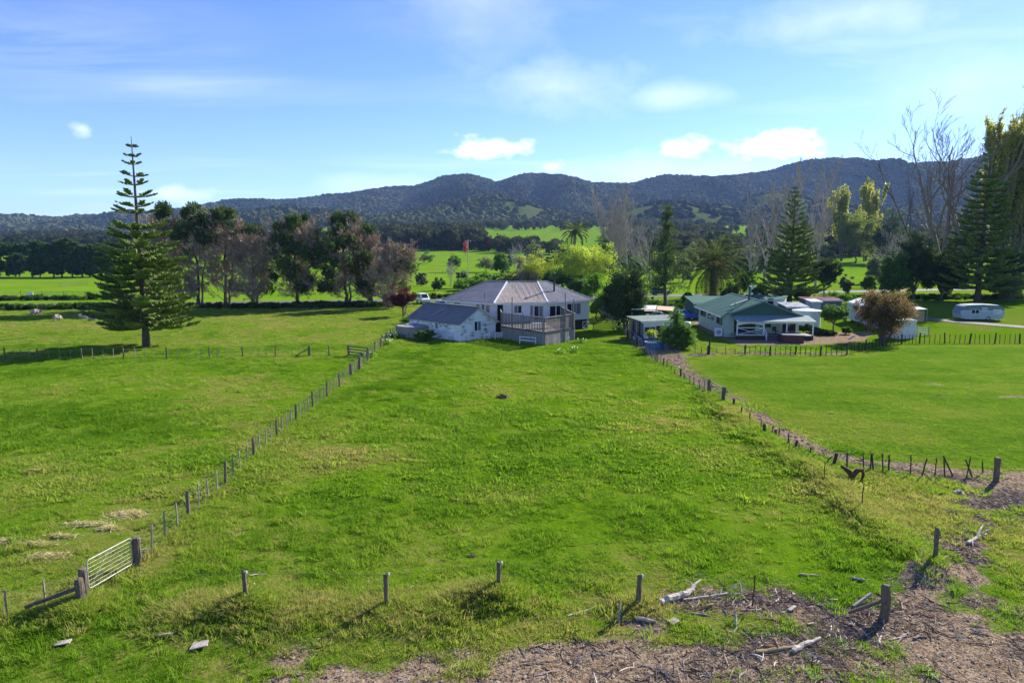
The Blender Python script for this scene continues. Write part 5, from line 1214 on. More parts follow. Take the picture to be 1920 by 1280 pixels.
def norfolk(label, base, tiers, ztop, r0, seed=0, low=0.0, mname='norfolk', dens=1.0, thick=0.075, lift=0.0):
    th = Thing('norfolk_pine', label, 'tree', base)
    b = np.array(base); zs = np.linspace(0, ztop, 12); P_ = np.stack([b[0] + 0.12 * np.sin(zs / 4 + seed), b[1] + 0 * zs, b[2] + zs], 1)
    P_[:, 0] = b[0]
    rr = r0 * (1 - zs / ztop) ** 0.85 + 0.03; rr[0] *= 1.3; P_[0, 2] -= 0.3
    wood, fol = MB().path(P_, rr, 9), MB()
    for ti, (z, rad) in enumerate(tiers):
        nb = 5 if rad < 1.2 else 6 if rad < 3.3 else 9
        a0 = rng.random() * 6.28
        up = 0.34 - 0.30 * min(1, rad / 5.5) + lift
        for k in range(nb):
            if rng.random() < 0.07: continue
            a = a0 + k * 6.283 / nb + rng.normal() * 0.1; o = np.array([math.cos(a), math.sin(a), 0]); sd = np.array([-o[1], o[0], 0])
            rk = rad * rng.uniform(0.72, 1.08); s = np.linspace(0, 1, 8); up_ = up + rng.normal() * 0.05
            zz = rk * (up_ * s - (0.07 if rad > 3 else 0.04) * np.sin(s * 3.1) + 0.06 * s ** 3)
            pts = b + np.array([0, 0, z]) + o * (s * rk)[:, None] + np.array([0, 0, 1]) * zz[:, None]
            wood.path(pts, 0.055 * (1 - s) * min(1, rad / 3 + 0.3) + 0.012, 4, caps=False)
            m = max(10, int(rk / 0.16 * dens))
            f = np.sort(0.42 + 0.58 * rng.random(m)) if rad < 3.2 else np.sort(0.12 + 0.88 * rng.random(m))
            q = np.stack([np.interp(f, s, pts[:, i]) for i in range(3)], 1)
            for sg in (-1, 1, 0):
                ln = ((0.30 if rad > 3.2 else 0.18) + (0.24 if rad > 3.2 else 0.16) * rk ** 0.7) * np.clip(np.sin(np.clip((f - 0.05) * 3.0, 0.25, 2.9)) + 0.12, 0.25, 1) * rng.uniform(0.7, 1.2, m)
                d = unit(sd * sg * 0.95 + o * 0.75 + np.array([0, 0, 0.30 if sg else 0.75]) + rng.normal(size=(m, 3)) * 0.14)
                if sg == 0: ln = ln * 0.55
                mid = q + d * ln[:, None] * 0.55; end = mid + unit(d + np.array([0, 0, 0.45])) * ln[:, None] * 0.5
                t = np.clip(0.25 + 0.5 * rng.random(m) + 0.2 * (sg == 0), 0, 1)
                fol.tubes(q, mid, thick * 0.7, thick, 3, t); fol.tubes(mid, end, thick, thick * 0.25, 3, t)
    th.part('trunk', wood, M['bark'], smooth=True); th.part('foliage', fol, LEAF[mname]); return th
def pxtiers(base, rows): return [(zat(base.y, v) - base.z, hw * base.y / FPX) for v, hw in rows]
b_ = GT(275, 649)
norfolk('tall norfolk pine with open upper tiers standing alone behind the paddock fence', b_, pxtiers(b_, [(276, 11), (294, 15), (309, 18), (331, 26), (347, 29), (370, 40), (388, 40), (400, 48), (428, 54), (446, 58), (464, 64), (478, 74), (488, 82), (500, 72), (510, 80), (521, 84), (533, 84), (545, 88), (557, 92), (570, 90), (582, 94), (594, 98), (606, 94), (612, 86)]), zat(b_.y, 256) - b_.z, 0.36, low=0.1, dens=1.2, thick=0.085)
b_ = GT(1480, 566)
norfolk('mid sized norfolk pine behind the cabin and beside the bare poplars', b_, pxtiers(b_, [(354 + i * 8.7, 5 + i * 2.75) for i in range(24)]), zat(b_.y, 345) - b_.z, 0.42, 3, 0.4, 'norfolk', 0.8, 0.14, 0.16)
b_ = GT(1832, 566)
norfolk('massive dark norfolk pine behind the old caravan', b_, pxtiers(b_, [(280, 7), (292, 14), (304, 18), (318, 25), (333, 30), (348, 38)] + [(360 + i * 10, 34 + i * 2.5) for i in range(19)]), zat(b_.y, 272) - b_.z, 0.55, 5, 0.4, 'norfolk', 0.7, 0.16, 0.05)

def conifer(label, u, vb, vt, hwpx, mname='cypress', name='conifer'):
    """spreading pine: tiers of drooping sprays round one trunk"""
    b = GT(u, vb); h = zat(b.y, vt) - b.z; rad = hwpx * b.y / FPX
    th = Thing(name, label, 'tree', b); tm, lf = MB(), MB()
    trunk(tm, b, b + V3((0, 0, h)), 0.35, 0.04, 0.08, 10); B0 = np.array(b)
    for i in range(46):
        f = (i + rng.random()) / 46; z = h * (0.2 + 0.79 * f); r = rad * (1 - f) ** 0.8 * rng.uniform(0.55, 1.1) + 0.25
        a = rng.random() * 6.283; o = np.array([math.cos(a), math.sin(a), 0]); s = np.linspace(0, 1, 6)
        pts = B0 + np.array([0, 0, z]) + o * (s * r)[:, None] + np.array([0, 0, 1]) * (r * (0.25 * s - 0.1 * s ** 2))[:, None]
        tm.path(pts, 0.06 * (1 - s) + 0.012, 4, caps=False)
        k = max(2, int(r / 0.5)); C = [pts[min(5, 1 + int(j * 5 / k))] + rng.normal(size=3) * 0.3 for j in range(k)]
        cloud(lf, C, [0.55 + 0.14 * r] * k, 34, 0.55, 0.15, 0.5, 0.7)
    th.part('trunk', tm, M['bark']); th.part('crown', lf, LEAF[mname]); return th
conifer('tall dark shaggy conifer between the bushes and the palm', 1246, 584, 386, 46)

def leafy(name, label, cat, base, trunk_h, lobes, L, W, mname, nclump, per, r0=0.25, up=0.3, squash=0.8, out=0.6, bark='bark', group=None, crown_name='crown', stems=1):
    """trunk with limbs, crown of leaf clumps spread through several lobes (dx, dy, dz, rx, rz)"""
    base = V3(base); th = Thing(name, label, cat, base, group); tm, lf = MB(), MB(); B0 = np.array(base)
    tops = []
    for k in range(stems):
        o = rng.normal(size=3) * (0.25 if stems > 1 else 0); o[2] = 0
        tops.append(trunk(tm, B0 + o, B0 + o * 2 + np.array([0, 0, trunk_h]), r0, r0 * 0.6, 0.05 * trunk_h, 6)[-1])
    for dx, dy, dz, rx, rz_ in lobes:
        c = B0 + np.array([dx, dy, dz])
        n = max(3, int(nclump * 1.45)); per_ = per * 1.4; C = ellipsoid(n, c, (rx, rx, rz_), 0.35); C = c + (C - c) * np.where(rng.random((n, 1)) < 0.18, 1.22, 1.0)
        t = tops[rng.integers(0, len(tops))]; tm.path(np.linspace(t - np.array([0, 0, 0.2 * trunk_h]), c, 5) + rng.normal(size=(5, 3)) * 0.05 * rx * np.array([[0], [1], [1], [1], [1]]), np.linspace(r0 * 0.55, 0.03, 5), 5)
        for q in C[: n // 2]: tm.tubes([c], [q], 0.05, 0.015, 4)
        cloud(lf, C, rng.uniform(0.22, 0.42, n) * (rx + rz_) / 2, per_, L, W, up, squash, out)
    th.part('trunk', tm, M[bark]); th.part(crown_name, lf, LEAF[mname]); return th
def px_leafy(name, label, u, vb, vt, hw, mname, cat='tree', tf=0.3, lob=4, L=0.4, W=0.22, nclump=12, per=60, Y=None, up=0.3, r0=0.2, group=None, bark='bark', out=0.6, **kw):
    b = GT(u, vb)
    if Y is not None: b = at(u, vb, Y); b.z = hz(b.x, Y)
    h = zat(b.y, vt) - b.z; r = hw * b.y / FPX; ch = h * (1 - tf)
    lobes = [(0, 0, h - ch * 0.42, r * 0.72, ch * 0.42)]
    for k in range(lob):
        a = k * 6.283 / lob + rng.random(); lobes.append((math.cos(a) * r * 0.5, math.sin(a) * r * 0.5, h * tf + ch * rng.uniform(0.25, 0.6), r * rng.uniform(0.42, 0.58), ch * rng.uniform(0.24, 0.36)))
    return leafy(name, label, cat, b, max(h * tf * 1.3, 0.3), lobes, L, W, mname, nclump, per, r0, up, group=group, bark=bark, out=out, **kw)

def cypress(label, u, vb, vt, hw, topf=0.35, lean=0.0, twigs=1.0, green=1.0, side=0.0, topw=0.5, name='cypress_tree'):
    """half dead cypress: bare brown twig mass below, dark green sprays on top"""
    b = GT(u, vb); h = zat(b.y, vt) - b.z; r = 1.2 * hw * b.y / FPX; B0 = np.array(b)
    th = Thing(name, label, 'tree', b, 'half dead cypress row along the road'); tm, tw, lf = MB(), MB(), MB()
    top = B0 + np.array([lean * h, 0, h * 0.9]); sp = trunk(tm, B0, top, 0.34, 0.07, 0.18, 9)
    if rng.random() < 0.6: trunk(tm, B0 + np.array([0.5, 0.2, 0]), B0 + np.array([lean * h + r * 0.35, 0.3, h * 0.75]), 0.22, 0.05, 0.2, 8)
    br = Br()
    for i in range(int(64 * twigs)):
        f = 0.06 + 0.78 * rng.random(); q = np.array([np.interp(f, np.linspace(0, 1, 9), sp[:, k]) for k in range(3)])
        a = rng.random() * 6.283; wid = r * (0.95 - 0.45 * abs(f - 0.45)) * rng.uniform(0.55, 1.05)
        br.grow(q, (math.cos(a), math.sin(a), rng.uniform(0.3, 0.9)), wid, 0.07, 0, 2, [6, 5], 0.75, 0.25, seg=3, shrink=0.5)
    br.into(tw, 0.022, 3)
    A, B_ = br.tips(2)
    if len(A):                                     # fine dead sprays
        n = min(len(A) * 3, 11000); k = rng.integers(0, len(A), n); d = unit(B_[k] - A[k]) + rng.normal(size=(n, 3)) * 0.5 + np.array([0, 0, 0.3])
        tw.leaves(B_[k] + rng.normal(size=(n, 3)) * 0.12, d, rng.uniform(0.4, 1.0, n), rng.uniform(0.04, 0.10, n), rng.random(n))
    k = int(26 * green); C, Rr = [], []
    for i in range(k):
        f = 1 - topf * rng.random() ** 1.0; a = rng.random() * 6.283; w_ = r * topw * (1.15 - 0.75 * (f - 1 + topf) / max(topf, 0.01)) * rng.random() ** 0.6
        C.append(B0 + np.array([lean * h * f + math.cos(a) * w_, math.sin(a) * w_, h * f * 0.97])); Rr.append(rng.uniform(0.6, 1.15))
    for i in range(int(26 * side)):
        f = rng.uniform(0.18, 0.75); a = rng.random() * 6.283; w_ = r * rng.uniform(0.5, 0.95)
        C.append(B0 + np.array([lean * h * f + math.cos(a) * w_, math.sin(a) * w_, h * f])); Rr.append(rng.uniform(0.7, 1.3))
    cloud(lf, np.array(C), np.array(Rr) * 1.2, 150, 0.75, 0.22, 0.9, 1.0, 0.7)
    th.part('trunk', tm, M['bark']); th.part('dead_twigs', tw, LEAF['twig']); th.part('green_sprays', lf, LEAF['cypress']); return th
for a in (('brown half dead cypress partly behind the tall norfolk pine', 318, 577, 384, 44, 0.22, 0, 1.2, 0.8, 0.1, 0.55),
          ('cypress with dense dark green head over brown twigs, next after the norfolk pine', 372, 577, 381, 40, 0.34, 0.01, 1.1, 1.5, 0.1, 0.75),
          ('cypress whose green head leans toward the gap, third of the row', 424, 576, 387, 44, 0.25, 0.02, 1.1, 1.3, 0.1, 0.85),
          ('leafless brown cypress fan standing before the gap in the row', 478, 576, 424, 46, 0.12, 0, 1.9, 0.15, 0.0, 0.5),
          ('broad dark cypress with pale dead top, just right of the gap', 558, 574, 402, 52, 0.4, 0, 1.3, 1.5, 1.5, 0.95),
          ('fullest dark green cypress of the row', 648, 573, 400, 52, 0.5, 0, 0.9, 2.4, 1.5, 0.85),
          ('slim brown twiggy cypress at the end of the row', 694, 572, 420, 30, 0.1, 0, 1.3, 0.15, 0.1, 0.5),
          ('leaning twiggy cypress behind the red leaved shrub', 728, 576, 452, 44, 0.4, 0.22, 1.2, 0.5, 0.25, 0.5)):
    cypress(*a)
px_leafy('red_shrub', 'dark red leaved shrub behind the peeling shed', 756, 593, 541, 30, 'red', 'shrub', 0.3, 5, 0.3, 0.2, 12, 42, stems=3, r0=0.1)

# shelterbelt of the far left paddock
ORD = ['first', 'second', 'third', 'fourth', 'fifth', 'sixth', 'seventh', 'eighth', 'ninth', 'tenth', 'eleventh', 'twelfth', 'thirteenth', 'fourteenth']
for i in range(14):
    u = -32 + i * 18.5 + rng.normal() * 2; b = at(u, 520, 258 + rng.normal() * 1.5); b.z = 0.0
    h = 12.9 + rng.normal() * 1.2; lob = [(rng.normal() * 0.7, rng.normal() * 0.7, h * f, 3.3 * (1.05 - 0.3 * f), 1.7) for f in (0.22, 0.36, 0.5, 0.64, 0.78, 0.9)]
    leafy('shelter_tree', 'dark shelterbelt tree, %s from the left end of the trimmed row' % ORD[i], 'tree', b, 3.4, lob, 1.0, 0.45, 'hedge', 18, 40, 0.32, 0.25, 0.55, 0.9, group='shelterbelt row in the far left paddock')

def bare(label, u, vb, vt, ln, r0, maxlev, kids, ang, up, lean=(0, 0, 0), bark='bark_pale', minr=0.02, first=(0, 0, 1), seg=5, shrink=0.62, name='bare_tree', Y=None, stems=1, leaf=None, wob=0.14, leafn=0, LW=(0.4, 0.25), spread=0.25):
    b = GT(u, vb)
    if Y is not None: b = at(u, vb, Y); b.z = hz(b.x, Y)
    h = zat(b.y, vt) - b.z; th = Thing(name, label, 'tree', b); br = Br()
    for k in range(stems):
        f = np.array(first, float) + (rng.normal(size=3) * spread if stems > 1 else 0); f[2] = abs(f[2])
        br.grow(np.array(b) + np.array([0, 0, -0.3]) + (rng.normal(size=3) * np.array([0.4, 0.4, 0]) if stems > 1 else 0), f, h * ln, r0 * (1 if k == 0 else rng.uniform(0.6, 0.95)), 0, maxlev, kids, ang, up, lean, seg, 0.35, shrink, wob)
    # bring the skeleton to the height seen in the photograph
    A, B_ = np.array(br.A), np.array(br.B); zt = max(B_[:, 2].max() - b.z, 0.1); s = h / zt
    br.A = list((A - np.array(b)) * np.array([1, 1, s]) + np.array(b)); br.B = list((B_ - np.array(b)) * np.array([1, 1, s]) + np.array(b))
    t1, t2 = MB(), MB(); br.into(t1, minr, 6, lambda l: l < 2); br.into(t2, minr, 3, lambda l: l >= 2)
    th.part('trunk', t1, M[bark], smooth=True)
    if t2.n: th.part('twigs', t2, M[bark])
    if leaf:
        A, B_ = br.tips(maxlev - 1); k = rng.integers(0, len(A), leafn); f = rng.random((leafn, 1))
        lf = MB().leaves(A[k] + (B_[k] - A[k]) * f + rng.normal(size=(leafn, 3)) * 0.3, rng.normal(size=(leafn, 3)) + np.array([0, 0, 0.8]), LW[0] * rng.uniform(0.6, 1.3, leafn), LW[1] * rng.uniform(0.6, 1.3, leafn), rng.random(leafn))
        th.part('leaves', lf, LEAF[leaf])
    return th
bare('huge bare wind swept tree rising above the dark trees', 1775, 552, 166, 0.72, 0.85, 4, [5, 4, 4, 4], 0.48, 0.34, (0.09, 0, 0.03), 'bark_mid', 0.036, (-0.03, 0, 1), 7, 0.58, stems=5, wob=0.12, spread=0.27)
bare('thin bare crooked tree left of the huge bare tree', 1712, 550, 250, 0.8, 0.26, 3, [6, 5, 4], 0.5, 0.2, (0.02, 0, 0), 'bark', 0.025, (-0.08, 0, 1), 7, 0.42, stems=1, wob=0.16)
for u, vt, vb, lab in ((1432, 318, 548, 'slender bare poplar nearest the palm'), (1468, 292, 547, 'bare poplar standing behind the mid sized norfolk pine'), (1528, 290, 546, 'tallest pale bare poplar right of the mid sized norfolk pine'), (1408, 356, 549, 'short bare poplar beside the palm')):
    bare(lab, u, vb, vt, 0.85, 0.34, 3, [18, 8, 5], 0.52, 0.38, (0, 0, 0.1), 'bark_pale', 0.045, (0, 0, 1), 8, 0.38, wob=0.07, name='bare_poplar')
bare('bare pale tree leaning left behind the yellow green willow', 1172, 540, 346, 0.7, 0.34, 3, [14, 9, 6], 0.45, 0.32, (-0.06, 0, 0.1), 'bark_pale', 0.048, (-0.25, 0, 1), 6, 0.5, stems=2, wob=0.08)
bare('small bare fruit tree behind the house roof', 968, 532, 448, 0.6, 0.16, 3, [7, 6, 5], 0.5, 0.25, (0, 0, 0), 'bark_pale', 0.02, stems=2)
bare('grey bare shrub in front of the dark bush', 1148, 617, 560, 0.6, 0.05, 3, [6, 5, 3], 0.4, 0.2, (0.03, 0, 0), 'bark_pale', 0.014, stems=5, name='bare_shrub')
bare('low pinkish bare tree among the paddock shrubs', 846, 538, 488, 0.6, 0.10, 3, [6, 6, 4], 0.5, 0.2, (0, 0, 0), 'bark_pale', 0.02, stems=2)
bare('spreading bare tree at the edge of the right paddock', 1672, 536, 420, 0.55, 0.2, 3, [8, 7, 5], 0.6, 0.15, (-0.04, 0, 0), 'bark_pale', 0.024, stems=2)
bare('pale bare tree behind the dark conifer', 1222, 545, 402, 0.7, 0.2, 3, [8, 6, 5], 0.45, 0.25, (-0.1, 0, 0), 'bark_pale', 0.024, (-0.2, 0, 1), stems=2)
# columnar poplars with thin yellow leaf
for u, vb, vt, r0, st, n, lab in ((1884, 556, 196, 0.5, 5, 9000, 'tall yellowing poplar at the right edge'), (1926, 556, 212, 0.5, 4, 9000, 'yellowing poplar half cut off by the right edge')):
    bare(lab, u, vb, vt, 0.85, r0, 3, [20, 7, 4], 0.45, 0.62, (0.0, 0, 0.14), 'bark_mid', 0.03, (0, 0, 1), 8, 0.34, 'poplar', None, st, 'poplar', 0.06, n * 3, (0.46, 0.34), 0.1)
for u, vt, lab in ((1577, 346, 'shorter yellow green poplar beyond the paddock'), (1622, 331, 'taller yellow brown poplar beyond the paddock')):
    bare(lab, u, 484, vt, 0.9, 0.5, 3, [20, 7, 4], 0.5, 0.6, (0, 0, 0.2), 'bark', 0.05, (0, 0, 1), 8, 0.34, 'poplar', 430, 4, 'poplar', 0.05, 8000, (1.0, 0.75), 0.1)
# willows and big leafy trees
px_leafy('willow_tree', 'rounded bright yellow green willow behind the house', 1102, 550, 438, 60, 'willow', tf=0.02, lob=9, L=0.34, W=0.2, nclump=16, per=62, r0=0.3, bark='bark_pale')
px_leafy('willow_tree', 'looser green willow to the left of the bright one', 1018, 545, 460, 48, 'willow_mid', tf=0.06, lob=8, L=0.34, W=0.15, nclump=14, per=50, r0=0.25, bark='bark_pale', up=0.9, out=0.3)
px_leafy('willow_tree', 'broad pale green willow beyond the right paddock', 1604, 486, 388, 40, 'willow_dull', tf=0.12, lob=7, L=1.0, W=0.55, nclump=16, per=46, Y=400, r0=0.5, up=0.6)
px_leafy('willow_tree', 'soft grey green willow left of the paddock poplars', 1524, 490, 426, 34, 'grey', tf=0.15, lob=6, L=0.9, W=0.45, nclump=14, per=42, Y=385, r0=0.4, up=0.6)
px_leafy('evergreen_tree', 'round dark evergreen right of the pale willow', 1668, 486, 394, 38, 'dark', tf=0.12, lob=7, L=0.9, W=0.6, nclump=16, per=46, Y=390, r0=0.5)
px_leafy('evergreen_tree', 'dense dark evergreen bush between house and junk shelter', 1168, 618, 482, 46, 'dark', tf=0.06, lob=9, L=0.36, W=0.16, nclump=18, per=62, r0=0.22, up=0.5, stems=3)
px_leafy('evergreen_tree', 'low dark bush filling behind the paling fence', 1126, 602, 545, 26, 'bush', tf=0.1, lob=6, L=0.3, W=0.16, nclump=12, per=50, r0=0.12, stems=3)
px_leafy('evergreen_tree', 'small round dark pine beside the far road', 1544, 556, 480, 27, 'dark', tf=0.2, lob=6, L=0.42, W=0.2, nclump=16, per=60, r0=0.2)
for u, vb, vt, hw, m_, lab in ((1672, 563, 470, 26, 'bush', 'dark leafy tree at the left end of the dark belt'), (1712, 562, 438, 40, 'dark', 'broad dark tree in the belt, left of the massive norfolk pine'), (1764, 562, 452, 38, 'dark', 'dark tree directly left of the massive norfolk pine trunk'), (1886, 562, 470, 40, 'dark', 'dark tree directly right of the massive norfolk pine trunk'), (1925, 560, 455, 40, 'bush', 'leafy tree of the belt at the right edge')):
    px_leafy('belt_tree', lab, u, vb, vt, hw, m_, tf=0.1, lob=8, L=0.5, W=0.26, nclump=16, per=55, r0=0.3, group='dark tree belt behind the caravan')
# shrubs and garden trees near the houses
px_leafy('garden_tree', 'small round green tree on the gravel by the tank', 1562, 622, 570, 27, 'bush', tf=0.28, lob=6, L=0.2, W=0.11, nclump=16, per=60, r0=0.12)
b_ = GT(1655, 640); h_ = zat(b_.y, 543); r_ = 55 * b_.y / FPX
leafy('domed_bush', 'large domed bush with bronze new leaves beside the long cabin', 'bush', b_, 1.8, [(0, 0, h_ * 0.60, r_ * 0.95, h_ * 0.37)] + [(math.cos(k) * r_ * 0.45, math.sin(k) * r_ * 0.45, h_ * 0.62, r_ * 0.5, h_ * 0.33) for k in np.arange(0, 6.2, 0.9)] + [(0, 0, h_ * 0.25, r_ * 0.55, h_ * 0.2)], 0.2, 0.13, 'bronze', 24, 60, 0.16, 0.5, 0.9, 0.9, stems=4)
for u, vb, vt, hw, m_, lab, tf in ((1513, 624, 607, 16, 'dark', 'low dark purple shrub before the round tank', 0.1), (1546, 628, 617, 22, 'dark', 'low clipped edging plants under the small round tree', 0.05), (1587, 627, 612, 9, 'bright', 'small green shrub right of the small round tree', 0.1),
        (885, 545, 516, 40, 'bright', 'bright green hedge behind the slate roof', 0.1), (945, 543, 512, 34, 'bush', 'green shrub behind the ridge of the house', 0.1), (853, 512, 476, 15, 'bush', 'round olive bush in the far paddock', 0.15), (913, 512, 480, 22, 'grey', 'grey green bush beside the power pole', 0.1), (1068, 548, 500, 26, 'bush', 'dark undergrowth below the bright willow', 0.1),
        (1394, 552, 500, 26, 'bright', 'green shrubs right of the palm', 0.1), (1425, 560, 530, 18, 'grey', 'flowering pale shrub behind the cabin', 0.1), (1586, 552, 515, 14, 'grey', 'wispy shrub along the paddock edge', 0.1), (1628, 552, 512, 14, 'bush', 'thin dark shrub further along the paddock edge', 0.1), (1568, 562, 548, 34, 'bright', 'low bright hedge along the road behind the long cabin', 0.05),
        (1215, 592, 558, 24, 'bush', 'dark low bush behind the carport', 0.1), (1290, 572, 545, 14, 'bush', 'dark shrub left of the palm trunk', 0.1), (1370, 566, 530, 22, 'dark', 'dark shrub below the palm', 0.1), (1505, 568, 535, 16, 'bush', 'shrub at the foot of the mid sized norfolk pine', 0.1), (1110, 565, 505, 22, 'bright', 'yellow green bush right of the flue', 0.1), (733, 579, 545, 18, 'twig', 'brown twiggy bush left of the red leaved shrub', 0.1),
        (962, 545, 505, 26, 'willow_dull', 'pale green shrub straight behind the ridge cap', 0.05), (1040, 548, 500, 28, 'bush', 'leafy green shrub under the looser willow', 0.05), (905, 541, 506, 22, 'bright', 'fresh green bush left of the power pole foot', 0.05), (992, 546, 502, 24, 'twig', 'brown twiggy shrub behind the rust streaked roof', 0.05), (868, 540, 503, 15, 'grey', 'pale twiggy shrub near the power pole', 0.1), (822, 545, 520, 14, 'bush', 'small dark shrub by the road near the van', 0.1), (1085, 556, 515, 24, 'bush', 'dark green shrub near the flue', 0.05), (790, 536, 508, 12, 'grey', 'pale shrub behind the white van', 0.1), (742, 512, 494, 10, 'bush', 'small bush beside the long low farmhouse', 0.1), (800, 500, 470, 16, 'bush', 'dark bush near the far fence line', 0.1), (232, 577, 535, 22, 'bush', 'leafy bush behind the norfolk pine trunk', 0.1), (796, 638, 617, 19, 'bush', 'leafy shrub between the tank and the shed wall', 0.05), (1895, 566, 500, 30, 'grey', 'grey flecked shrub at the right end of the belt', 0.1)):
    px_leafy('shrub', lab, u, vb, vt, hw, m_, 'shrub', tf, 5, 0.3 * (1 if vb > 560 else 1.4), 0.17 * (1 if vb > 560 else 1.4), 11, 46, r0=0.08, stems=3)
for i, (u, vb, vt, hw, m_, lab) in enumerate(((1195, 535, 478, 22, 'bush', 'leafy tree between the willow and the dark conifer'), (1280, 530, 470, 22, 'grey', 'grey green tree right of the dark conifer'), (1292, 520, 452, 18, 'grey', 'tall broad tree left of the palm crown'), (1400, 520, 452, 22, 'grey', 'broad green tree right of the palm crown'), (1440, 530, 452, 26, 'grey', 'soft green tree left of the mid sized norfolk pine'), (1500, 525, 455, 24, 'willow_dull', 'pale green tree right of the mid sized norfolk pine'), (1060, 520, 452, 22, 'bush', 'dark leafy tree behind the gap of the two willows'), (1130, 522, 440, 24, 'bush', 'dark leafy tree behind the bright willow'), (940, 520, 468, 18, 'bush', 'round tree behind the power pole paddock'), (1000, 512, 450, 20, 'grey', 'grey leafy tree behind the small bare fruit tree'), (1352, 505, 430, 18, 'dark', 'dark evergreen showing above the palm'), (1640, 532, 470, 22, 'grey', 'grey leafy tree at the right end of the paddock'), (985, 528, 478, 20, 'twig', 'brown budding shrub behind the ridge'))):
    px_leafy('paddock_tree', lab, u, vb, vt, hw, m_, 'tree', 0.12, 6, 0.55, 0.34, 12, 40, r0=0.2, up=0.4)
# palm
def palm():
    b = GT(1336, 566); zc = zat(b.y, 496); L_ = 80 * b.y / FPX
    th = Thing('palm_tree', 'stout date palm with arching fronds behind the green roofed house', 'palm tree', b)
    B0 = np.array(b); z = np.linspace(-0.2, zc, 24); th.part('trunk', MB().path(np.stack([B0[0] + 0 * z, B0[1] + 0 * z, z], 1), 0.55 + 0.09 * (np.arange(24) % 2) + 0.25 * sstep(zc - 2.5, zc, z), 12), M['bark'])
    gr, dd = MB(), MB()
    for i in range(135):
        f = i / 135; el = R(80) - R(160) * f ** 0.9; a = i * 2.399; o = np.array([math.cos(a), math.sin(a), 0]); ln = L_ * rng.uniform(0.85, 1.1) * (0.9 if el > 0.8 else 1)
        s = np.linspace(0, 1, 9); e = el - 1.15 * s ** 1.4; dr = np.cos(e)[:, None] * o + np.sin(e)[:, None] * np.array([0, 0, 1]); p = B0 + np.array([0, 0, zc]) + np.cumsum(dr, 0) * ln / 9
        mb = gr if f < 0.8 else dd; mb.path(p, 0.05 * (1 - s) + 0.01, 3, caps=False)
        m = 34; k = np.linspace(0.12, 1, m); q = np.stack([np.interp(k, s, p[:, j]) for j in range(3)], 1); t = np.stack([np.interp(k, s, dr[:, j]) for j in range(3)], 1); sd = unit(np.cross(t, np.array([0, 0, 1.0])))
        for sg in (-1, 1):
            l = 0.75 * np.sin(np.clip(k * 2.9, 0.35, 2.8)) + 0.12; d = unit(sd * sg + t * 0.8 + np.array([0, 0, 0.15])); mb.leaves(q + d * l[:, None] / 2, d, l, 0.085, np.clip(rng.normal(0.5 - 0.2 * f, 0.2), 0, 1))
    th.part('fronds', gr, LEAF['palm']); th.part('dead_fronds', dd, LEAF['dead'])
    fr = MB(); C = B0 + np.array([0, 0, zc]) + np.array([[0.9, -0.9, 0.2], [-0.9, -0.9, 0.3], [0.2, -1.2, 0.5], [1.3, -0.4, 0.4]]); cloud(fr, C, [0.5] * 4, 60, 0.3, 0.15, -0.3); th.part('fruit_stalks', fr, LEAF['orange'])
palm()
b_ = at(1078, 470, 330); b_.z = hz(b_.x, 330)
def palm_far(b, zc, L_):
    th = Thing('palm_tree', 'distant palm crown showing over the bright willow', 'palm tree', b); B0 = np.array(b); gr = MB()
    th.part('trunk', MB().path([B0, B0 + np.array([0, 0, zc])], 0.5, 8), M['bark'])
    for i in range(44):
        el = R(80) - R(120) * i / 44; a = i * 2.399; o = np.array([math.cos(a), math.sin(a), 0]); s = np.linspace(0, 1, 7); e = el - 1.0 * s ** 1.4
        p = B0 + np.array([0, 0, zc]) + np.cumsum(np.cos(e)[:, None] * o + np.sin(e)[:, None] * np.array([0, 0, 1]), 0) * L_ / 7
        gr.leaves(p, np.gradient(p, axis=0), L_ / 4, 0.9, rng.random())
    th.part('fronds', gr, LEAF['palm'])
palm_far(b_, at(1078, 436, 330).z - b_.z, 28 * 330 / FPX)
# cabbage trees and sword leaved plants
def rosette(mb, c, n, ln, w, el0=85, el1=-25):
    a = rng.random(n) * 6.283; e = R(el1) + (R(el0) - R(el1)) * rng.random(n) ** 0.8; d = np.stack([np.cos(a) * np.cos(e), np.sin(a) * np.cos(e), np.sin(e)], 1); l = ln * rng.uniform(0.7, 1.1, n); t = rng.random(n)
    mb.leaves(np.array(c) + d * l[:, None] * 0.35, d, l * 0.75, w, t); d2 = unit(d + np.array([0, 0, -0.5])); mb.leaves(np.array(c) + d * l[:, None] * 0.65 + d2 * l[:, None] * 0.2, d2, l * 0.5, w * 0.8, t)
def spiky(name, label, cat, base, heads, ln, w, mname, n=90, group=None):
    th = Thing(name, label, cat, base, group); st, lf = MB(), MB(); B0 = np.array(base)
    for dx, dy, z in heads:
        if z > 0.5: st.path([B0 + np.array([dx * 0.3, dy * 0.3, -0.2]), B0 + np.array([dx * 0.8, dy * 0.8, z * 0.6]), B0 + np.array([dx, dy, z])], [0.13, 0.1, 0.08], 6)
        rosette(lf, B0 + np.array([dx, dy, z]), n, ln, w)
    if st.n: th.part('stem', st, M['bark'])
    th.part('leaves', lf, LEAF[mname]); return th
b_ = GT(1272, 658) + V3((0, 1.4, 0))
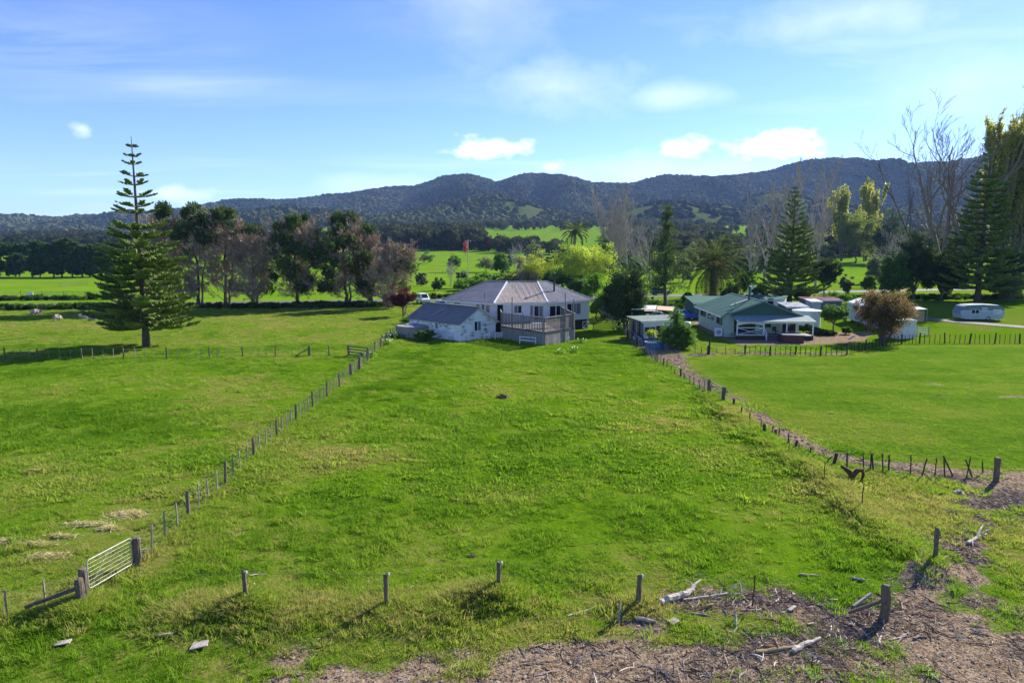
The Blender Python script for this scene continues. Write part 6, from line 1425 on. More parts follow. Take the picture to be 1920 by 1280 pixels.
spiky('cabbage_tree', 'clump of spiky dark cabbage trees at the shelter corner', 'tree', b_, [(0, 0, 3.6), (0.1, 0, 2.9), (-0.9, 0, 1.9), (0.8, 0, 2.2), (1.5, 0, 1.7), (-1.3, 0, 0.9), (0.3, -0.4, 1.3), (1.1, -0.4, 0.8), (-0.5, -0.5, 0.7), (1.7, 0.1, 0.6), (0.2, 0.3, 2.3), (-1.0, -0.2, 1.4), (1.3, -0.2, 1.3), (0.6, -0.5, 0.4), (-0.2, -0.3, 1.9), (0.6, -0.2, 1.8)], 1.1, 0.09, 'bush', 130)
spiky('yellow_plant', 'yellow green leafy plant above the large blue tub', 'plant', P(1224, 645) + V3((0, 1, 0)), [(-0.3, 0, 0.9), (0.3, 0, 1.0), (0, 0.2, 1.1)], 0.6, 0.08, 'willow', 60)
spiky('flax_plant', 'bright green sword leaved plant at the shed back corner', 'plant', P(762, 607), [(0, 0, 0.3), (0.5, 0.2, 0.3), (-0.4, 0.2, 0.3)], 1.0, 0.09, 'bright', 70)
spiky('flax_plant', 'pale spiky flax at the cabin end by the road', 'plant', P(1535, 566), [(0, 0, 0.5), (0.8, 0, 0.5), (-0.8, 0.2, 0.5)], 1.6, 0.12, 'grey', 60)
spiky('flax_plant', 'green leafy clump by the road left of the norfolk pine', 'plant', P(160, 577), [(0, 0, 0.2), (0.9, 0, 0.2), (-0.9, 0.1, 0.2), (1.6, 0, 0.2)], 1.2, 0.14, 'bright', 60)
def lilies(label, u, v, w, n=14):
    b = GT(u, v); th = Thing('lily_clump', label, 'plant', b, 'white flowering lilies'); lf, fl = MB(), MB(); B0 = np.array(b)
    c = B0 + rng.normal(size=(n * 5, 3)) * np.array([w, w, 0.1]) + np.array([0, 0, 0.3]); lf.leaves(c, rng.normal(size=(n * 5, 3)) + np.array([0, 0, 1.0]), 0.5, 0.2, rng.random(n * 5))
    c = B0 + rng.normal(size=(n, 3)) * np.array([w, w, 0.1]) + np.array([0, 0, 0.5])
    for q in c: fl.lathe([(0.012, -0.09), (0.045, 0), (0.07, 0.06)], q, 6)
    th.part('leaves', lf, LEAF['bright']); th.part('flowers', fl, LEAF['white'])
for a in (('white lilies against the concrete tank', 736, 634, 0.7, 22), ('white lilies along the fence below the tank', 726, 645, 0.35, 8), ('white lilies at the timber rail by the fence', 690, 671, 0.4, 9), ('pair of lilies in the grass right of the deck', 1076, 660, 0.25, 4), ('small lily clump left of that pair, on the grass', 1052, 663, 0.25, 3), ('lilies beside the east end of the deck', 1088, 642, 0.3, 4), ('pale flowers at the corner of the sheet fence', 1160, 619, 0.4, 8)): lilies(*a)
# red flowering tree, power poles
px_leafy('flowering_tree', 'slim pink red tree beside the power pole', 873, 478, 450, 5, 'pinkred', 'tree', 0.1, 3, 0.7, 0.4, 8, 24, Y=520)
px_leafy('autumn_tree', 'rusty leaved tree at the end of the dark wood', 915, 472, 438, 12, 'red', 'tree', 0.1, 4, 0.8, 0.5, 9, 30, Y=600)
p = at(878, 517, 235); p.z = 0
th = Thing('power_pole', 'wooden power pole standing in the paddock behind the house', 'power pole', p)
z = zat(235, 449); th.part('pole', MB().path([p - UPV * 0.3, p + UPV * z], [0.17, 0.12], 8), M['bark_pale']); th.part('crossarm', MB().beam(p + V3((-1.1, -0.14, z - 0.5)), p + V3((1.1, -0.14, z - 0.5)), 0.12, 0.14), M['bark_pale'])
for x in (-0.9, 0, 0.9): th.part('insulator', MB().lathe([(0.05, 0), (0.07, 0.1), (0.03, 0.2)], p + V3((x, -0.14, z - 0.43)), 6), M['white_trim'])
# ------------------------------------------------------------------ far woods that read as one mass
def wood_src(mname, a, b, k):
    mb = MB(); C = ellipsoid(34, (0, 0, 0.52), (0.45, 0.45, 0.42), 0.35); cloud(mb, C, rng.uniform(0.13, 0.22, 34), 26, 0.13, 0.09, 0.3); mb.path([(0, 0, -0.05), (0, 0, 0.6)], [0.035, 0.02], 5)
    return source('wood_tree', mb, mat_leaf(mname, a, b, 0.15, True))
def wood(name, label, boxes, srcs_):
    pts, s = [], []
    for u0, u1, Y0, Y1, n, hmin, hmax in boxes:
        Yy = rng.uniform(Y0, Y1, n); x = (rng.uniform(u0, u1, n) - 960) / FPX * Yy; pts.append(np.stack([x, Yy, ht(x, Yy)], 1)); s.append(rng.uniform(hmin, hmax, n))
    pts, s = np.concatenate(pts), np.concatenate(s); n = len(s)
    return scatter(name, label, 'wood', pts, np.stack([s * 0.9, s * 0.9, s], 1), rng.uniform(0, 6.28, n), rng.integers(0, len(srcs_), n), rng.random(n), srcs_)
DS = [wood_src('dark wood canopy', (0.016, 0.030, 0.012), (0.075, 0.085, 0.035), k) for k in range(4)]
GS = [wood_src('mixed wood canopy', (0.03, 0.055, 0.018), (0.15, 0.14, 0.06), k) for k in range(3)]
wood('dark_wood_block', 'block of dark native wood beyond the paddocks', [(690, 800, 640, 1000, 170, 15, 24), (790, 900, 620, 1000, 190, 16, 25), (900, 1010, 560, 680, 60, 10, 15), (-60, 340, 640, 1000, 330, 12, 19), (60, 200, 900, 1100, 60, 16, 24)], DS)
wood('mixed_woodland', 'mixed farm trees scattered below the hills', [(1010, 1060, 520, 640, 14, 7, 12), (1130, 1330, 560, 900, 130, 11, 18), (1330, 1500, 430, 760, 150, 9, 17), (1330, 1420, 400, 440, 16, 7, 11), (1480, 1760, 480, 800, 190, 11, 19), (1640, 2050, 420, 760, 190, 11, 19), (500, 700, 640, 1000, 130, 9, 16), (330, 520, 620, 950, 110, 9, 15), (760, 1300, 1120, 1560, 420, 8, 15), (1300, 2000, 900, 1500, 300, 9, 16), (-100, 700, 1100, 1560, 260, 8, 15), (-100, 320, 560, 640, 40, 7, 11), (1320, 1420, 240, 300, 14, 4, 7), (905, 1000, 330, 420, 14, 3, 6), (1170, 1490, 300, 430, 60, 5, 10), (1000, 1170, 300, 420, 30, 4, 8), (1480, 1560, 330, 420, 14, 5, 9)], GS)
# ------------------------------------------------------------------ fences
def rough_post(n, r, seed, top=True):
    g = np.random.default_rng(seed); mb = MB(); zs = [-0.35, 0.0, 0.35, 0.7, 0.95, 1.0]; an = np.arange(n) * 6.2832 / n; V = []
    for k, z in enumerate(zs):
        rr = r * (1 + 0.10 * g.normal(size=n)) * (1.08 if z <= 0 else 1.0) * (0.9 if z == 1.0 else 1)
        V.append(np.stack([rr * np.cos(an) + 0.008 * g.normal(), rr * np.sin(an) + 0.008 * g.normal(), np.full(n, z) + (0.02 * g.normal(size=n) if z == 1.0 else 0)], 1))
    K = len(zs); mb.add(np.concatenate(V), [[k * n + i, k * n + (i + 1) % n, (k + 1) * n + (i + 1) % n, (k + 1) * n + i] for k in range(K - 1) for i in range(n)], [[(K - 1) * n, (K - 1) * n + i, (K - 1) * n + i + 1] for i in range(1, n - 1)])
    return mb
def mk(mb, nm, m): me = mb.mesh(nm); me.materials.append(m); return me
POSTS = [mk(rough_post(9, 0.075, k), 'post', M['post_wood']) for k in range(4)]
STRAINERS = [mk(rough_post(10, 0.125, 20 + k), 'strainer_post', M['post_wood']) for k in range(3)]
BATTENS = [mk(rough_post(4, 0.032, 40 + k), 'batten', M['batten_wood']) for k in range(4)]
DBATTENS = [mk(rough_post(4, 0.036, 60 + k), 'batten', M['dark_wood']) for k in range(4)]
DPOSTS = [mk(rough_post(8, 0.085, 80 + k), 'post', M['dark_wood']) for k in range(4)]
IRON = [mk(rough_post(4, 0.022, 90 + k), 'iron_standard', M['rust']) for k in range(2)]
def stand(th, kind, p, h, lean=(0, 0)):
    nm, pool = {'post': ('post', POSTS), 'strainer': ('strainer_post', STRAINERS), 'batten': ('batten', BATTENS), 'dbatten': ('batten', DBATTENS), 'dpost': ('post', DPOSTS), 'iron': ('iron_standard', IRON)}[kind]
    o = th.place(nm, random.choice(pool), p, (lean[1] + random.gauss(0, 0.025), lean[0] + random.gauss(0, 0.025), random.uniform(0, 6.28)), (random.uniform(0.9, 1.12), random.uniform(0.9, 1.12), h)); return o
def wires(th, pts, hs, r=0.003, name='wire', m=None):
    for h in hs:
        q = []
        for a, b in zip(pts[:-1], pts[1:]):
            for k in range(3): f = k / 3; c = a.lerp(b, f); q.append(c + UPV * (h - 0.02 * 4 * f * (1 - f)))
        q.append(pts[-1] + UPV * h); th.part(name, MB().path([tuple(x) for x in q], r, 4), m or M['wire'])
def fence(name, label, pts, post='post', bat='batten', nb=3, ph=1.15, bh=1.05, hs=(0.2, 0.4, 0.62, 0.84, 1.04), r=0.0035, kinds=None, lean=0.0):
    """pts: photograph points of the posts' feet"""
    Pt = [PG(u, v) for u, v in pts]; th = Thing(name, label, 'fence', Pt[0])
    for i, p in enumerate(Pt): stand(th, (kinds or {}).get(i, post), p, ph * random.uniform(0.94, 1.06), (random.gauss(0, lean), 0))
    for a, b in zip(Pt[:-1], Pt[1:]):
        for k in range(nb):
            q = a.lerp(b, (k + 1) / (nb + 1)); q.z = hz(q.x, q.y) + 0.04; stand(th, bat, q, bh * random.uniform(0.92, 1.05), (random.gauss(0, lean), 0))
    wires(th, Pt, hs, r); return th
fence('boundary_fence', 'post and batten fence running from the field gate up to the house', [(258, 1060), (354, 969), (423, 911), (476, 859), (519.5, 819), (555, 788), (586.5, 763), (613.5, 741), (637, 723.5), (658, 704.5), (674, 692.5), (689, 678), (702.5, 661), (714, 652.5), (724, 642), (733, 634), (743, 623)], kinds={0: 'strainer', 9: 'strainer', 10: 'strainer'})
fence('paddock_fence', 'post and batten fence crossing the left paddock behind the lone pine', [(-60, 673), (10, 673), (71, 673), (154, 673.5), (233, 673), (313, 672.5), (393, 671.5), (455, 670), (517, 669.5), (580, 668)], kinds={9: 'strainer'})
th = fence('paddock_fence', 'plain wire length between the paddock fence and the timber rails', [(580.6, 668), (617, 668), (654, 667.5)], nb=0, kinds={2: 'strainer'})
q = PG(580, 668); th.part('stay', MB().beam(q + V3((-1.4, 0, 0.05)), q + V3((-0.1, 0, 0.75)), 0.1, 0.1), M['post_wood'])
def rails(name, label, a, b, n, h, m, np_=2):
    th = Thing(name, label, 'fence', a)
    for k in range(np_): stand(th, 'strainer', a.lerp(b, k / (np_ - 1)), h)
    for k in range(n): z = h * (0.18 + 0.76 * k / (n - 1)); th.part('rail', MB().beam(a + UPV * z + V3((-0.1, -0.14, 0)), b + UPV * z + V3((0.1, -0.14, 0)), 0.05, 0.12), m)
    return th
rails('rail_fence', 'four railed timber panel joining the two paddock fences', PG(654, 668), PG(690, 672), 4, 1.15, M['post_wood'])
# pipe gate
def gate():
    a, b = PG(160, 1131), PG(255, 1060); th = Thing('field_gate', 'white pipe gate with wire mesh between two wooden posts', 'gate', a)
    d = (b - a).normalized(); h0 = a + d * 0.22 + UPV * 0.22; h1 = b - d * 0.16 + UPV * 0.16; L_ = (h1 - h0).length; up = 0.98
    c = [h0, h1, h1 + UPV * up, h0 + UPV * up]
    def rnd(c, r=0.12):
        out = []
        for i in range(4):
            p, q, s = c[i - 1], c[i], c[(i + 1) % 4]; e, f = (p - q).normalized() * r, (s - q).normalized() * r; out += [q + e, q + e * 0.3 + f * 0.3, q + f]
        return out + [out[0]]
    th.part('frame', MB().path([tuple(x) for x in rnd(c)], 0.021, 8, caps=False), M['galv'], smooth=True)
    for k in range(1, 7): th.part('wire_rail', MB().path([h0 + UPV * up * k / 7, h1 + UPV * up * k / 7], 0.005, 5), M['galv'])
    for k in range(1, 4): th.part('wire_upright', MB().path([h0.lerp(h1, k / 4), h0.lerp(h1, k / 4) + UPV * up], 0.0045, 5), M['galv'])
    m = h0.lerp(h1, 0.5); th.part('brace', MB().path([h0.lerp(h1, 0.02), m + UPV * up], 0.008, 5), M['galv']); th.part('brace', MB().path([h1, m + UPV * up], 0.008, 5), M['galv'])
    for z in (0.25, 0.95): th.part('hinge', MB().beam(h1 + UPV * (z - 0.2), b + UPV * z + V3((0, 0, 0.05)), 0.05, 0.05), M['black'])
gate()
th = Thing('gate_fence', 'short fence with thin battens left of the pipe gate', 'fence', PG(160, 1131))
a, b = PG(160, 1132), PG(-120, 1196)
stand(th, 'strainer', a, 1.05); stand(th, 'strainer', PG(153, 1141), 0.78)
for u, v, h in ((87, 1146, 0.98), (14, 1161, 0.98), (-60, 1178, 1.0)): stand(th, 'batten', PG(u, v), h)
wires(th, [a, PG(87, 1146), PG(14, 1161), b], (0.3, 0.5, 0.7, 0.9)); q = PG(153, 1141); th.part('stay', MB().beam(q + V3((-1.5, -0.4, 0.05)), q + V3((-0.1, 0, 0.45)), 0.1, 0.1), M['post_wood'])
# front single wire fence
th = Thing('front_fence', 'single wire fence of spaced posts along the front of the field', 'fence', PG(462, 1144))
fr = []
for u, v, h, k in ((462, 1145, 0.85, 'post'), (726, 1148, 1.08, 'post'), (936, 1128, 0.78, 'post'), (1197, 1142, 0.98, 'post'), (1411, 1138, 1.05, 'iron'), (1657, 1158, 1.17, 'strainer')):
    p = PG(u, v); stand(th, k, p, h, (-0.08 if u == 462 else 0.0, 0)); fr.append(p + UPV * (h * 0.93 - 0.9))
    if k == 'post': th.part('insulator', MB().lathe([(0.02, 0), (0.035, 0.04), (0.02, 0.1)], p + V3((0.09, -0.04, h * 0.93)), 6), M['white_trim'])
g0 = PG(160, 1131); wires(th, [g0] + fr, (0.9,), 0.005)
wires(th, fr[2:], (0.55,), 0.004)
p = PG(1657, 1158)
th.part('stay_rail', MB().beam(p + V3((-0.1, 0, 0.62)), PG(1590, 1152) + UPV * 0.1, 0.07, 0.1), M['post_wood']); th.part('stay_rail', MB().beam(PG(1600, 1137) + UPV * 0.05, PG(1632, 1123) + UPV * 0.25, 0.07, 0.09), M['grey_wood'])
th = Thing('side_wire_fence', 'sagging wire fence of iron standards up the right bank', 'fence', PG(1752, 1057))
sd = []
for u, v, h, k in ((1657, 1158, 0, None), (1752, 1058, 1.15, 'post'), (1615, 963, 0.98, 'iron'), (1544, 915, 0.95, 'iron'), (1478, 862, 0.8, 'iron'), (1405, 808, 0.75, 'iron')):
    p = PG(u, v); sd.append(p)
    if k: stand(th, k, p, h)
wires(th, sd, (0.9, 0.6), 0.004)
# leaning, decayed fence round the lawn
def odd_fence(name, label, items, hs, span=None):
    Pt = [PG(u, vb) for k, u, vb, vt, du in items]; th = Thing(name, label, 'fence', Pt[0])
    for (k, u, vb, vt, du), p in zip(items, Pt): h = max(zat(p.y, vt) - p.z, 0.4); stand(th, k, p, h / max(0.5, math.cos(math.atan2(du * p.y / FPX, h))), (math.atan2(du * p.y / FPX, h), 0))
    wires(th, Pt, hs); return th
odd_fence('lawn_fence', 'ragged fence of thin dark battens curving round the mown lawn', [('dbatten', 1233, 680, 664, 0), ('dbatten', 1238, 683, 667, 1), ('post', 1244, 686, 671, 0), ('dbatten', 1250, 689, 675, -2), ('dbatten', 1258, 695, 688, 0), ('dbatten', 1265, 701, 690, 1), ('dpost', 1276, 706, 691, 0), ('dbatten', 1283, 713, 699, -1), ('dbatten', 1293, 718, 704, 0), ('dbatten', 1301, 721, 706, 0), ('dbatten', 1312, 728, 712, 3), ('dbatten', 1321, 731, 713, 0), ('strainer', 1329, 740, 711, 0), ('strainer', 1356, 759, 725, 0), ('dpost', 1375, 773, 747, 0), ('dbatten', 1389.5, 788, 762, 0), ('dbatten', 1405, 795, 772, 0), ('dbatten', 1427, 813, 786, 2), ('dpost', 1432, 821, 795, 0), ('dbatten', 1448, 820, 797, 0), ('dpost', 1454, 823, 805, 0), ('dbatten', 1460, 821, 802, 0), ('dbatten', 1477, 842, 813, 0), ('dpost', 1490, 850, 825, -3), ('dbatten', 1498, 855, 837, -1), ('dbatten', 1519, 862, 838, 0), ('dbatten', 1546, 873, 857, 12), ('dpost', 1562, 878, 850, 6), ('dbatten', 1587, 884, 848, 1), ('dbatten', 1620, 887, 850, 6), ('dbatten', 1632, 884, 851, 0), ('dbatten', 1637, 885, 851, 5), ('dbatten', 1655, 888, 852, -6), ('dbatten', 1666, 887, 852, -2), ('dbatten', 1707, 893, 853, 3), ('dbatten', 1728, 894, 857, 8), ('dbatten', 1752, 895, 857, 1), ('dbatten', 1771, 896, 855, 4), ('dbatten', 1787, 894, 860, 22), ('dbatten', 1812, 896, 858, 7), ('dbatten', 1823, 897, 863, 14), ('dbatten', 1843, 888, 863, 4), ('strainer', 1867, 904, 857, 0)], (0.12, 0.35))
p, q = PG(1329, 740), PG(1356, 759); th = Thing('wire_gate', 'narrow pipe and mesh gate hung between two big posts by the lawn', 'gate', p)
th.part('frame', MB().path([p + V3((0.12, 0, 0.1)), q + V3((-0.12, 0, 0.1)), q + V3((-0.12, 0, 1.1)), p + V3((0.12, 0, 1.1)), p + V3((0.12, 0, 0.1))], 0.022, 6, caps=False), M['galv'])
for k in range(1, 5): th.part('wire_rail', MB().path([p + UPV * (0.1 + k * 0.2), q + UPV * (0.1 + k * 0.2)], 0.008, 4), M['galv'])
# the garden fences near the cottage
fence('garden_fence', 'low dark picket and wire fence before the green roofed cottage', [(1396.5, 665), (1444, 665.5), (1491.5, 666), (1538.5, 666.5), (1588, 666)], 'dpost', 'dbatten', 4, 1.05, 0.95, (0.15, 0.35, 0.6, 0.95), lean=0.03)
th = fence('garden_fence', 'tall corner post with drooping wire mesh between shelter and cottage', [(1303, 662), (1327, 664), (1360, 664.5), (1396, 665)], 'dbatten', 'dbatten', 1, 0.95, 0.7, (0.1, 0.2, 0.3, 0.4, 0.5, 0.6, 0.7, 0.8), 0.005, kinds={1: 'dpost'})
p = PG(1327, 664); stand(th, 'dpost', p + V3((0.15, 0, 0)), zat(p.y, 631) - p.z)
fence('garden_fence', 'dark fence slanting from the garden corner to the white shed', [(1588, 665.5), (1622, 657), (1655, 650), (1690, 645)], 'dpost', 'dbatten', 4, 1.2, 1.05, (0.2, 0.5, 0.9), lean=0.05)
fence('garden_fence', 'long straight dark batten fence below the old caravan', [(1690.5, 644.5), (1724, 643.5), (1771, 643.5), (1818, 643.5), (1865, 643.5), (1912, 643.5), (1960, 644), (2010, 645)], 'dpost', 'dbatten', 4, 1.2, 1.08, (0.15, 0.5, 0.95), lean=0.06)
p, q = PG(1590, 652), PG(1601, 648); solo('stacked_plank', 'pale plank resting on the garden fence corner', 'plank', MB().beam(p + UPV * 0.95, q + UPV * 1.15, 0.2, 0.05), M['drift'], p)
# leaning palings down the yard edge
th = Thing('paling_fence', 'leaning old paling fence down the side of the junk yard', 'fence', PG(1172, 628))
for k in range(34):
    f = k / 33; u = 1172 + 60 * f; v = 626 + 54 * f; p = PG(u, v); h = random.uniform(0.7, 1.15)
    th.part('paling', MB().beam(p - UPV * 0.1, p + V3((random.gauss(-0.1, 0.15), random.gauss(0, 0.1), h)), 0.11, 0.025), random.choice([M['grey_wood'], M['dark_wood'], M['batten_wood']]))
wires(th, [PG(1172, 627), PG(1200, 652), PG(1232, 680)], (0.5,))
# paddock fences across the road
fence('roadside_fence', 'pale batten fence along the far side of the road at left', [(-40 + 40 * k, 555.5 + 0.1 * k) for k in range(8)], 'post', 'batten', 6, 1.3, 1.2, (0.3, 0.7, 1.1), 0.012)
fence('roadside_fence', 'short fence of pale battens in front of the shelterbelt', [(110, 539), (137, 537), (164, 536)], 'batten', 'batten', 7, 1.5, 1.4, (0.5, 1.1), 0.012)
fence('roadside_fence', 'far paddock fence behind the leaning twiggy cypress', [(770, 528), (800, 521), (830, 515), (850, 512)], 'dpost', 'dbatten', 3, 1.4, 1.2, (0.4, 0.8, 1.2), 0.015)
fence('roadside_fence', 'white topped far fence line in the upper paddock', [(690 + 40 * k, 484 + 0.3 * k) for k in range(5)], 'batten', 'batten', 4, 1.5, 1.4, (0.6, 1.2), 0.02)
p = PG(57, 560); solo('road_marker', 'small white board standing behind the roadside fence', 'marker', MB().box((p.x - 0.65, p.y, p.z + 0.4), (p.x + 0.65, p.y + 0.1, p.z + 1.5)).beam(p + V3((-0.6, 0.05, -0.2)), p + V3((-0.6, 0.05, 0.4)), 0.1, 0.1).beam(p + V3((0.6, 0.05, -0.2)), p + V3((0.6, 0.05, 0.4)), 0.1, 0.1), M['white_trim'], p)

# ------------------------------------------------------------------ driftwood, boards, dry heaps
def log(label, pts, r, m='drift', name='driftwood_log', h=None, branches=()):
    Pw = [PG(u, v) for u, v in pts]; n = len(Pw); hs = h or [r * 0.7] * n
    A = np.array([tuple(p + UPV * q) for p, q in zip(Pw, hs)]); t = np.linspace(0, 1, n); tt = np.linspace(0, 1, max(7, n * 3)); C = np.stack([np.interp(tt, t, A[:, i]) for i in range(3)], 1); C[1:-1] += rng.normal(size=(len(tt) - 2, 3)) * r * 0.16
    mb = MB(); rr = r * np.interp(tt, [0, 0.15, 0.7, 1], [0.8, 1.0, 0.8, 0.4]) * rng.uniform(0.93, 1.07, len(tt)); mb.path(C, rr, 8)
    for (u0, v0, z0), (u1, v1, z1), rb in branches:
        a, b = PG(u0, v0) + UPV * z0, PG(u1, v1) + UPV * z1; mid = a.lerp(b, 0.5) + V3((0.03, 0.05, 0.05)); mb.path([a, mid, b], [rb, rb * 0.8, rb * 0.4], 6)
    return solo(name, label, 'driftwood', mb, M[m], Pw[0])
log('large bleached driftwood trunk with forked root beside the wire', [(1238, 1139), (1262, 1128), (1290, 1118), (1303, 1106)], 0.13, branches=(((1240, 1139, 0.1), (1230, 1133, 0.12), 0.05), ((1292, 1116, 0.1), (1314, 1098, 0.2), 0.05), ((1300, 1108, 0.1), (1286, 1101, 0.15), 0.04)))
log('long curved pale branch trailing from the bleached trunk', [(1280, 1128), (1320, 1122), (1365, 1116), (1390, 1117), (1405, 1133)], 0.045, branches=(((1365, 1116, 0.05), (1390, 1108, 0.3), 0.025), ((1390, 1116, 0.05), (1386, 1104, 0.2), 0.02)))
log('straight pale stick below the mound post', [(1064, 1158), (1095, 1148), (1120, 1139)], 0.035)
log('thick pale log lying flat in the weeds', [(1192, 1165), (1230, 1172)], 0.075, 'drift')
log('brown split branch pair left of the straight pale stick', [(985, 1128), (995, 1145), (1012, 1165)], 0.035, 'drift_dark', branches=(((990, 1137, 0.03), (1000, 1144, 0.03), 0.02),))
log('upright pale stick near the fourth fence post', [(1160, 1168), (1163, 1152)], 0.035, h=[0.02, 0.4])
log('long round yellowish pole on the gravel', [(1417, 1226), (1460, 1222), (1500, 1215)], 0.075, 'drift_tan')
log('tapered bleached log crossing the end of the round pole', [(1487, 1226), (1510, 1212), (1538, 1199)], 0.085)
log('bent pale stick right of the strainer post shadow', [(1582, 1221), (1610, 1217), (1628, 1210)], 0.04, 'drift_tan')
log('thin crossed white sticks on the gravel', [(1667, 1199), (1690, 1194), (1705, 1190)], 0.025, branches=(((1682, 1207, 0.03), (1704, 1187, 0.08), 0.022),))
log('short brown curved chunk at the right of the crossed sticks', [(1713, 1197), (1725, 1193), (1738, 1194)], 0.05, 'drift_dark')
log('dark weathered log in the grass inside the wire', [(1595, 1083), (1615, 1087), (1632, 1087)], 0.06, 'drift')
log('smaller grey log in the grass left of the weathered one', [(1498, 1077), (1520, 1078), (1540, 1079)], 0.05)
log('thin dark branch fallen beside the strainer post', [(1515, 1131), (1550, 1137), (1590, 1146)], 0.035, 'drift_dark')
log('short white vertical stake in the weeds below the trunk', [(1380, 1178), (1378, 1160)], 0.04, h=[0.03, 0.3])
log('slim stick lying left of the white stake', [(1280, 1150), (1310, 1152), (1333, 1156)], 0.03)
log('pale broken branch on the upper gravel', [(1815, 1020), (1832, 1010), (1850, 1003)], 0.08, branches=(((1832, 1010, 0.08), (1842, 997, 0.3), 0.05), ((1840, 1007, 0.08), (1856, 1004, 0.25), 0.05), ((1822, 1016, 0.05), (1824, 1026, 0.05), 0.04)))
log('thin curved stick above the right hand gravel', [(1765, 1050), (1785, 1045), (1800, 1040)], 0.03)
log('grey plank end at the top of the gravel', [(1765, 961), (1790, 959)], 0.06)
log('dark rooty branch at the foot of the ragged fence', [(1736, 893), (1752, 905), (1770, 918)], 0.07, 'drift_dark')
log('bleached splintered chunk by the ragged fence end', [(1788, 926), (1800, 924), (1806, 930)], 0.1)
log('thin white stick in the rough below the ragged fence', [(1848, 975), (1857, 958)], 0.03)
b_ = PG(1596, 905)
th = Thing('tree_stump', 'dark rusty coloured forked stump in the rough grass', 'stump', b_)
th.part('root_arch', MB().path([b_ + V3((-0.55, 0, 0.75)), b_ + V3((-0.2, 0, 0.5)), b_ + V3((0.05, 0, 0.25)), b_ + V3((0.3, 0.05, 0.5)), b_ + V3((0.5, 0, 0.55)), b_ + V3((0.58, 0, 0.3)), b_ + V3((0.45, -0.1, 0.05))], [0.06, 0.13, 0.18, 0.12, 0.1, 0.08, 0.05], 7), M['rust'])
th.part('stub', MB().path([b_ + V3((-0.1, 0, -0.15)), b_ + V3((0.05, 0, 0.3))], [0.2, 0.14], 8), M['rust'])
for u, v, r, l in ((942, 746, 0.45, 'small dark soil heap in the middle of the field'), (885, 1042, 0.16, 'small dung heap near the middle of the front grass'), (1290, 1057, 0.15, 'dark clod in the grass above the bleached trunk')):
    p = PG(u, v); mb = blob(int(u), 2, 0.5); mb.v[0] = mb.v[0] * np.array([r, r * 0.8, r * 0.45]) + np.array(p); solo('soil_heap', l, 'soil heap', mb, M['soil'], p, 'soil heaps')
def board(label, u, v, w, d, rz, m, name='flat_board'):
    p = PG(u, v); c, s = math.cos(rz), math.sin(rz); q = [p + V3((x * c - y * s, x * s + y * c, 0.04 + 0.04 * (x > 0))) for x, y in ((-w / 2, -d / 2), (w / 2, -d / 2 * 0.8), (w / 2 * 0.85, d / 2), (-w / 2 * 0.9, d / 2 * 0.9))]
    return solo(name, label, 'board', MB().prism(q, (0, 0, 0.035)), m, p)
board('flat pale square slab lying in the front grass', 375, 1213, 0.48, 0.36, 0.2, M['drift'])
board('small flat pale board in the grass below the gate', 119, 1207, 0.42, 0.25, 0.15, M['drift'])
board('tilted pale offcut among the driftwood', 1263, 1170, 0.3, 0.3, 0.5, M['drift'])
board('narrow weathered offcut left of the third post', 760, 1128, 0.26, 0.09, -0.5, M['drift'])
board('grey stick of timber by the second post', 771, 1108, 0.22, 0.07, 0.7, M['drift'])
board('pale plank offcut near the strainer post', 1485, 1144, 0.34, 0.12, 0.6, M['drift'])
board('weathered plank lying in the front grass by the slab', 310, 1195, 0.5, 0.06, 0.1, M['drift'])
board('short grey plank behind the gate post', 270, 1034, 0.6, 0.14, 0.1, M['grey_wood'])
def drygrass(label, u, v, rx, ry, n=500):
    b = PG(u, v); a = rng.random(n) * 6.283; q = np.abs(rng.normal(size=n)) * 0.62; x, y = b.x + np.cos(a) * q * rx, b.y + np.sin(a) * q * ry
    z = ht(x, y) + 0.09 * (1 - q ** 2) * rng.random(n); mb = MB().leaves(np.stack([x, y, z + 0.03], 1), np.stack([rng.normal(size=n), rng.normal(size=n) * 0.6, rng.normal(size=n) * 0.25], 1), rng.uniform(0.2, 0.5, n), 0.025, rng.random(n))
    return solo('dry_grass_heap', label, 'dry grass', mb, LEAF['straw'], b, 'cut dry grass in the left paddock')
LEAF['straw'] = mat_leaf('foliage straw', (0.40, 0.35, 0.15), (0.66, 0.58, 0.30), 0.2)

for a in (('largest dry grass heap, nearest the boundary fence', 240, 965, 0.9, 0.55, 900), ('straggling dry grass heap left of the largest one', 165, 985, 1.1, 0.35, 500), ('dry grass heap below the largest one', 203, 993, 0.5, 0.3, 300), ('thin dry grass swath in the middle of the left paddock', 110, 1008, 0.9, 0.25, 260), ('dry grass heap level with the gate top', 92, 1045, 0.9, 0.4, 420), ('dry grass swath beside the left edge', 15, 1016, 1.0, 0.3, 350), ('twin dry grass swath below the one at the left edge', 60, 1022, 1.1, 0.25, 300)): drygrass(*a)

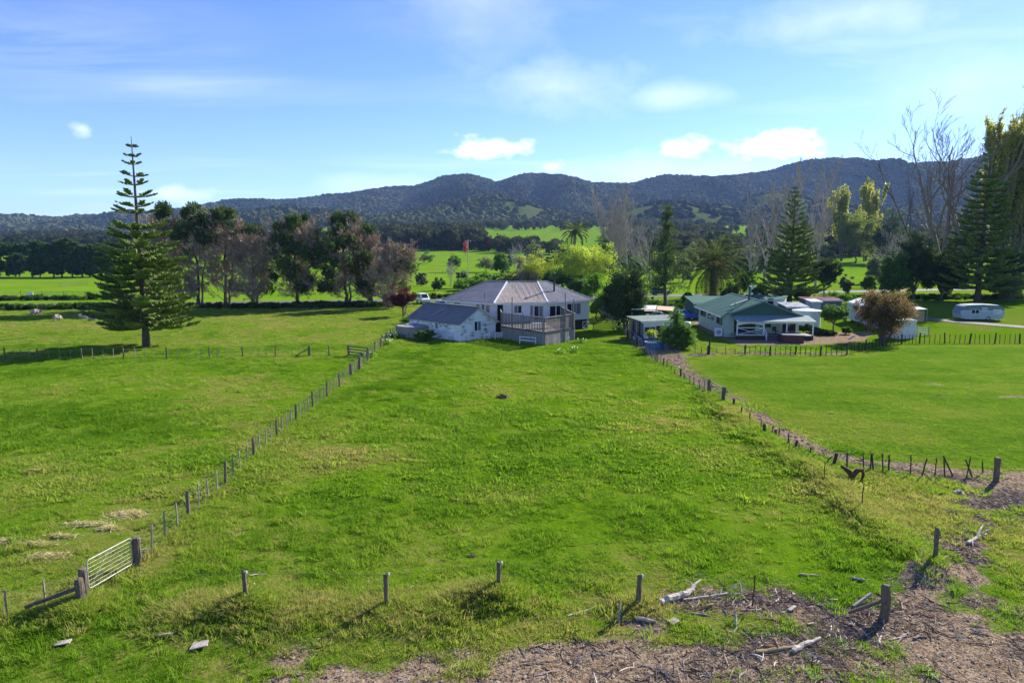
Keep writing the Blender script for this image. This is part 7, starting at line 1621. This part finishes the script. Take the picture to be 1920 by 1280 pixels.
# ------------------------------------------------------------------ grass, weeds, stones and chips that nobody could count
def tuft(n, rad, h, w, spread, seed):
    g = np.random.default_rng(seed); a = g.random(n) * 6.283; q = np.sqrt(g.random(n)) * rad; x, y = np.cos(a) * q, np.sin(a) * q; hh = h * g.uniform(0.5, 1.15, n)
    az = g.random(n) * 6.283; sx, sy = np.cos(az) * w / 2, np.sin(az) * w / 2; lx, ly = (np.cos(a) * spread + g.normal(size=n) * spread * 0.7) * hh, (np.sin(a) * spread + g.normal(size=n) * spread * 0.7) * hh; z0 = np.full(n, -0.02)
    V = np.stack([np.stack([x - sx, y - sy, z0], 1), np.stack([x + sx, y + sy, z0], 1), np.stack([x + lx * 0.4 + sx * 0.8, y + ly * 0.4 + sy * 0.8, hh * 0.6], 1), np.stack([x + lx * 0.4 - sx * 0.8, y + ly * 0.4 - sy * 0.8, hh * 0.6], 1), np.stack([x + lx, y + ly, hh * 0.95], 1)], 1).reshape(-1, 3)
    k = np.arange(n)[:, None] * 5; mb = MB().add(V, k + np.array([[0, 1, 2, 3]]), k + np.array([[3, 2, 4]])); return mb
def grass_mat():
    t = NT('grass blades'); f = t.attr('tint', True); n = t.N('ShaderNodeObjectInfo')
    c = t.N('ShaderNodeValToRGB'); r = c.color_ramp; r.elements[0].color = (0.075, 0.165, 0.006, 1); r.elements[0].position = 0.0; r.elements[1].color = (0.34, 0.30, 0.11, 1); r.elements[1].position = 1.0
    for p_, q in ((0.35, (0.15, 0.265, 0.017, 1)), (0.6, (0.225, 0.31, 0.034, 1)), (0.8, (0.29, 0.30, 0.07, 1))): e = r.elements.new(p_); e.color = q
    t.L(f, c.inputs[0]); tc = t.mix(1.0, c.outputs[0], (1.35, 1.45, 0.9), 'MULTIPLY')
    return t.bsdf(c.outputs[0], 0.8, 0, 0.04, trans=0.42, tcol=tc)
GM = grass_mat()
TS = [source('grass_tuft', tuft(38, 0.18, 0.075, 0.015, 0.95, k), GM) for k in range(4)] + [source('grass_tuft', tuft(46, 0.22, 0.20, 0.018, 0.6, 10 + k), GM) for k in range(3)] + [source('grass_tuft', tuft(70, 0.5, 0.11, 0.04, 0.9, 20 + k), GM) for k in range(3)]
def grass_zone(y0, y1, dens, idx, smin, smax, cap=200000):
    xm = y1 * 0.80 + 6; n = min(cap, int((y1 - y0) * 2 * xm * dens)); y = rng.uniform(y0, y1, n); x = rng.uniform(-xm, xm, n)
    k = np.abs(x) < y * 0.79 + 5; x, y = x[k], y[k]; gv, lw, dr, bg = masks(x, y)
    cl = fbm(x / 1.6, y / 1.6, 3, 71); pat = fbm(x / 9, y / 9, 3, 73)
    k = (rng.random(len(x)) > gv * (1.25 - 0.7 * sstep(0.55, 0.68, fbm(x / 1.8, y / 1.1, 3, 113)))) & (lw < 0.4) & (rng.random(len(x)) < 0.35 + 1.3 * sstep(0.3, 0.65, cl))
    if y1 > 75:
        k &= ~((np.abs(x) < 14) & (y > 84.5)) & (polyline_dist(x, y, DRIVE) > 2.2) & ~((x > 13) & (y > 79))
    x, y, gv, dr, cl, pat = x[k], y[k], gv[k], dr[k], cl[k], pat[k]; n = len(x)
    tint = np.clip(0.32 + 0.85 * (pat - 0.5) + 0.42 * dr + rng.normal(size=n) * 0.13, 0, 1); s = rng.uniform(smin, smax, n) * (0.25 + 1.5 * cl)
    return np.stack([x, y, ht(x, y)], 1), s, tint, rng.choice(idx, n)
Zs = [grass_zone(15.5, 30, 34, [0, 1, 2, 3, 0, 1, 2, 3, 4], 0.7, 1.2), grass_zone(30, 48, 14, [0, 1, 2, 3, 7, 8], 0.8, 1.4), grass_zone(48, 80, 4.6, [7, 8, 9], 0.7, 1.15), grass_zone(80, 128, 1.3, [7, 8, 9], 0.8, 1.3)]
# taller tussocks: bank by the right fence, front mounds, fence lines, and scattered clumps in the field
def along(pts, n, w):
    p = np.array(pts); k = rng.integers(0, len(p) - 1, n * 2); sl = np.linalg.norm(p[1:] - p[:-1], axis=1); k = rng.choice(len(p) - 1, n, p=sl / sl.sum()); f = rng.random((n, 1)); q = p[k] * (1 - f) + p[k + 1] * f + rng.normal(size=(n, 2)) * w; return q
tx = [along(BANK, 1500, 0.55), along(pp((262, 1062), (519, 819), (743, 623)), 900, 0.14), along(pp((0, 673), (580, 668)), 300, 0.12), along(pp((300, 1152), (462, 1148), (940, 1130), (1000, 1140)), 900, 0.5), along(pp((20, 1160), (160, 1140)), 300, 0.5), along(pp((1560, 885), (1720, 905), (1760, 945), (1720, 990), (1600, 930)), 700, 0.9)]
tx.append(np.stack([rng.uniform(-20, 26, 5200), rng.uniform(26, 78, 5200)], 1)); q = tx[-1]; tx[-1] = q[(fbm(q[:, 0] / 1.4, q[:, 1] / 1.4, 3, 88) > 0.56) & (poly_sd(q[:, 0], q[:, 1], FIELD) > 0.3)]
for u, v, h, r in MOUND: p = P(u, v); tx.append(np.array([[p.x, p.y]]) + rng.normal(size=(110, 2)) * r * 0.6)
tx = np.concatenate(tx); n = len(tx); gv, lw, dr, bg = masks(tx[:, 0], tx[:, 1]); k = lw < 0.5; tx, dr = tx[k], dr[k]; n = len(tx)
Zs.append((np.stack([tx[:, 0], tx[:, 1], ht(tx[:, 0], tx[:, 1])], 1), rng.uniform(0.55, 1.25, n), np.clip(0.44 + 0.45 * dr + rng.normal(size=n) * 0.16, 0, 1), rng.choice([4, 5, 6], n)))
# short even sward on the lawn
n = 75000; lx, ly = rng.uniform(10, 62, n), rng.uniform(28, 84, n); k = (poly_sd(lx, ly, LAWN) > 0.2) & (lx < ly * 0.8 + 4); lx, ly = lx[k], ly[k]; gv, lw, dr, bg = masks(lx, ly)
k = rng.random(len(lx)) > gv; lx, ly, dr = lx[k], ly[k], dr[k]; n = len(lx); ls = rng.uniform(0.8, 1.3, n)
PTS = np.concatenate([z[0] for z in Zs]); SC = np.concatenate([z[1] for z in Zs]); TI = np.concatenate([z[2] for z in Zs]); IX = np.concatenate([z[3] for z in Zs])
SC3 = np.stack([SC, SC, SC * rng.uniform(0.7, 1.2, len(SC))], 1)
PTS = np.concatenate([PTS, np.stack([lx, ly, ht(lx, ly)], 1)]); SC3 = np.concatenate([SC3, np.stack([ls * 0.62, ls * 0.62, ls * 0.42], 1)]); TI = np.concatenate([TI, np.clip(0.34 + 0.28 * dr + 0.5 * (fbm(lx / 5, ly / 1.2, 4, 97) - 0.5) + rng.normal(size=n) * 0.09, 0, 1)]); IX = np.concatenate([IX, rng.choice([7, 8, 9], n)])
n = len(PTS); ROT = np.stack([rng.normal(size=n) * 0.08, rng.normal(size=n) * 0.08, rng.uniform(0, 6.28, n)], 1)
scatter('pasture_grass', 'rough green pasture grass with paler dry tufts', 'grass', PTS, SC3, ROT, IX, TI, TS)
# stones and wood chips
def mat_inst(name, stops, rough=0.9):
    t = NT(name); c = t.N('ShaderNodeValToRGB'); r = c.color_ramp; r.elements[0].color = stops[0][1] + (1,); r.elements[1].color = stops[-1][1] + (1,)
    for p_, q in stops[1:-1]: e = r.elements.new(p_); e.color = q + (1,)
    t.L(t.attr('tint', True), c.inputs[0]); return t.bsdf(c.outputs[0], rough, 0, 0.2)
SM = mat_inst('beach stones', [(0, (0.08, 0.058, 0.038)), (0.4, (0.19, 0.142, 0.096)), (0.8, (0.32, 0.26, 0.19)), (1, (0.58, 0.51, 0.42))])
CM = mat_inst('wood chips', [(0, (0.06, 0.038, 0.024)), (0.45, (0.17, 0.115, 0.072)), (0.8, (0.34, 0.26, 0.18)), (1, (0.62, 0.55, 0.45))])
def stone_src(k):
    mb = blob(100 + k, 1, 0.5); mb.v[0][:, 2] -= 0.35; mb.v[0] *= np.array([1, 0.75, 0.5]); return source('stone', mb, SM)
def chip_src(k):
    g = np.random.default_rng(200 + k); t = np.linspace(-0.5, 0.5, 5); return source('chip', MB().path(np.stack([t, g.normal(size=5) * 0.03, g.normal(size=5) * 0.02], 1), [0.02, 0.035, 0.035, 0.03, 0.012], 4), CM)
SS, CS = [stone_src(k) for k in range(4)], [chip_src(k) for k in range(4)]
def on_gravel(n, x0, x1, y0, y1, p=1.0):
    x, y = rng.uniform(x0, x1, n), rng.uniform(y0, y1, n); k = np.abs(x) < y * 0.8 + 5; x, y = x[k], y[k]; k = rng.random(len(x)) < masks(x, y)[0] ** p; return x[k], y[k]
parts = [on_gravel(90000, -12, 26, 15, 31), on_gravel(60000, 12, 34, 26, 80)]
x, y = np.concatenate([q[0] for q in parts]), np.concatenate([q[1] for q in parts]); n = len(x); s = rng.uniform(0.010, 0.034, n) * np.where(rng.random(n) < 0.05, 2.3, 1) * np.clip(y / 24, 0.9, 1.8)
scatter('gravel', 'grey brown beach stones along the foreshore', 'gravel', np.stack([x, y, ht(x, y) + s * 0.2], 1), s, rng.uniform(0, 6.28, n), rng.integers(0, 4, n), np.clip(rng.normal(0.42, 0.24, n), 0, 1), SS)
x, y = on_gravel(110000, -12, 28, 15, 32); k = rng.random(len(x)) < 0.15 + 0.75 * sstep(0.42, 0.62, fbm(x / 2.2, y / 1.4, 3, 55)); x, y = x[k], y[k]
ex = [along(pp((1300, 1240), (1400, 1205), (1500, 1200), (1640, 1180), (1500, 1235)), 2600, 0.55), along(pp((1760, 1060), (1790, 1000), (1850, 960), (1920, 925)), 2300, 0.6), along(pp((1150, 1140), (1300, 1130), (1450, 1125), (1640, 1140)), 1800, 0.4), along(pp((1600, 872), (1720, 890), (1830, 900)), 700, 0.35), along(pp((1230, 690), (1300, 690), (1400, 780), (1500, 850)), 900, 0.4)]
q = np.concatenate(ex); x, y = np.concatenate([x, q[:, 0]]), np.concatenate([y, q[:, 1]]); n = len(x); s = rng.uniform(0.07, 0.26, n) * np.where(rng.random(n) < 0.09, 2.8, 1)
scatter('wood_debris', 'brown and bleached wood chips and twigs strewn on the gravel', 'debris', np.stack([x, y, ht(x, y) + 0.025], 1), np.stack([s, s * rng.uniform(0.5, 1.3, n), s * 0.8], 1), np.stack([rng.normal(size=n) * 0.15, rng.normal(size=n) * 0.18, rng.uniform(0, 6.28, n)], 1), rng.integers(0, 4, n), np.clip(rng.normal(0.53, 0.28, n), 0, 1), CS)
# roadside weeds under the cypress row and along the road
WB = [source('weed', (lambda m: (cloud(m, ellipsoid(9, (0, 0, 0.35), (0.5, 0.5, 0.25), 0.2), [0.28] * 9, 26, 0.3, 0.14, 0.5), m)[1])(MB()), mat_leaf('weed leaves', (0.02, 0.05, 0.012), (0.10, 0.17, 0.03), 0.3, True)) for k in range(3)]
q = np.concatenate([along(pp((230, 578), (500, 577), (720, 574)), 330, 0.8), along(pp((-20, 581), (230, 579)), 130, 0.6), along(pp((-20, 563), (240, 561)), 80, 0.7), along(pp((1180, 590), (1300, 575)), 60, 1.2), along(pp((1620, 560), (1920, 560)), 200, 1.5), along(pp((800, 560), (1100, 552)), 90, 1.5)]); n = len(q)
scatter('roadside_weeds', 'low leafy weeds along the road verge', 'weeds', np.stack([q[:, 0], q[:, 1], ht(q[:, 0], q[:, 1])], 1), rng.uniform(0.7, 1.7, n), rng.uniform(0, 6.28, n), rng.integers(0, 3, n), rng.random(n), WB)

# ------------------------------------------------------------------ air
def haze():
    t = NT('air'); v = t.N('ShaderNodeVolumePrincipled'); v.inputs['Color'].default_value = (0.36, 0.56, 1.0, 1); v.inputs['Density'].default_value = HAZE; v.inputs['Anisotropy'].default_value = 0.0
    t.L(v.outputs[0], t.out.inputs['Volume'])
    return solo('haze', 'pale blue air over the whole valley', 'haze', MB().box((-7400, -300, -12), (7400, 9800, 620)), t.m, (0, 0, 0), None, False, 'stuff')
HAZE = 0.00006
haze()
